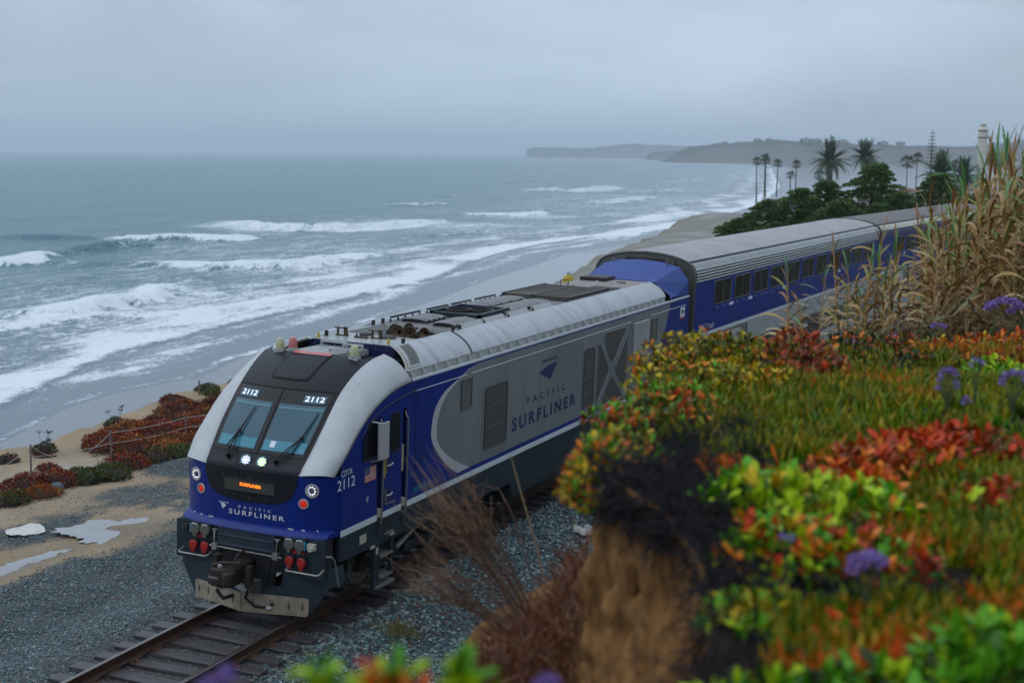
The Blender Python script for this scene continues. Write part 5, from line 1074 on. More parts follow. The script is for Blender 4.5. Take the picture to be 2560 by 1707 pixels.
    mb = MB(); mb.box(.86, .92, -.08, .0, 4.42, 4.68); mb.build('end_bracket', 'coach_end', root)
    mb = MB(); mb.box(-1.4, 1.4, .1, Lc-.1, .9, 1.2); mb.build('underframe', 'underframe', root)
    for yc in (3.68, 21.82):
        for dy in (-1.3, 1.3):
            for s in (-1, 1):
                mb = MB(); mb.lathe((s*.7, yc+dy, .46), (s, 0, 0), [(.47, 0), (.47, .12), (.36, .12), (.34, .05), (0, .05)], 20, cap=False); mb.build('wheel', 'steel_worn', root)
        for s in (-1, 1):
            mb = MB(); mb.box(s*1.1-.08, s*1.1+.08, yc-1.9, yc+1.9, .36, .62); mb.build('truck_frame', 'underframe', root, bevel=.04)
    return root
S0 = 21.32
make_coach(S0, 'silver fluted double-deck coach with a blue window band, directly behind the locomotive', 1)
make_coach(S0+25.9, 'blue coach with a cream eave line and dark roof, half hidden by the reeds', 2)
# ------------------------------------------------------------------ left bluff: shrubs, rope fence, litter, puddles
mat('leafy', (.1, .1, .05), .5, var=.25, vscale=25, attr='Col', spec=.4)
mat('twig', (.035, .026, .022), .8, var=.3, vscale=12)
def tri_leaves(P, Nn, size, aspect=.45, bend=.3):
    """quad leaves (4 verts, 2 tris as one quad) at points P pointing along Nn"""
    n = len(P); d = Nn/np.linalg.norm(Nn, axis=1, keepdims=True); a = rng.normal(size=(n, 3)); s = np.cross(d, a); s /= np.linalg.norm(s, axis=1, keepdims=True)
    L = (size*rng.uniform(.6, 1.3, n))[:, None]; w_ = L*aspect*.5; up = np.cross(s, d)
    V = np.stack([P, P+d*L*.55+s*w_+up*L*bend*.1, P+d*L-np.array([0, 0, 1])*L*bend*.2, P+d*L*.55-s*w_+up*L*bend*.1], 1).reshape(-1, 3)
    return V, np.arange(n*4).reshape(n, 4)
PALS = {'red': [(.26, .026, .020), (.19, .016, .016), (.34, .055, .022), (.12, .018, .014)], 'orange': [(.50, .15, .02), (.44, .09, .018), (.38, .20, .025)], 'green': [(.055, .11, .02), (.10, .15, .022), (.04, .08, .016)], 'olive': [(.15, .15, .025), (.20, .16, .025), (.08, .10, .018)], 'brown': [(.05, .035, .025), (.035, .025, .022), (.08, .05, .03)], 'dark': [(.025, .04, .015), (.04, .045, .02)]}
def pal_cols(n, mix):
    ks = list(mix); w_ = np.array([mix[k_] for k_ in ks], float); ch = rng.choice(len(ks), n, p=w_/w_.sum()); out = np.empty((n, 3))
    for i, k_ in enumerate(ks):
        m__ = ch == i; p_ = np.array(PALS[k_]); out[m__] = p_[rng.integers(0, len(p_), m__.sum())]
    return out*rng.uniform(.7, 1.3, (n, 1))
def shrub(x, y, rx, ry, h, mix, label, group='ice plant shrubs on the sandy bluff', dens=1500, stalks=0, leaf=.075):
    z = float(land_h(x, y)); h *= .82; root = empty('ice_plant_shrub', (x, y, z-.02), (0, 0, rng.uniform(0, 6)*0)); tag(root, label, 'shrub', group)
    n = int(dens*rx*ry*PI*1.2); q = rng.normal(size=(n, 3)); q[:, 2] = np.abs(q[:, 2]); q /= np.linalg.norm(q, axis=1, keepdims=True)
    bump = 1+.28*fnoise(q[:, 0]*1.2+x, q[:, 1]*1.2+y, 2.4, 91)+rng.uniform(-.12, .10, n)
    P = q*np.array([rx, ry, h])*bump[:, None]; nn = q*np.array([.6, .6, 1])+rng.normal(size=(n, 3))*.45+np.array([0, 0, .5])
    V, F = tri_leaves(P, nn, leaf); cols = pal_cols(n, mix)
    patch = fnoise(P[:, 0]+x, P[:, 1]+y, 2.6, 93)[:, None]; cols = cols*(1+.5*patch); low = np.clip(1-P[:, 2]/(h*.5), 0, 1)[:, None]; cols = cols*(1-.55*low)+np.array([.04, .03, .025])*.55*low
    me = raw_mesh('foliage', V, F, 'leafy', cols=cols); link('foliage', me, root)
    mb = MB(); P2 = []
    for i in range(7):
        t = i/6*PI/2; P2.append([(math.cos(a)*rx*.86*math.cos(t), math.sin(a)*ry*.86*math.cos(t), h*.82*math.sin(t)) for a in np.linspace(0, 2*PI, 13)])
    mb.grid(P2); mb.build('twigs', 'twig', root)
    for k_ in range(stalks):
        a = rng.uniform(0, 6.28); bx, by = rx*.4*math.cos(a), ry*.4*math.sin(a); hh = h+rng.uniform(.18, .42); mb = MB(); top = (bx*1.8, by*1.8, hh)
        mb.tube([(bx, by, h*.5), (bx*1.4, by*1.4, h*.5+hh*.5), top], .006, 4)
        for j in range(5): mb.tube([top, (top[0]+rng.uniform(-.1, .1), top[1]+rng.uniform(-.1, .1), top[2]+rng.uniform(.0, .08))], [.005, .012], 4)
        mb.build('stalk', 'twig', root)
    return root
RED = {'red': .72, 'orange': .18, 'brown': .10}; MIX = {'red': .42, 'orange': .34, 'brown': .14, 'olive': .10}; GRN = {'green': .5, 'olive': .45, 'dark': .1}; ORG = {'orange': .65, 'red': .2, 'olive': .15}; DRK = {'dark': .5, 'brown': .3, 'green': .2}
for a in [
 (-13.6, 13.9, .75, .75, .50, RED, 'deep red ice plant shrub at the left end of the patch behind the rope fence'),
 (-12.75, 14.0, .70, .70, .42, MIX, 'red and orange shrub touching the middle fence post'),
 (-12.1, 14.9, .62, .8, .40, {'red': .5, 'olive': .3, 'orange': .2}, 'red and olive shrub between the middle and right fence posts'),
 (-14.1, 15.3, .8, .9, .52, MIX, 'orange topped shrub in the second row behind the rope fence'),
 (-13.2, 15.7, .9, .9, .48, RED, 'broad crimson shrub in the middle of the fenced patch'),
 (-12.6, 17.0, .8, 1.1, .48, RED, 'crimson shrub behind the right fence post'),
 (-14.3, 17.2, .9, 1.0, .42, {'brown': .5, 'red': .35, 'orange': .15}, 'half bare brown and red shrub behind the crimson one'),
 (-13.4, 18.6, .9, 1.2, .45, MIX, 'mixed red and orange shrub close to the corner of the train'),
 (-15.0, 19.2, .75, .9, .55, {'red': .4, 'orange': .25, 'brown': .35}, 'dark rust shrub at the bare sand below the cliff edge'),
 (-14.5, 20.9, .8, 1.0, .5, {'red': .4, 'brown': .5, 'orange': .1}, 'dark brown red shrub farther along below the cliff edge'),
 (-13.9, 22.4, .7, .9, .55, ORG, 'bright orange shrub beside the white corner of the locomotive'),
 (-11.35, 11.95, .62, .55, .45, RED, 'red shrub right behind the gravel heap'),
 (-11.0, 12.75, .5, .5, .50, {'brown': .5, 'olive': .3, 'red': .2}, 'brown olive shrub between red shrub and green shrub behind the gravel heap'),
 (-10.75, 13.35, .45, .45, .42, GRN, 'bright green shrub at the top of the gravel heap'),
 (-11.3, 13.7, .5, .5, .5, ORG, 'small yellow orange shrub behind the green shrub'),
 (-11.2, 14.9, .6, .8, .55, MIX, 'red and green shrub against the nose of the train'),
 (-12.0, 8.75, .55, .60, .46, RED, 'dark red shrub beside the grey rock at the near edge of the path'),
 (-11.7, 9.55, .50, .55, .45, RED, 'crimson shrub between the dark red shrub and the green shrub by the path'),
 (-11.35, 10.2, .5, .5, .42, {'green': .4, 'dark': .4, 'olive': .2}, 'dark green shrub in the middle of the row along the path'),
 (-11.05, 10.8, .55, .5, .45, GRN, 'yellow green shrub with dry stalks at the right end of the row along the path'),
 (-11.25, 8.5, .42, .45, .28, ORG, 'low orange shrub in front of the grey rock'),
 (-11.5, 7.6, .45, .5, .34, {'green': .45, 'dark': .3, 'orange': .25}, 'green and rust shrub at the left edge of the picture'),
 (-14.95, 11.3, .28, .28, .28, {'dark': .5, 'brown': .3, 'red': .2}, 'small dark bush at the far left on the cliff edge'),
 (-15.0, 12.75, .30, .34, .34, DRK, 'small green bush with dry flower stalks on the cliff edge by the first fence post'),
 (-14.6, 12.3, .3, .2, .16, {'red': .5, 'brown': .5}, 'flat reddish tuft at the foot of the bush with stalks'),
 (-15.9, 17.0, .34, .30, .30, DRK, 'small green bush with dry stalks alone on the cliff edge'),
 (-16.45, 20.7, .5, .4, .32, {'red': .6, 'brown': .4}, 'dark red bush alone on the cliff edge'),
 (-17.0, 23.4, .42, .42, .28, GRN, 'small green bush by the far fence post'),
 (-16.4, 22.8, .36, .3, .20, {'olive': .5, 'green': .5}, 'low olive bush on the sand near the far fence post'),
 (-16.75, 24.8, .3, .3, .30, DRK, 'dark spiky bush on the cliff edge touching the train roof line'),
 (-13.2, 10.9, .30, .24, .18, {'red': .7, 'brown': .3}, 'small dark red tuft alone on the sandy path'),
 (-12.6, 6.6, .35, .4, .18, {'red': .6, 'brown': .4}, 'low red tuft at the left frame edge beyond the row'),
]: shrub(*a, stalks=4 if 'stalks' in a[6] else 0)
# beyond the train roof a dark bush near the walker
shrub(-18.6, 60.0, .7, .7, .55, DRK, 'dark olive bush on the cliff edge left of the person in yellow', dens=500, leaf=.12)

# rope fence
mat('post_wood', (.16, .13, .11), .75, var=.3, vscale=8); mat('rope', (.42, .39, .34), .8)
fence = tag(empty('rope_fence', (-13.5, 10.6, float(land_h(-13.5, 10.6)))), 'low fence of thin grey posts and two sagging ropes along the sandy path', 'fence'); fo = np.array(fence.location)
pts = [(-14.35, 8.1), (-13.53, 10.62), (-12.77, 12.99), (-12.18, 15.62), (-11.7, 18.2)]; tops = []
for i, (x, y) in enumerate(pts):
    z = float(land_h(x, y)); h = .74; mb = MB(); lean = .03*math.sin(i*2.2)
    mb.tube([np.array((x, y, z-.1))-fo, np.array((x+lean, y, z+h))-fo], .026, 7); mb.build('post', 'post_wood', fence); tops.append((x+lean, y, z))
for lev, sag in ((.70, .05), (.40, .06)):
    for a, b in zip(tops[:-1], tops[1:]):
        if lev > .5 and a is tops[1] : sag_ = .52
        else: sag_ = sag
        if a is tops[0]: sag_ = .5 if lev > .5 else .30
        mb = MB(); mb.tube([np.array(a)*(1-t)+np.array(b)*t+np.array((0, 0, lev-sag_*4*t*(1-t)))-fo for t in np.linspace(0, 1, 9)], .009, 5); mb.build('rope', 'rope', fence)
z = float(land_h(-16.66, 22.4)); mb = MB(); mb.tube([(-16.66, 22.4, z-.1), (-16.64, 22.4, z+.55)], .03, 6); tag(mb.build('fence_post', 'post_wood'), 'single thin post standing alone at the cliff edge', 'post')
# rock, sheet of plastic, litter
mat('rock_grey', (.10, .115, .125), .7, var=.25, vscale=8, bump=.4); mat('plastic_white', (.62, .60, .55), .5, dirt=(.3, .2, .12), damt=.6, dscale=5); mat('yellow_cap', (.6, .5, .03), .4)
def blob(name, c, r, m, seed, amp=.25, flat=1.0, n=9):
    mb = MB(); P = []
    for i in range(n):
        t = PI*i/(n-1); row = []
        for j in range(13):
            a = 2*PI*j/12; d = np.array([math.sin(t)*math.cos(a), math.sin(t)*math.sin(a), math.cos(t)]); k_ = 1+amp*noise.noise(Vector(d*1.7)+Vector((seed, 0, 0))); row.append(np.array(c)+d*np.array(r)*k_)
        P.append(row)
    mb.grid(P); return mb.build(name, m, smooth=50)
z = float(land_h(-11.4, 9.1)); tag(blob('rock', (-11.2, 9.0, z+.10), (.20, .14, .13), 'rock_grey', 3), 'smooth grey rock among the dark red shrubs', 'rock')
P = []
for i in range(11):
    row = []
    for j in range(9):
        u_, v_ = i/10*2-1, j/8*2-1; rr_ = 1/max(1, math.hypot(u_, v_)); u2, v2 = u_*rr_, v_*rr_; x, y = -9.25+.38*u2+.05*math.sin(5*v2), 5.75+.62*v2*.8; row.append((x, y, float(land_h(x, y))+.025+.05*abs(noise.noise(Vector((x*5, y*5, 0))))+.03*(1-abs(u2))))
    P.append(row)
mb = MB(); mb.sheet(P, (0, 0, -.012)); tag(mb.build('plastic_sheet', 'plastic_white', smooth=50), 'torn white plastic sheet lying on the sand left of the puddle', 'litter')
x, y = 2.72, 9.5; z = float(land_h(x, y))+.06; lt = tag(empty('litter', (x, y, z)), 'crumpled white plastic wrapper with a yellow tip on the dark gravel', 'litter')
for (dx, dy, rz_) in ((0, 0, .3), (.16, .14, .1)):
    P = []
    for i in range(9):
        row = []
        for j in range(5):
            t = i/8*2-1; s_ = j/4*2-1; w_ = .14*(1-abs(t)**3); c, s2 = math.cos(-1.0+rz_), math.sin(-1.0+rz_); a, b = .33*t, w_*s_; row.append((dx+a*c-b*s2, dy+a*s2+b*c, .06*(1-s_*s_)+.02*math.sin(7*t)+.02))
        P.append(row)
    mb = MB(); mb.sheet(P, (0, 0, -.015)); mb.build('wrapper', 'plastic_white', lt, smooth=60)
mb = MB(); mb.lathe((-.22, .22, .03), (-.6, .7, .2), [(.04, 0), (.05, .05), (.02, .09)], 8); mb.build('tip', 'yellow_cap', lt)
# puddles
m_ = mat('puddle_water', (.19, .185, .175), .03, spec=1.0, var=.3, vscale=1.2)
def puddle(c, poly, z):
    P = np.array(poly, float); cen = P.mean(0); n = 140; out = []
    pr_ = np.array(smooth_curve(list(P)+[P[0]], n))[:-1]
    for p in pr_: d = p-cen; k_ = .93+.36*noise.noise(Vector((p[0]*2.2, p[1]*2.2, 3)))+.22*noise.noise(Vector((p[0]*6, p[1]*6, 5))); out.append((*(cen+d*k_), z))
    mb = MB(); mb.add([(cen[0], cen[1], z)]+out, [(0, i+1, (i+1) % len(out)+1) for i in range(len(out))]); tag(mb.build('puddle', 'puddle_water', smooth=0, recalc=False), kind='structure')
def lz(pts, q=.6): return float(np.quantile([float(land_h(a, b)) for a, b in pts], q))
pp = [(-8.55, 6.0), (-8.3, 7.1), (-7.7, 7.75), (-6.9, 7.55), (-6.5, 6.9), (-6.9, 6.3), (-7.0, 5.6), (-7.5, 5.5)]; puddle(0, pp, lz(pp, .62)+.006)
pp = [(-7.75, 2.2), (-7.75, 3.6), (-7.55, 4.6), (-7.25, 5.0), (-7.2, 4.2), (-7.2, 3.2), (-7.05, 2.2), (-7.2, 1.2)]; puddle(0, pp, lz(pp, .62)+.006)
# dry tuft on the right-hand ballast
n = 500; P = np.stack([2.35+rng.normal(size=n)*.16, 1.95+rng.normal(size=n)*.16, np.zeros(n)], 1); P[:, 2] = land_h(P[:, 0], P[:, 1]); nn = rng.normal(size=(n, 3))*.7+np.array([0, 0, .7]); V, F = tri_leaves(P, nn, .20, .06)
tag(link('grass_tuft', raw_mesh('grass_tuft', V, F, 'leafy', cols=np.array([(.20, .16, .05)])*rng.uniform(.5, 1.3, (n, 1)))), 'pale dry grass tuft growing out of the gravel beside the track', 'grass tuft')
# walker in yellow
mat('jacket_yellow', (.52, .38, .01), .5, var=.1, vscale=6); mat('skin', (.42, .26, .19), .5); mat('cloth_dark', (.03, .035, .05), .8); mat('cap_blue', (.45, .52, .58), .7)
px_, py_ = -17.0, 58.7; pz_ = float(land_h(px_, py_)); per = tag(empty('person', (px_, py_, pz_), (0, 0, .5)), 'person in a yellow rain jacket and pale hood standing on the cliff edge', 'person')
joints = [((0, 0, .95), .14), ((0, 0, 1.2), .13), ((0, 0, 1.40), .15), ((0, 0, 1.50), .06), ((0, 0, 1.60), .085), ((0, .01, 1.70), .09), ((.20, 0, 1.40), .06), ((.27, 0, 1.12), .05), ((.25, -.10, .90), .04), ((.24, -.14, .80), .035), ((-.20, 0, 1.40), .06), ((-.27, 0, 1.12), .05), ((-.25, -.08, .90), .04), ((-.24, -.12, .80), .035), ((.10, 0, .88), .10), ((.11, .01, .50), .07), ((.11, .0, .10), .05), ((.11, -.14, .05), .04), ((-.10, 0, .88), .10), ((-.12, .02, .50), .07), ((-.13, .04, .10), .05), ((-.13, -.10, .05), .04)]
edges = [(0, 1), (1, 2), (2, 3), (3, 4), (4, 5), (2, 6), (6, 7), (7, 8), (8, 9), (2, 10), (10, 11), (11, 12), (12, 13), (0, 14), (14, 15), (15, 16), (16, 17), (0, 18), (18, 19), (19, 20), (20, 21)]
me = bpy.data.meshes.new('body'); me.from_pydata([j[0] for j in joints], edges, []); o = link('body', me, per); sk = o.modifiers.new('skin', 'SKIN'); 
for i, j in enumerate(joints): me.skin_vertices[0].data[i].radius = (j[1], j[1]*.85)
me.skin_vertices[0].data[0].use_root = True; o.modifiers.new('sub', 'SUBSURF').levels = 1; o.modifiers['sub'].render_levels = 2
dg = bpy.context.evaluated_depsgraph_get(); bpy.context.view_layer.update(); nm = bpy.data.meshes.new_from_object(o.evaluated_get(bpy.context.evaluated_depsgraph_get())); o.modifiers.clear(); o.data = nm; nm.materials.clear(); nm.materials.append(MATS['cloth_dark']); nm.materials.append(MATS['skin'])
for p in nm.polygons: p.material_index = 1 if (p.center.z > 1.5 or (p.center.z < .92 and abs(p.center.x) > .2)) else 0
nm.shade_smooth()
mb = MB(); P = []
for (r1_, r2_, z) in ((.27, .20, .62), (.26, .19, .85), (.23, .17, 1.1), (.25, .17, 1.32), (.22, .14, 1.44), (.10, .09, 1.53)): P.append([(r1_*math.cos(a), r2_*math.sin(a), z) for a in np.linspace(0, 2*PI, 17)])
mb.grid(P)
for s in (-1, 1): mb.tube([(s*.19, 0, 1.42), (s*.28, 0, 1.12), (s*.26, -.09, .90)], [.085, .075, .06], 9)
mb.build('jacket', 'jacket_yellow', per, smooth=60)
mb = MB(); mb.lathe((0, .01, 1.56), (0, 0, 1), [(.10, 0), (.125, .06), (.125, .14), (.09, .20), (0, .225)], 12, cap=False); mb.build('hood', 'cap_blue', per, smooth=60)
# ------------------------------------------------------------------ right-hand bluff under the camera
RH = np.array([math.cos(yaw), math.sin(yaw)]); FH = np.array([-math.sin(yaw), math.cos(yaw)]); BO = np.array([13.3069, -18.3714])
def bw(lat, d): return BO[0]+lat*RH[0]+d*FH[0], BO[1]+lat*RH[1]+d*FH[1]     # bluff axes -> world
EDG_B = [(-14, -9), (-9, -4), (-5, 1.2), (-2.2, 2.55), (-.75, 2.95), (-.1, 3.25), (.36, 3.6), (.53, 4.05), (.66, 4.5), (.71, 4.95), (.67, 5.25), (.60, 5.5), (.47, 5.72), (.40, 6.0), (.39, 6.4), (.45, 7.0), (.72, 8.5), (1.42, 10.7), (1.85, 12.2), (2.3, 15.5), (3.4, 17.6), (6, 19.5), (13, 22)]
es = np.array(smooth_curve(EDG_B, 420)); L_ = np.concatenate([[0], np.cumsum(np.linalg.norm(np.diff(es, axis=0), axis=1))])
# denser sampling on the visible face
su = np.unique(np.concatenate([np.linspace(0, L_[-1], 200), np.linspace(np.interp(2.5, es[:, 1], L_), np.interp(11, es[:, 1], L_), 300)])); el = np.interp(su, L_, es[:, 0]); ed = np.interp(su, L_, es[:, 1])
tl = np.gradient(el, su); td = np.gradient(ed, su); nl, nd = -td, tl; nn_ = np.hypot(nl, nd); nl /= nn_; nd /= nn_      # outward (to the track)
k_ = np.ones(15)/15; nl = np.convolve(np.pad(nl, 7, 'edge'), k_, 'valid'); nd = np.convolve(np.pad(nd, 7, 'edge'), k_, 'valid')
def plat_z(lat, d): return 6.13-.42*np.maximum(0, d-11.3)+.06*fnoise(np.asarray(lat, float), np.asarray(d, float), .6, 101)-.10*np.exp(-((np.asarray(d)-3)/1.2)**2)+.20*np.exp(-((np.asarray(d)-5.8)/.9)**2-((np.asarray(lat)-.4)/.7)**2)
def edge_lat(d): return np.interp(d, ed, el)
zt = plat_z(el, ed)
lv = np.concatenate([np.linspace(0, 1.0, 40), np.linspace(1.05, 7.2, 46)]); rows = []
for h in lv:
    offs = -.06*sstep(h, .02, .25)+.07*np.maximum(0, h-.15)+.16*np.maximum(0, h-1.2)+.25*np.maximum(0, h-5)+.85*np.exp(-((ed-8.4)/1.0)**2)*sstep(h, .75, 1.5)
    r1 = fnoise(su*8, su*0+h*2.4, 1.0, 103); r2 = fnoise(su*24, su*0+h*9, 1.0, 104); r3 = fnoise(su*3, su*0+h*1.1, 1.0, 105)
    o = offs+(.10*r1+.055*r2+.13*r3)*min(1, h*4); x, y = bw(el+nl*o, ed+nd*o); rows.append(np.stack([x, y, np.maximum(zt-h, -1.2)], 1))
V = np.concatenate(rows); n = len(su); I = (np.arange(len(lv)-1)[:, None]*n+np.arange(n-1)).ravel(); F = np.stack([I, I+1, I+n+1, I+n], 1)
mat('bluff_soil', (.30, .15, .055), .9, var=.45, vscale=9, stretch=(1, 1, .38), dirt=(.040, .019, .010), damt=1.0, dscale=13, bump=.9, bscale=22, spec=.1)  # dark streaks in the colour stand in for shade in the rills
me = raw_mesh('bluff_face', V, F, 'bluff_soil', smooth=True); bl_ = tag(link('bluff_face', me), kind='structure')
# plateau sheet
drow = np.concatenate([np.linspace(-9, 2.4, 24), np.arange(2.45, 12, .06), np.linspace(12.1, 22, 40)]); P = []
for d in drow:
    e = float(edge_lat(d)) if d > -9 else -14; q = e+.004+np.concatenate([np.linspace(0, 3, 30), np.geomspace(3.2, 40, 18)]); zz = plat_z(q, np.full(len(q), d)); zz = zz+np.where(d > 13, 0, 0)+1.2*sstep(q, 7, 25); x, y = bw(q, d); P.append(np.stack([x, y, zz], 1))
V = np.concatenate(P); n = P[0].shape[0]; I = (np.arange(len(P)-1)[:, None]*n+np.arange(n-1)).ravel(); F = np.stack([I, I+1, I+n+1, I+n], 1)
mat('litter_and_shade', (.022, .017, .014), .9, var=.5, vscale=12, dirt=(.06, .04, .025), damt=.5, dscale=5, bump=.8, bscale=40, spec=.04)  # dead litter, coloured near black so gaps between plants look shaded
tag(link('bluff_top', raw_mesh('bluff_top', V, F, 'litter_and_shade', smooth=True)), kind='structure')

# ---- ice plant mat: upright finger leaves
mat('ice_plant', (.1, .1, .02), .38, var=.2, vscale=40, attr='Col', spec=.2)
def fingers(name, lat, d, size, cols, lean=.35, lift=0.0):
    n = len(lat); x, y = bw(lat, d); z = plat_z(lat, d)+lift; P = np.stack([x, y, z], 1)
    dirv = rng.normal(size=(n, 3))*lean; dirv[:, 2] = 1; dirv /= np.linalg.norm(dirv, axis=1, keepdims=True)
    a = rng.normal(size=(n, 3)); s = np.cross(dirv, a); s /= np.linalg.norm(s, axis=1, keepdims=True); t = np.cross(dirv, s)
    L = (size*rng.uniform(.6, 1.35, n))[:, None]; w_ = L*.10; curve = s*L*.16
    ring = []
    for (h, wk, cv) in ((0, .8, 0), (.55, 1.0, .3)):
        c = P+dirv*L*h+curve*cv
        for k_ in range(3): ang = 2*PI*k_/3; ring.append(c+(s*math.cos(ang)+t*math.sin(ang))*w_*wk)
    ring.append(P+dirv*L+curve)
    V = np.stack(ring, 1).reshape(-1, 3); Fb = np.array([(0, 1, 4), (0, 4, 3), (1, 2, 5), (1, 5, 4), (2, 0, 3), (2, 3, 5), (3, 4, 6), (4, 5, 6), (5, 3, 6)])
    F = (Fb[None]+(np.arange(n)*7)[:, None, None]).reshape(-1, 3); c = np.repeat(cols, 9, 0).reshape(n, 9, 3); tip = c[:, 6:]*np.array([1.5, .85, .8]); c[:, 6:] = tip
    tag(link(name, raw_mesh(name, V, F, 'ice_plant', cols=c.reshape(-1, 3))), kind='stuff')
def mat_points(n, d0, d1, inset=.05, pw=1.0):
    d = d0+(d1-d0)*rng.random(n)**pw; lat = edge_lat(d)+inset+(d*.40+.5-edge_lat(d)-inset)*rng.random(n); return lat, d
n = 42000; lat, d = mat_points(n, 3.3, 12.2)
bare = .8*fnoise(lat, d, 1.3, 111)+.9*fnoise(lat, d, 4.5, 112); edge_d = lat-edge_lat(d)
keep = (bare > -.30) & ~((edge_d < .50) & (d > 4.7) & (d < 7.3)) & ~((edge_d < .22) & (d < 5)); lat, d = lat[keep], d[keep]; n = len(lat)
och = fnoise(lat, d, .9, 113)+.7*fnoise(lat, d, 3.0, 114); g = np.array([(.085, .20, .005), (.12, .225, .006), (.185, .215, .008), (.048, .145, .004)])[rng.integers(0, 4, n)]; o_ = np.array([(.42, .105, .008), (.33, .15, .010), (.42, .065, .008)])[rng.integers(0, 3, n)]; ko = np.clip(sstep(och+.16*rng.normal(size=n), .26, .7)*.9, 0, 1)[:, None]*np.clip(1.2-.08*np.abs(d-6)[:, None], .3, 1)
fingers('ice_plant_mat', lat, d, .098, (g*(1-ko)+o_*ko)*rng.uniform(.55, 1.35, (n, 1))*(1+.45*fnoise(lat, d, 6, 118))[:, None])
# ---- dead stems hanging over the edge
mat('dead_stem', (.020, .017, .020), .8, var=.7, vscale=30, spec=.15)
def stems(name, lat, d, z0, n_seg, ln, rad, kind='stuff', drop=.35, m='dead_stem', up=.15):
    mb = MB()
    for a, b, z in zip(lat, d, z0):
        x, y = bw(a, b); p = np.array([x, y, z]); v = rng.normal(size=3)*np.array([.6, .6, .35]); v[2] += up; pts = [p]
        for k_ in range(n_seg): v = v+rng.normal(size=3)*.35+np.array([0, 0, -drop/ n_seg]); p = p+v/np.linalg.norm(v)*ln/n_seg; pts.append(p)
        mb.tube(pts, [rad*(1-.6*i/n_seg) for i in range(n_seg+1)], 3, cap=False)
    o = mb.build(name, m, smooth=0, recalc=False); tag(o, kind=kind); return o
n = 2600; d = rng.uniform(4.7, 7.8, n); lat = edge_lat(d)-.03+rng.random(n)**1.2*.85; stems('dead_stem_mat', lat, d, plat_z(lat, d)+rng.uniform(-.03, .09, n), 3, .15, .0045, drop=.1)
n = 700; d = rng.uniform(3.7, 5.2, n); lat = edge_lat(d)-.05+rng.random(n)*.3; stems('dead_stem_mat', lat, d, plat_z(lat, d)+rng.uniform(-.25, .05, n), 3, .16, .004)

n = 1100; d = rng.uniform(5.35, 6.4, n); lat = edge_lat(d)-.05+rng.random(n)*.2; stems('dead_stem_mat', lat, d, plat_z(lat, d)+rng.uniform(-.12, .02, n), 3, .17, .0045, drop=.55, up=-.1)
# ---- broad leaved sea lavender: every leaf is a part
LC = {'green': (.09, .30, .008), 'lime': (.36, .52, .006), 'yellow': (.55, .40, .012), 'orange': (.66, .19, .010), 'red': (.50, .050, .008), 'dark': (.02, .045, .010), 'olive': (.20, .21, .010), 'rust': (.26, .06, .015), 'pink': (.33, .075, .035)}
for k_, c in LC.items(): mat('leaf_'+k_, c, .42, var=.25, vscale=14, dirt=tuple(np.array(c)*np.array([1.3, .5, .6])), damt=.5, dscale=9, spec=.2)
def leaf_mesh(bend, w, cup, m):
    P = []
    for i in range(6):
        t = i/5; ww = w*(.22+.78*math.sin(PI*min(1, t**1.3*.92+.03))**.8)*(1 if i < 5 else .55); c = np.array([0, t, bend*t*t*-.5]); P.append([c+np.array([-ww, 0, cup*ww]), c, c+np.array([ww, 0, cup*ww])])
    mb = MB(); mb.grid(P); return mb.mesh('leaf', m, 60, recalc=False)
LM = {k_: [leaf_mesh(b, w, c, 'leaf_'+k_) for b, w, c in ((.1, .19, .45), (.5, .22, .3), (-.2, .16, .5), (.7, .20, .25))] for k_ in LC}
mat('lavender_flower', (.24, .13, .44), .7, var=.5, vscale=60); mat('flower_pale', (.45, .34, .62), .7, var=.3, vscale=60); mat('stem_green', (.06, .08, .03), .6)
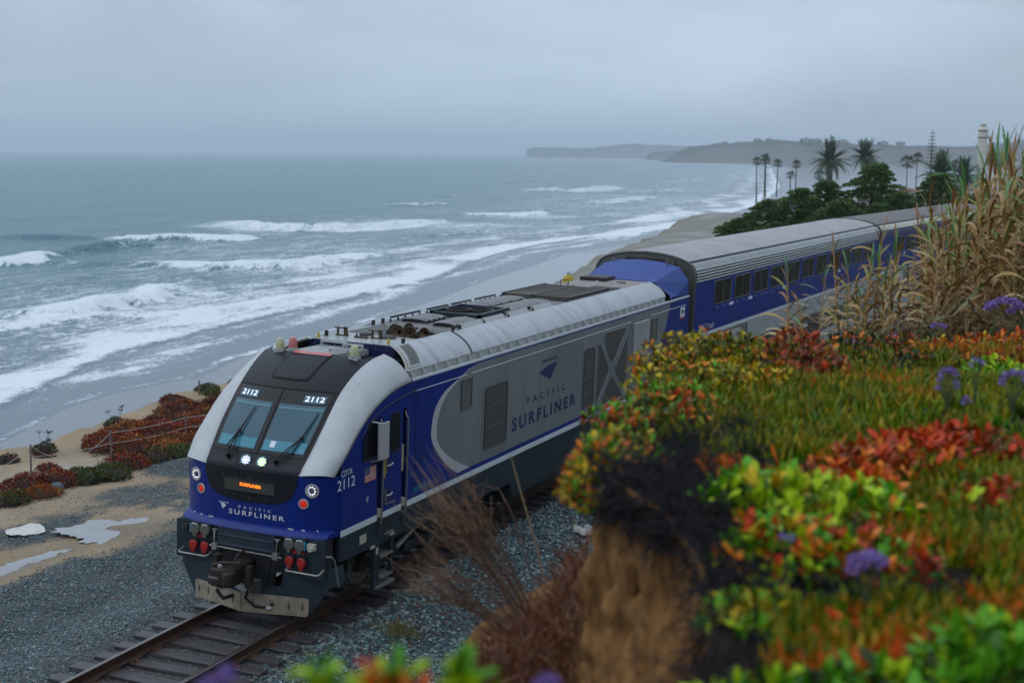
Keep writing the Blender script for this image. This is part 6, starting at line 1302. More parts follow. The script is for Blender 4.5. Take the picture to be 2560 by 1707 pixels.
def leaf_clump(lat, d, r_lat, r_d, h, nshoot, size, mix, label, zoff=0.0, per=(5, 8), name='leafy_shrub', cat='shrub', group='broad leaved shrubs on the near bluff', fill=1.0):
    x0_, y0_ = bw(lat, d); z0_ = float(plat_z(lat, d))+zoff; root = tag(empty(name, (x0_, y0_, z0_)), label, cat, group); cnt = 0
    mb = MB(); ks = list(mix); w_ = np.array([mix[k_] for k_ in ks], float); w_ /= w_.sum()
    for i in range(nshoot):
        rr_ = math.sqrt(rng.random()); a = rng.uniform(0, 2*PI); u_, v_ = rr_*math.cos(a), rr_*math.sin(a); px, py = u_*r_lat*RH[0]+v_*r_d*FH[0], u_*r_lat*RH[1]+v_*r_d*FH[1]; pz = h*math.sqrt(max(0, 1-rr_**2))*rng.uniform(.75, 1.1)
        mb.tube([(px*.7, py*.7, -.05-max(0, zoff)), (px, py, pz)], .0035, 3, cap=False); tone = rng.choice(len(ks), p=w_)
        for j in range(rng.integers(*per)):
            if cnt >= 298: break
            kk = ks[tone] if rng.random() < .7 else ks[rng.choice(len(ks), p=w_)]; el_ = rng.uniform(.45, 1.45); az = rng.uniform(0, 2*PI); s = size*rng.uniform(.65, 1.25)
            link('leaf', LM[kk][rng.integers(0, 4)], root, (px, py, pz+rng.uniform(-.03, .01)), (el_, rng.uniform(-.3, .3), az), (s, s, s)); cnt += 1
    mb.build('stems', 'dead_stem', root, smooth=0, recalc=False)['kind'] = 'stuff'
    n = int(nshoot*9*fill); rr_ = np.sqrt(rng.random(n)); a = rng.uniform(0, 2*PI, n); u_, v_ = rr_*np.cos(a)*r_lat*1.08, rr_*np.sin(a)*r_d*1.08; P = np.stack([u_*RH[0]+v_*FH[0], u_*RH[1]+v_*FH[1], h*np.sqrt(1-rr_**2)*rng.uniform(.05, 1.0, n)-.02], 1)
    if n:
        V, F = tri_leaves(P, rng.normal(size=(n, 3))*.6+np.array([0, 0, .55]), size*.85, .62); c = np.array([LC[q] for q in rng.choice(ks, n, p=w_)])*rng.uniform(.45, 1.0, (n, 1)); o_ = link('leaf_mass', raw_mesh('leaf_mass', V, F, 'leafy', cols=c), root); o_['kind'] = 'stuff'
    return root
def flower(lat, d, z, label, r_=.05, spread=(.1, .05), n=6, stem=.25, pale=.2):
    x, y = bw(lat, d); zg = float(plat_z(lat, d)); root = tag(empty('sea_lavender_flower', (x, y, zg)), label, 'flower', 'purple flower heads on the near bluff'); mb = MB(); heads = []
    for i in range(n):
        t = i/max(1, n-1)*PI; hx, hz = -math.cos(t)*spread[0], math.sin(t)*spread[1]; p = np.array([hx*RH[0], hx*RH[1]+rng.uniform(-.01, .01), z-zg+hz+rng.uniform(-.012, .012)]); heads.append(p); mb.tube([(0, 0, 0), (p[0]*.3, p[1]*.3, (z-zg)*.6), p], .0028, 4, cap=False)
    mb.build('stem', 'stem_green', root)
    for p in heads:
        q = rng.normal(size=(90, 3)); q /= np.linalg.norm(q, axis=1, keepdims=True); P = p+q*r_*np.array([1, 1, .7])*rng.uniform(.5, 1, (90, 1)); V, F = tri_leaves(P, q+rng.normal(size=q.shape)*.5, r_*.55, .8); link('flower_head', raw_mesh('flower_head', V, F, ['lavender_flower', 'flower_pale'], mi=(rng.random(len(F)) < pale).astype(int)), root)
# far rim of the plateau
leaf_clump(1.55, 10.2, .50, .55, .26, 60, .060, {'orange': .2, 'olive': .42, 'yellow': .25, 'dark': .2}, 'yellow orange leafy mound on the bluff rim, in front of the rear of the locomotive', per=(4, 6))
leaf_clump(2.05, 10.0, .34, .45, .30, 48, .062, {'rust': .5, 'red': .2, 'pink': .25, 'orange': .15}, 'dusty red leafy mound on the bluff rim, in front of the silver coach', per=(4, 6))
leaf_clump(1.20, 9.2, .45, .6, .17, 52, .056, {'orange': .15, 'yellow': .3, 'olive': .4, 'green': .15}, 'golden leafy shrub just below the yellow orange mound on the bluff rim', per=(4, 6))
leaf_clump(.80, 7.9, .40, .55, .14, 55, .054, {'green': .35, 'red': .15, 'orange': .18, 'olive': .3, 'dark': .15}, 'green and red leafy shrub at the middle of the bluff edge', per=(4, 6))
leaf_clump(.54, 6.6, .20, .40, .15, 58, .048, {'green': .35, 'olive': .25, 'orange': .18, 'yellow': .2, 'rust': .08}, 'leafy shrub with green and orange leaves on top of the bluff tip', per=(5, 6))
leaf_clump(.41, 6.25, .15, .32, .16, 58, .048, {'green': .28, 'olive': .25, 'orange': .22, 'yellow': .25}, 'orange and yellow leafy shrub at the very edge of the bluff tip', zoff=-.03, per=(5, 6))
leaf_clump(.33, 6.08, .11, .24, .12, 58, .046, {'yellow': .40, 'orange': .25, 'olive': .2, 'green': .15}, 'yellow and orange leaves drooping below the tip of the bluff', zoff=-.10, per=(5, 6))
leaf_clump(.60, 7.35, .17, .36, .15, 48, .05, {'green': .4, 'rust': .2, 'orange': .2, 'red': .15}, 'green leafy shrub between the bluff tip and the middle of its edge', per=(5, 6))
leaf_clump(.98, 8.4, .3, .45, .15, 58, .052, {'red': .15, 'pink': .1, 'green': .35, 'olive': .3, 'orange': .12}, 'pinkish red and green leafy shrub further along the bluff edge', per=(5, 6))
leaf_clump(1.55, 9.4, .4, .5, .14, 58, .055, {'olive': .45, 'yellow': .3, 'orange': .2}, 'olive and yellow shrub behind the golden one below the rim mound', per=(5, 6))
leaf_clump(1.20, 10.0, .36, .45, .24, 58, .055, {'orange': .2, 'yellow': .3, 'olive': .4, 'dark': .1}, 'orange shrub at the left shoulder of the yellow orange mound', per=(5, 6))
for i, (a, b, r1_, h, mx_, lb_) in enumerate([(2.7, 11.2, .55, .16, {'dark': .4, 'rust': .3, 'olive': .3, 'orange': .15}, 'dark leafy shrub with rust leaves on the far rim, left of the reeds'), (3.3, 11.6, .55, .20, {'dark': .3, 'orange': .3, 'olive': .3, 'red': .15}, 'dark and orange leafy shrub on the far rim in front of the reeds'), (3.9, 11.5, .5, .20, {'orange': .45, 'red': .35, 'yellow': .2}, 'bright orange red leafy shrub on the far rim below the purple flowers'), (4.5, 11.3, .5, .22, {'orange': .4, 'red': .3, 'pink': .2, 'yellow': .1}, 'orange leafy shrub on the far rim at the right frame edge'), (3.0, 10.5, .6, .10, {'dark': .45, 'olive': .35, 'rust': .2}, 'low dark shrub in front of the dark and orange shrub'), (3.9, 10.4, .6, .11, {'rust': .35, 'orange': .3, 'dark': .3}, 'rusty low shrub in front of the bright orange red one'), (3.45, 9.9, .26, .12, {'lime': .6, 'green': .4}, 'small lime green sprout among rusty shrubs near the far rim'), (3.9, 9.8, .26, .12, {'lime': .5, 'green': .4, 'yellow': .1}, 'second lime green sprout, right of the first one near the far rim'), (4.3, 11.9, .4, .16, {'lime': .4, 'green': .6}, 'green shrub below the purple flower cluster beside the reeds')]): leaf_clump(a, b, r1_, .5, h, 58, .055, mx_, lb_, per=(4, 6), fill=1.3)
# middle red drift
for a, b, r1_, r2_, h, ns, mx_, lb_ in [(1.75, 6.75, .32, .4, .10, 22, {'red': .5, 'orange': .3, 'rust': .3}, 'red and orange broad leaves, left part of the red drift in the ice plant'), (2.05, 7.1, .3, .4, .12, 22, {'red': .7, 'rust': .2, 'orange': .2}, 'red broad leaves in the middle of the red drift in the ice plant'), (2.45, 7.3, .32, .4, .13, 22, {'red': .7, 'rust': .3}, 'deep red broad leaves at the right frame edge of the red drift'), (1.55, 6.2, .22, .3, .10, 14, {'orange': .6, 'red': .3}, 'bright orange broad leaves in front of the red drift'), (2.15, 6.1, .3, .3, .08, 12, {'red': .5, 'rust': .4, 'lime': .2}, 'scattered red leaves below the red drift')]: leaf_clump(a, b, r1_, r2_, h*1.1, ns*2, .074, mx_, lb_, per=(5, 7), fill=.6)
# near green plant with orange and red leaves
leaf_clump(1.08, 5.75, .34, .30, .17, 50, .082, {'lime': .6, 'green': .3, 'yellow': .15}, 'bright lime green top of the big leafy plant above the soil face', per=(5, 7))
leaf_clump(1.46, 5.85, .28, .28, .15, 44, .080, {'lime': .4, 'green': .45, 'orange': .1}, 'bright green leaves at the upper right of the big leafy plant', per=(5, 7))
leaf_clump(1.03, 5.15, .26, .26, .15, 46, .078, {'lime': .35, 'green': .25, 'orange': .22, 'red': .14, 'yellow': .1}, 'middle of the big leafy plant, with orange leaves among the green', per=(5, 7))
leaf_clump(1.36, 5.10, .22, .26, .12, 40, .078, {'red': .38, 'green': .35, 'orange': .15, 'pink': .1}, 'red and green leaves of the big plant beside the near purple flower', per=(5, 7))
leaf_clump(.83, 4.70, .17, .26, .08, 40, .072, {'green': .42, 'yellow': .25, 'lime': .15, 'olive': .2}, 'green and yellow leaves hanging at the lower left of the big leafy plant', zoff=-.05, per=(4, 7))
leaf_clump(1.14, 4.55, .16, .18, .08, 30, .072, {'green': .45, 'red': .2, 'olive': .2, 'orange': .15}, 'green leaves around the foot of the near purple flower', zoff=-.03, per=(4, 6), fill=.5)
leaf_clump(.72, 4.15, .13, .26, .04, 20, .068, {'green': .5, 'dark': .4, 'yellow': .2}, 'dark green leaves hanging beside the soil face near the bottom of the frame', zoff=-.10, per=(3, 5), fill=.4)
leaf_clump(1.05, 3.85, .58, .16, .13, 58, .088, {'green': .7, 'lime': .2, 'dark': .25}, 'blurred green leaves along the bottom right frame edge', per=(3, 6))
leaf_clump(.62, 3.62, .28, .14, .12, 34, .08, {'green': .7, 'dark': .3}, 'blurred dark green leaves at the bottom edge right of the soil face', per=(3, 6))
leaf_clump(1.42, 4.05, .22, .20, .20, 34, .095, {'green': .8, 'lime': .2}, 'blurred tall green leaves at the bottom right corner', per=(3, 6))
for a, b, r1_, ns, mx_, lb_ in [(-.345, 2.64, .065, 34, {'lime': .5, 'green': .5}, 'very blurred bright green leaves at the bottom edge, left of the orange ones'), (-.275, 2.62, .04, 22, {'lime': .6, 'green': .2, 'yellow': .2}, 'very blurred yellow green leaves at the bottom edge in the middle of the row'), (-.245, 2.58, .022, 8, {'orange': .6, 'red': .4}, 'very blurred orange leaves among green ones at the bottom centre'), (-.180, 2.60, .022, 7, {'red': .9, 'orange': .2}, 'very blurred red leaves among green ones at the bottom centre'), (-.210, 2.64, .035, 22, {'green': .7, 'lime': .3}, 'very blurred green leaves between the orange and the red ones'), (-.10, 2.62, .075, 34, {'green': .6, 'lime': .4}, 'very blurred green leaves at the bottom edge, right of the red ones')]: leaf_clump(a, b, r1_, .04, .28, ns, .062, mx_, lb_, per=(3, 5), zoff=.385, fill=.5)
flower(1.19, 4.60, 6.335, 'blurred purple flower head among red leaves of the big plant', r_=.022, spread=(.045, .02), n=7, pale=.3); flower(.97, 4.85, 6.37, 'small faded purple flower left of the larger purple head on the big plant', r_=.012, spread=(.015, .01), n=2)
flower(2.55, 8.2, 6.36, 'arched purple flower head standing above the green ice plant', r_=.016, spread=(.055, .10), n=10); flower(2.78, 8.4, 6.46, 'small purple flower head between the two purple arches', r_=.014, spread=(.035, .02), n=4); flower(2.90, 8.1, 6.40, 'purple arched flower head at the right frame edge above the ice plant', r_=.018, spread=(.07, .07), n=9); flower(2.66, 8.2, 6.26, 'single purple flower below the arched flower heads', r_=.014, spread=(.015, .04), n=3)
flower(4.18, 12.0, 6.42, 'vivid purple flower cluster in front of the reeds at the right', r_=.034, spread=(.13, .06), n=9, pale=.15); flower(4.36, 12.1, 6.38, 'purple flower cluster at the right frame edge beside the vivid one', r_=.03, spread=(.09, .04), n=6, pale=.15)
flower(3.25, 12.0, 6.16, 'small purple flower at the left foot of the reeds', r_=.02, spread=(.05, .02), n=4); flower(3.66, 12.1, 6.24, 'purple flower at the foot of the reeds right of the small one', r_=.02, spread=(.05, .02), n=4); flower(2.85, 11.8, 6.14, 'purple flower at the dark shrub on the far rim', r_=.02, spread=(.07, .02), n=5)
flower(-.545, 2.55, 6.705, 'very blurred purple flower at the bottom edge over the rails', r_=.013, spread=(.022, .008), n=4); flower(.08, 3.0, 6.54, 'very blurred pink flower at the bottom edge beside the soil face', r_=.014, spread=(.015, .008), n=3)

# ---- giant reeds
REEDC = {'tan': (.42, .25, .08), 'brown': (.26, .115, .030), 'olive': (.22, .20, .03), 'green': (.10, .24, .07), 'straw': (.50, .36, .16)}
for k_, c in REEDC.items(): mat('reed_'+k_, c, .55, var=.3, vscale=9, dirt=tuple(np.array(c)*.45), damt=.5, dscale=7, stretch=(1, 1, .4))
def blade(L, w, droop, m, twist=0.0, n=7):
    P = []; ang = 1.15
    p = np.array([0., 0., 0.])
    for i in range(n+1):
        t = i/n; ww = w*(math.sin(PI*(.10+.9*t))**.7 if i < n else .02)*.5; a = twist*t; P.append([p+np.array([-ww*math.cos(a), 0, -ww*math.sin(a)]), p+np.array([0, .25*ww, 0]), p+np.array([ww*math.cos(a), 0, ww*math.sin(a)])]); ang -= droop/n*(.5+t); p = p+np.array([0, math.cos(ang), math.sin(ang)])*L/n
    mb = MB(); mb.grid(P); return mb.mesh('leaf', 'reed_'+m, 60, recalc=False)
BL = {m: [blade(.44, .042, 1.1, m, .6), blade(.48, .038, 2.2, m, 1.1), blade(.36, .034, 3.0, m, 1.6), blade(.36, .028, .5, m, .3)] for m in REEDC}
def make_reed(h, mix, nl_, tipc):
    root = tag(empty('giant_reed', (0, 0, 0)), 'x', 'reed', 'tall dry reeds at the right edge of the bluff'); mb = MB(); bx, by = rng.uniform(-.12, .12, 2); mb.tube([(0, 0, -.2), (bx*.2, by*.2, h*.4), (bx, by, h)], [.014, .012, .006], 6); mb.build('stem', 'reed_tan' if rng.random() < .6 else 'reed_olive', root)
    ks = list(mix); w_ = np.array([mix[k_] for k_ in ks]); w_ = w_/w_.sum()
    for i in range(nl_):
        t = .16+.84*i/(nl_-1); kk = ks[rng.choice(len(ks), p=w_)] if t < .82 else tipc[rng.integers(0, len(tipc))]; s = (1.15-.25*t)*rng.uniform(.75, 1.15); var_ = 3 if t > .88 else rng.integers(0, 3); link('leaf', BL[kk][var_], root, (bx*t*t, by*t*t, h*t), (0 if t < .9 else .25, 0, (i % 2)*PI+rng.uniform(-.6, .6)+.8), (s, s, s))
    return root
PRO = [make_reed(2.5, {'tan': .5, 'brown': .3, 'straw': .2}, 24, ['tan', 'olive', 'brown']), make_reed(2.9, {'brown': .5, 'tan': .4, 'olive': .2}, 26, ['brown', 'tan', 'olive']), make_reed(2.2, {'tan': .4, 'straw': .3, 'olive': .3}, 22, ['green', 'olive', 'tan']), make_reed(2.7, {'brown': .4, 'tan': .3, 'straw': .2}, 25, ['tan', 'brown', 'olive']), make_reed(2.0, {'straw': .4, 'tan': .4, 'brown': .2}, 21, ['green', 'olive', 'tan'])]
used = set()
PN = ['tan', 'dark brown', 'short green tipped', 'tall leafy', 'straw coloured']
def reed(lat, d, top, p, label=None, zone=None):
    if zone: label = '%s reed, %s row, %s of the dense stand' % (PN[p], 'front' if zone[1] < 14.2 else 'middle' if zone[1] < 15.8 else 'back', 'left edge' if zone[0] < 2370 else 'middle' if zone[0] < 2460 else 'right side')
    x, y = bw(lat, d); zb = float(plat_z(lat, d)); src = PRO[p]; h0 = [2.5, 2.9, 2.2, 2.7, 2.0][p]; k_ = (top-zb)/h0
    o = src if p not in used else copy_tree(src); used.add(p); o.location = (x, y, zb); o.rotation_euler = (rng.uniform(-.13, .13), rng.uniform(-.13, .13), rng.uniform(0, 6.28)); kk = min(max(k_, .75), 1.25); o.scale = (kk, kk, k_); o['label'] = label
def at_px(u_, d): return (u_-1280)/3548.5*d
LAB = ['leftmost reed with drooping leaves in front of the silver coach', 'second reed from the left with green tip in front of the coach windows', 'reed with upright green blade left of the coach joint', 'tall bare tipped reed crossing the joint between the two coaches', 'green tipped reed just right of the coach joint', 'brown reed with curled leaves before the blue coach windows', 'olive reed in front of the blue coach roof', 'reed with green spear leaves against the dark cypress']
for i, (u_, v_, d, p) in enumerate([(1985, 668, 12.9, 4), (2052, 680, 12.8, 2), (2115, 612, 13.2, 1), (2168, 560, 13.4, 3), (2150, 640, 13.0, 4), (2212, 640, 13.6, 2), (2275, 585, 14, 0), (2240, 650, 13.2, 4)]):
    reed(at_px(u_, d), d, 7.69-(v_-384)/3548.5*d, p, LAB[i])
for i in range(16):
    u_ = rng.uniform(2010, 2300); d = rng.uniform(12.8, 14.2); v_ = np.interp(u_, [1990, 2100, 2300], [760, 700, 600])+rng.uniform(-30, 70); p = int(rng.integers(0, 5)); x, y = bw(at_px(u_, d), d)
    reed(at_px(u_, d), d, 7.69-(v_-384)/3548.5*d, p, '%s reed, sparse %s group before the coaches' % (PN[p], 'left' if u_ < 2110 else 'middle' if u_ < 2200 else 'right'))
for i in range(150):
    u_ = 2290+(2640-2290)*(rng.random()**.8); d = rng.uniform(12.9, 17.2); sky_ = np.interp(u_, [2270, 2330, 2400, 2450, 2500, 2560, 2650], [570, 520, 455, 400, 352, 372, 360]); v_ = sky_+rng.random()**.8*210-6
    reed(at_px(u_, d), d, 7.69-(v_-384)/3548.5*d, int(rng.integers(0, 5)), zone=(u_, d))
ORD = ['first', 'second', 'third', 'fourth', 'fifth', 'sixth', 'seventh', 'eighth', 'ninth', 'tenth', 'eleventh', 'twelfth', 'thirteenth', 'fourteenth']
byl = {}
for o in COL.objects:
    if o.name.startswith('giant_reed'): byl.setdefault(o['label'], []).append(o)
for lab, os_ in byl.items():
    if len(os_) > 1:
        def u_of(o): q = np.array(o.location)-CAM; return (q@cr)/(q@cw)
        for i, o in enumerate(sorted(os_, key=u_of)): o['label'] = ORD[min(i, 13)]+' '+lab.replace(' reed,', ' reed from left,')
# dry undergrowth between the reeds
n = 7000; u_ = 1990+(2700-1990)*rng.random(n)**.7; d = rng.uniform(12.3, 17.5, n); lat = at_px(u_, d); x, y = bw(lat, d); P = np.stack([x, y, plat_z(lat, d)+rng.uniform(0, .7, n)*sstep(u_, 1990, 2300)], 1); nn = rng.normal(size=(n, 3))*.6+np.array([0, 0, .6]); V, F = tri_leaves(P, nn, .40, .05, 1.4)
cols = .95*np.array([(.22, .12, .04), (.14, .07, .025), (.10, .10, .03), (.36, .28, .16), (.06, .11, .035)])[rng.choice(5, n, p=[.36, .3, .14, .12, .08])]*rng.uniform(.6, 1.2, (n, 1)); tag(link('dry_undergrowth', raw_mesh('dry_undergrowth', V, F, 'leafy', cols=cols)), kind='stuff')
# ---- dead shrub leaning out from the bluff, single stalk, rusty grass
mat('dead_brown', (.085, .042, .022), .85, var=.5, vscale=20); mat('dead_tip', (.20, .115, .065), .85, var=.3, vscale=20); mat('stalk_pale', (.30, .22, .115), .7, var=.3, vscale=12)
def W3(u_, v_, d): q = cw+(u_-1280)/3548.5*cr-(v_-853.5)/3548.5*cu; return CAM+d*q
def plume(base, mid, tips, n, d, label, d2):
    b = W3(*base, d); root = tag(empty('dead_shrub', b), label, 'dead shrub'); m_ = W3(*mid, d2)-b; mb = MB(); mt = MB()
    for i in range(n):
        t = rng.random(); j = int(t*(len(tips)-1)); f_ = t*(len(tips)-1)-j; tp = np.array(tips[j])*(1-f_)+np.array(tips[min(j+1, len(tips)-1)])*f_; fr_ = rng.uniform(.55, 1.0)
        e = W3(tp[0]+rng.normal()*34, tp[1]+rng.normal()*34, d2+rng.normal()*.25)-b; s0 = np.array([rng.normal()*.02, rng.normal()*.02, rng.normal()*.02]); m2 = m_*rng.uniform(.7, 1.05)+rng.normal(size=3)*.06; pts = [s0, (s0+m2)*.5+rng.normal(size=3)*.012, m2, m2+(e-m2)*fr_*.55+rng.normal(size=3)*.03, m2+(e-m2)*fr_+rng.normal(size=3)*.02]
        mb.tube(pts[:4], [.005, .0042, .003, .0022], 4, cap=False); mt.tube(pts[3:], [.0024, .0013], 3, cap=False)
        for k_ in range(4): q = pts[2]+(pts[4]-pts[2])*rng.uniform(.1, .9); mt.tube([q, q+(e-m2)*.10+rng.normal(size=3)*.035], [.0022, .0012], 3, cap=False)
    mb.build('branches', 'dead_brown', root, smooth=0, recalc=False); mt.build('twigs', 'dead_tip', root, smooth=0, recalc=False)
plume((1400, 1660), (1210, 1370), [(985, 1250), (1010, 1190), (1060, 1130), (1140, 1150), (1210, 1190)], 64, 8.2, 'upper plume of a dead brown shrub fanning out in front of the locomotive side', 8.8)
plume((1350, 1620), (1180, 1500), [(965, 1425), (1000, 1400), (1050, 1360), (1000, 1450), (1090, 1400)], 46, 8.2, 'lower plume of dead brown twigs with one green sprig over the gravel', 8.7)
b = W3(1392, 1600, 8.6); mb = MB(); pts = [np.zeros(3)]+[W3(u_, v_, 8.7)-b for u_, v_ in ((1368, 1480), (1340, 1360), (1305, 1240), (1276, 1135))]; mb.tube(pts, [.008, .007, .006, .0045, .003], 5); st_ = tag(mb.build('dry_stalk', 'stalk_pale'), 'single tall pale dry stalk crossing the sill stripe of the locomotive', 'stalk'); st_.location = b
n = 6000; u_ = rng.uniform(1140, 1475, n); d = rng.uniform(6.7, 8.6, n); vtop = np.interp(u_, [1140, 1200, 1250, 1300, 1360, 1400, 1440, 1470], [1680, 1610, 1570, 1540, 1490, 1410, 1340, 1320]); v_ = vtop+rng.random(n)*(1790-vtop)+60
P = np.stack([W3(a, b_, c) for a, b_, c in zip(u_, v_, d)]); nn = rng.normal(size=(n, 3))*.42+np.array([-.1, 0, .9]); V, F = tri_leaves(P, nn, .21, .035, .8); cols = np.array([(.19, .065, .03), (.13, .045, .024), (.25, .11, .045), (.08, .07, .025)])[rng.choice(4, n, p=[.45, .3, .2, .05])]*rng.uniform(.6, 1.3, (n, 1))
tag(link('rusty_grass', raw_mesh('rusty_grass', V, F, 'leafy', cols=cols)), kind='stuff')
# ------------------------------------------------------------------ far background
mat('palm_trunk', (.075, .062, .055), .85, var=.3, vscale=3); mat('palm_leaf', (.040, .080, .034), .5, var=.3, vscale=1.5); mat('palm_dead', (.13, .085, .035), .8, var=.3, vscale=2)
mat('conifer', (.02, .04, .02), .7, attr='Col', var=.2, vscale=2); mat('bark', (.045, .035, .028), .9, var=.3, vscale=4)
def frond_mesh(L, droop, w, name, m, n=11, fan=False):
    """feather frond: rachis with leaflets on both sides"""
    mb = MB(); pts = []
    for i in range(n+1):
        t = i/n; pts.append(np.array([0, L*(t-.12*droop*t*t), L*(.30*t-droop*t*t)]))
    mb.tube(pts, [.07*(1-.8*i/n) for i in range(n+1)], 4)
    for i in range(1, n):
        for k_ in range(2):
            for s in (-1, 1):
                p = pts[i]*(1-.5*k_)+pts[i+1]*.5*k_; d = pts[i+1]-pts[i]; d /= np.linalg.norm(d); t = i/n; l = w*(.55+.9*math.sin(PI*min(t*1.1+.05, 1)))*.6
                e = p+np.array([s*l*.8, 0, 0])+d*l*.55+np.array([0, 0, -.28*l]); sd_ = d*.16
                mb.add([p-sd_*.5, p+sd_*.8, e], [(0, 1, 2)])
    return mb.mesh(name, m, 0, recalc=False)
FR = [frond_mesh(1.0*L_, dr, 1.0, 'frond', m) for (L_, dr, m) in ((4.6, .16, 'palm_leaf'), (4.4, .35, 'palm_leaf'), (4.2, .62, 'palm_leaf'), (3.8, .85, 'palm_leaf'), (3.4, 1.0, 'palm_dead'))]
def date_palm(x, y, zb, zt, R_, label):
    root = tag(empty('date_palm', (x, y, zb)), label, 'palm tree', 'date palms above the cypress trees'); h = zt-zb; k_ = R_/4.4
    mb = MB(); mb.tube([(0, 0, -1), (0, 0, h*.5), (0, 0, h-.8), (0, 0, h+.2)], [.52*k_+.15, .50*k_+.12, .62*k_+.1, .35], 10); mb.build('trunk', 'palm_trunk', root)
    mb = MB(); mb.lathe((0, 0, h-1.3), (0, 0, 1), [(.35, 0), (.9*k_, .5), (.8*k_, 1.2), (.3, 1.7)], 10); mb.build('crown_base', 'palm_dead', root)
    R_ *= 1.4; k_ = R_/4.4
    for i in range(64):
        t = i/64; j = 0 if t < .22 else 1 if t < .48 else 2 if t < .72 else 3 if t < .93 else 4
        el = [1.1, .62, .25, -.05, -.35][j]+rng.uniform(-.14, .14); link('frond', FR[j], root, (0, 0, h), (el, 0, i*2.39996+rng.uniform(-.2, .2)), (k_*rng.uniform(.85, 1.1),)*3)
date_palm(-63.0, 366, -12, 6.0, 4.7, 'thick trunked date palm left of its twin above the cypress trees')
date_palm(-58.2, 390.5, -12, 7.0, 4.0, 'taller date palm right of its twin above the cypress trees')
date_palm(-25.5, 294.6, -9, 3.6, 3.9, 'wide shaggy date palm left of the white tower')
date_palm(-20.9, 296.5, -9, 3.4, 3.1, 'smaller date palm between the shaggy palm and the white tower')
def fan_crown(n=20, R_=1.6, droop=.5):
    mb = MB()
    for i in range(n):
        a = i*2.39996; el = 1.25-1.9*(i/n)+rng.uniform(-.1, .1); d = np.array([math.cos(a)*math.cos(el), math.sin(a)*math.cos(el), math.sin(el)]); s = np.array([-math.sin(a), math.cos(a), 0]); u_ = np.cross(d, s); st = d*R_*.45; mb.tube([(0, 0, 0), st], .03, 3)
        for k_ in range(7):
            b = (k_-3)*.36; e = st+(d*math.cos(b)+s*math.sin(b))*R_*.62-np.array([0, 0, .18*R_*abs(k_-3)/3+.1]); w_ = (-d*math.sin(b)+s*math.cos(b))*.10; mid = (st+e)/2; mb.add([st, mid+w_, e, mid-w_], [(0, 1, 2, 3)])
    return mb.mesh('crown', 'palm_leaf', 0, recalc=False)
FC = [fan_crown() for _ in range(2)]
skirt_m = MB().lathe((0, 0, -1.3), (0, 0, 1), [(.18, 0), (.5, .3), (.55, .9), (.25, 1.4)], 8).mesh('dead_skirt', 'palm_dead', 0)
def fan_palm(x, y, zb, zt, label, group='slender fan palms by the beach', k_=1.0):
    root = tag(empty('fan_palm', (x, y, zb)), label, 'palm tree', group); h = zt-zb; bx = rng.uniform(-.3, .3)
    mb = MB(); mb.tube([(0, 0, -1), (bx*.4, 0, h*.4), (bx, 0, h*.8), (bx*.9, 0, h)], [.34, .26, .20, .17], 7); mb.build('trunk', 'palm_trunk', root)
    link('crown', FC[rng.integers(0, 2)], root, (bx*.9, 0, h), (0, 0, rng.uniform(0, 6)), (k_*1.55,)*3); link('dead_fronds', skirt_m, root, (bx*.9, 0, h-.1), scale=(k_*.55,)*3)
for a in [(-125.6, 537, -12.5, 5.2, 'leftmost of the close trio of slender fan palms'), (-123.0, 541, -12.5, 5.4, 'middle palm of the close trio of slender fan palms'), (-121.6, 533.5, -12.5, 6.6, 'tallest and rightmost of the close trio of slender fan palms'), (-118.4, 540, -12.5, 4.4, 'lone slender fan palm right of the close trio'), (-111.6, 543, -12.5, 4.1, 'taller fan palm of the pair standing on the beach house roof line'), (-114.5, 548, -12.5, -.2, 'shorter fan palm of the pair beside the beach house')]: fan_palm(*a)
fan_palm(-94.6, 506, -12, .3, 'small hazy palm half behind the left date palm', 'hazy palms in the town', 1.2); fan_palm(-80.4, 623, -11, 5.0, 'hazy palm with a round crown over the town roofs', 'hazy palms in the town', 1.7); fan_palm(-81.2, 656, -11, 6.6, 'thin leaning hazy palm over the town roofs', 'hazy palms in the town', 1.5)
# flag pole near the fan palms
mb = MB(); mb.tube([(-115.6, 536, -12.5), (-115.6, 536, -1.5)], .07, 5); tag(mb.build('flag_pole', 'steel_worn'), 'thin bare pole right of the lone fan palm', 'pole')
# Norfolk pine
root = tag(empty('norfolk_pine', (-48, 451, -10)), 'tall symmetrical pine with tiered branches in the haze', 'pine tree'); mb = MB(); mb.tube([(0, 0, 0), (0, 0, 26.3)], [.45, .05], 7); mb.build('trunk', 'bark', root)
V_ = []; 
mb = MB()
for i in range(16):
    z = 8+18*i/16; r_ = 2.5*(1-i/16.5)**.8+.25
    for j in range(7):
        a = j*.9+i*.4; d = np.array([math.cos(a), math.sin(a), .22]); mb.tube([(0, 0, z), d*r_+np.array([0, 0, z])], [.09, .05], 3)
        for k_ in range(6):
            t = .3+.7*k_/5; p = d*r_*t+np.array([0, 0, z]); s = np.array([-math.sin(a), math.cos(a), 0])*.42*(1.15-t*.6); mb.add([p-s, p+d*.28, p+s, p+np.array([0, 0, .22])], [(0, 1, 2, 3)])
mb.build('branches', 'palm_leaf', root, smooth=0, recalc=False)
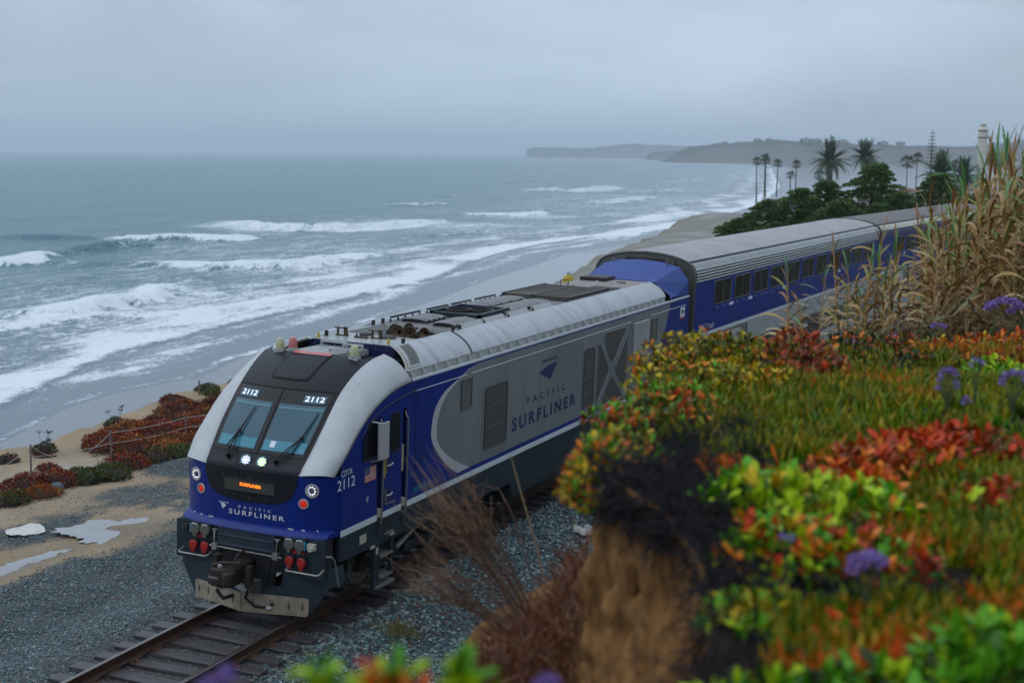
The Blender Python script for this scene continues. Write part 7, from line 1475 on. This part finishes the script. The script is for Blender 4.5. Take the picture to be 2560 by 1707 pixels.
# white tower
mat('stucco', (.62, .58, .50), .8, var=.06, vscale=1); mat('tower_band', (.10, .10, .11), .6); mat('roof_tile', (.22, .10, .07), .8, var=.2, vscale=2); mat('far_glass', (.03, .05, .07), .1); mat('roof_flat', (.42, .42, .42), .7); mat('wall_teal', (.16, .30, .32), .7); mat('wall_tan', (.36, .30, .24), .8); mat('wall_grey', (.25, .25, .26), .8)
root = tag(empty('tower', (-17.8, 298.6, -8)), 'slim octagonal white tower with two dark bands and a dark cap', 'tower'); H_ = 22.2
mb = MB(); mb.lathe((0, 0, 0), (0, 0, 1), [(.95, 0), (.93, H_-1.3), (1.0, H_-1.25), (1.0, H_-.75), (.72, H_-.35), (.72, H_)], 8); mb.build('shaft', 'stucco', root, smooth=0)
for z in (H_-2.6, H_-1.2):
    mb = MB(); mb.lathe((0, 0, z), (0, 0, 1), [(1.04, 0), (1.04, .22)], 8); mb.build('band', 'tower_band', root, smooth=0)
mb = MB(); mb.lathe((0, 0, H_), (0, 0, 1), [(.55, 0), (.5, .22), (.2, .3)], 8); mb.build('cap', 'tower_band', root, smooth=0)
# cypress trees beyond the coaches
def cypress(x, y, R_, h, n, label, lean=(0, 0), tiers=26):
    R_ *= 1.5; n = int(n*2.0); tiers = int(tiers*1.3); z = float(land_h(x, y)); root = tag(empty('cypress_tree', (x, y, z)), label, 'tree', 'dark cypress trees behind the coaches')
    mb = MB(); mb.tube([(0, 0, -.3), (lean[0]*.4, lean[1]*.4, h*.4), (lean[0], lean[1], h*.85)], [.28, .2, .05], 7)
    cl = []
    for i in range(tiers):
        t = (i+.5)/tiers; a = i*2.4+rng.uniform(-.4, .4); rr_ = R_*(1-t**1.6)*rng.uniform(.45, 1.0); c = np.array([math.cos(a)*rr_+lean[0]*t, math.sin(a)*rr_+lean[1]*t, h*(.12+.84*t)]); cl.append((c, R_*(.42-.24*t)*rng.uniform(.8, 1.25), a)); mb.tube([(lean[0]*t, lean[1]*t, h*(.05+.75*t)), c-np.array([0, 0, .15])], [.06, .02], 4)
    mb.build('trunk', 'bark', root)
    Pv, Nv, Cv = [], [], []
    per_ = n//tiers
    for c, r_, a in cl:
        q = rng.normal(size=(per_, 3)); q /= np.linalg.norm(q, axis=1, keepdims=True); q *= rng.uniform(.55, 1.0, (per_, 1))**.5; q[:, 2] = np.abs(q[:, 2])*.9-.25
        p = c+q*np.array([r_, r_, r_*.26]); Pv.append(p); o_ = np.array([math.cos(a), math.sin(a), .35]); Nv.append(o_*1.0+q*.7+rng.normal(size=(per_, 3))*.35)
        tone = rng.uniform(.75, 1.3); b = np.array([(.034, .095, .018), (.06, .13, .02), (.11, .15, .024)])[rng.integers(0, 3, per_)]*tone*rng.uniform(.7, 1.3, (per_, 1)); Cv.append(b)
    V, F = tri_leaves(np.concatenate(Pv), np.concatenate(Nv), .30, .55); link('crown', raw_mesh('crown', V, F, 'conifer', cols=np.concatenate(Cv)), root)
cypress(-22.6, 119.2, 2.0, 2.3, 3200, 'lowest cypress at the seaward end of the row, against the sand'); cypress(-20.2, 120.6, 2.4, 4.2, 4600, 'low spreading cypress second from the seaward end'); cypress(-17.6, 122, 2.6, 5.4, 4600, 'mid height cypress left of the pointed one', (.3, 0)); cypress(-15.2, 123, 2.7, 6.2, 5200, 'rounded cypress touching the pointed cypress on its left', (.2, 0))
cypress(-11.6, 125, 3.2, 8.0, 8200, 'tallest cypress with a pointed windswept top', (1.1, 0), 34); cypress(-7.6, 121.5, 2.6, 5.2, 4200, 'lower cypress in the dip right of the tallest one'); cypress(-4.9, 127.5, 3.0, 7.0, 6200, 'broad cypress below the shaggy date palm'); cypress(-1.0, 126, 2.6, 5.0, 4200, 'cypress at the right end, mostly behind the reeds'); cypress(-13.2, 120, 2.6, 4.3, 4600, 'low bushy cypress in front of the tallest one'); cypress(-9.4, 120.5, 2.4, 4.0, 4200, 'low bushy cypress right below the pointed one, above the coach joint'); cypress(-18.8, 118, 1.8, 2.0, 3000, 'low shrubby cypress just behind the silver coach roof')
# buildings
def house(x, y, w, d, h, wall, roof, label, rz=0.0, gable=True, name='house', nwin=3, cat='house', zoff=0.0):
    z = float(land_h(x, y))-.3+zoff; root = tag(empty(name, (x, y, z), (0, 0, rz)), label, cat, None)
    mb = MB(); mb.box(-w/2, w/2, -d/2, d/2, 0, h); mb.build('wall', wall, root, smooth=0)
    if gable:
        r_ = h+w*.16; mb = MB(); mb.prism([(-w/2-.4, -d/2-.4, h), (w/2+.4, -d/2-.4, h), (0, -d/2-.4, r_)], (0, d+.8, 0)); mb.build('roof', roof, root, smooth=0)
    else:
        mb = MB(); mb.box(-w/2-.4, w/2+.4, -d/2-.4, d/2+.4, h, h+.35); mb.build('roof', roof, root, smooth=0)
    for i in range(nwin):
        cx = -w/2+w*(i+.5)/nwin; mb = MB(); mb.box(cx-.55, cx+.55, -d/2-.04, -d/2+.05, h-2.2, h-.9); wn = mb.build('window', 'far_glass', root, smooth=0)
        mb = MB(); mb.box(cx-.65, cx+.65, -d/2-.08, -d/2, h-2.34, h-2.2); mb.build('sill', 'stucco', wn, smooth=0)
    return root
b = tag(empty('beach_house', (-107.5, 500, -12.6), (0, 0, .35)), 'flat roofed beach house with a dark glass front beside the fan palms', 'house')
mb = MB(); mb.box(-4.5, 14, -4, 4, 0, 4.4); mb.build('wall', 'wall_grey', b, smooth=0); mb = MB(); mb.box(-6.2, 15, -5.5, 5, 4.4, 4.9); mb.build('roof', 'roof_flat', b, smooth=0)
for i in range(6):
    mb = MB(); mb.box(-3.9+1.8*i, -2.3+1.8*i, -4.06, -3.95, .5, 4.1); mb.build('window', 'far_glass', b, smooth=0)
mb = MB(); mb.box(-8.5, -4.8, -3, 3, 0, 2.4); mb.build('annex', 'stucco', b, smooth=0)
house(-68.3, 407, 9, 8, 8.8, 'stucco', 'roof_flat', 'white flat roofed house between the two cypress crowns below the date palms', .3, False)
house(-51.8, 414, 11, 9, 8.0, 'wall_teal', 'roof_flat', 'pale teal house with a white flat roof right of the pointed cypress', .3, False)
r2_ = np.random.default_rng(5); WALLS = ['stucco', 'wall_tan', 'wall_grey', 'stucco']; ADJ = {'stucco': 'cream', 'wall_tan': 'tan', 'wall_grey': 'grey', 'wall_teal': 'teal'}
def zone_(x, y):
    q = np.array([x, y, 0])-CAM; u_ = 1280+3548*(q@cr)/(q@cw); return 'left of the twin date palms' if u_ < 2075 else 'between the twin date palms' if u_ < 2160 else 'right of the twin date palms' if u_ < 2225 else 'under the round crowned hazy palm' if u_ < 2300 else 'by the shaggy date palm'
slots = [(-90, 560), (-80, 545), (-71, 520), (-62, 500), (-84, 600), (-75, 590), (-66, 565), (-58, 548), (-50, 520), (-80, 660), (-70, 640), (-60, 615), (-50, 590), (-41, 560), (-72, 720), (-60, 690), (-47, 650), (-36, 620), (-26, 590), (-60, 760), (-40, 720), (-22, 680)]
for i, (x, y) in enumerate(slots):
    wl_ = WALLS[i % 4]; gb = i % 3 != 0; rf = 'roof_tile' if i % 2 else 'roof_flat'
    house(x, y, r2_.uniform(8, 13), r2_.uniform(8, 11), r2_.uniform(5, 8), wl_, rf, 'hazy %s house, %s %s roof, %s row, %s' % (ADJ[wl_], 'red tiled' if i % 2 else 'pale', 'gabled' if gb else 'flat', 'front' if y < 555 else 'middle' if y < 645 else 'back', zone_(x, y)), r2_.uniform(-.3, .6), gb, nwin=int(r2_.integers(2, 5)))['group'] = 'hazy houses in the beach town'
hl_ = {}
for o in COL.objects:
    if o.name.startswith('house') and o.get('group'): hl_.setdefault(o['label'], []).append(o)
for lab, os_ in hl_.items():
    if len(os_) > 1:
        for i, o in enumerate(sorted(os_, key=lambda o: ((np.array(o.location)-CAM)@cr)/((np.array(o.location)-CAM)@cw))): o['label'] = ('left hand ', 'right hand ', 'farthest right ')[min(i, 2)]+lab
house(-58, 940, 22, 14, 7, 'stucco', 'roof_flat', 'long white building on the slope behind the reeds', .2, False, zoff=9, nwin=7)
# headlands and hills
mat('cliff_far', (.10, .085, .068), .9, var=.25, vscale=.012, stretch=(1, 1, .3)); mat('scrub_far', (.035, .045, .032), .95, var=.35, vscale=.02)
def headland(name, ridge, depth, zbase, steep=.25, seed=1, mats=('cliff_far', 'scrub_far')):
    """ridge: (x, y, z) points from the sea end inland; rises as a cliff towards the viewer and runs back"""
    R_ = smooth_curve(ridge, 60); mb = MB(); prof_ = [(-.30, 0), (-.16, .12), (-.08, .45), (-.02, .78), (.05, .93), (.25, 1.0), (.7, .95), (1.0, .2)]; rows = []
    view = np.array([-.4, .915])
    for i, p in enumerate(R_):
        row = []
        for j, (a, b) in enumerate(prof_):
            nz_ = noise.noise(Vector((p[0]*.012+j*.7, p[1]*.012, seed))); nz2_ = noise.noise(Vector((p[0]*.05, p[1]*.05, seed+j))); k_ = a*depth*(1+.35*nz_); row.append((p[0]+view[0]*k_, p[1]+view[1]*k_, zbase+(p[2]-zbase)*b*(1+.06*nz_+.05*2*nz2_*(b > .8))))
        rows.append(row)
    n_c = len(prof_); mb.v = [q for r_ in rows for q in r_]
    for i in range(len(rows)-1):
        for j in range(n_c-1): mb.f.append((i*n_c+j, i*n_c+j+1, (i+1)*n_c+j+1, (i+1)*n_c+j)); mb.m.append(0 if j < 3 else 1)
    tag(mb.build(name, list(mats), smooth=60, recalc=False), kind='structure')
headland('headland', [(-3561, 8328, -14), (-3550, 8337, 40), (-3437, 8388, 50), (-3260, 8465, 45), (-3084, 8545, 60), (-2984, 8591, 75), (-2832, 8658, 72), (-2400, 8800, 60), (-1800, 9000, 70)], 500, -15, seed=3)
headland('headland', [(-1897, 5752, -14), (-1870, 5769, 16), (-1781, 5807, 26), (-1600, 5880, 40), (-1300, 6000, 45)], 300, -15, seed=5)
headland('headland', [(-1262, 4047, -14), (-1230, 4063, 8), (-1196, 4082, 30), (-1126, 4114, 42), (-1032, 4156, 50), (-962, 4188, 54), (-891, 4218, 50), (-820, 4249, 48), (-700, 4290, 44), (-520, 4330, 40), (-300, 4400, 40)], 420, -15, seed=7)
headland('hill', [(-1633, 6009, -38), (-1269, 6087, 3), (-874, 6165, 24), (-679, 6217, 34), (-489, 6269, 55), (-177, 6347, 92), (369, 6529, 170), (1279, 6789, 222)], 780, -49, seed=9, mats=('scrub_far', 'scrub_far'))
headland('hill', [(-678, 4294, -52), (-474, 4362, 2), (-304, 4430, 34), (-100, 4498, 66), (172, 4566, 92), (818, 4804, 110)], 1020, -66, seed=11, mats=('scrub_far', 'scrub_far'))
V = []; n = 260; q = rng.normal(size=(n, 3)); q /= np.linalg.norm(q, axis=1, keepdims=True); P = q*np.array([1, 1, .75])*rng.uniform(.5, 1, (n, 1)); Vv, Fv = tri_leaves(P, q+rng.normal(size=(n, 3))*.4, .42, .7); dtm = raw_mesh('crown', Vv, Fv, 'conifer', cols=np.array([(.03, .042, .028)])*rng.uniform(.6, 1.3, (n, 1)))
tkm = MB().tube([(0, 0, -1.6), (0, 0, .2)], [.12, .07], 5).mesh('trunk', 'bark', 0)
cnt_ = {}
for i, (x, y, z, s) in enumerate([(-1030, 4150, 54, 9), (-1000, 4165, 56, 7), (-900, 4210, 56, 12), (-870, 4220, 55, 10), (-800, 4250, 52, 11), (-740, 4275, 50, 12), (-690, 4290, 48, 11), (-640, 4300, 48, 9), (-1120, 4112, 46, 6), (-440, 4369, 9, 18), (-365, 4403, 29, 21), (-270, 4440, 56, 23), (-209, 4464, 73, 18), (-127, 4498, 97, 23), (-32, 4515, 114, 21), (-697, 6204, 34, 24), (-541, 6251, 47, 26), (-411, 6290, 63, 24), (-255, 6327, 81, 29), (-66, 900, 8, 6), (-40, 905, 12, 7), (-90, 880, 4, 5)]):
    wh = 'far hill' if y > 5000 else 'near hill' if y > 4300 and x > -500 else 'headland ridge' if y > 3000 else 'town slope'; cnt_[wh] = cnt_.get(wh, 0)+1
    r_ = tag(empty('distant_tree', (x, y, z)), '%s hazy round tree on the %s' % (('first', 'second', 'third', 'fourth', 'fifth', 'sixth', 'seventh', 'eighth', 'ninth')[cnt_[wh]-1], wh), 'tree', 'hazy trees on the '+wh); r_.scale = (s*1.3, s*1.3, s*.75); r_.location.z -= s*.35; link('crown', dtm, r_); link('trunk', tkm, r_)
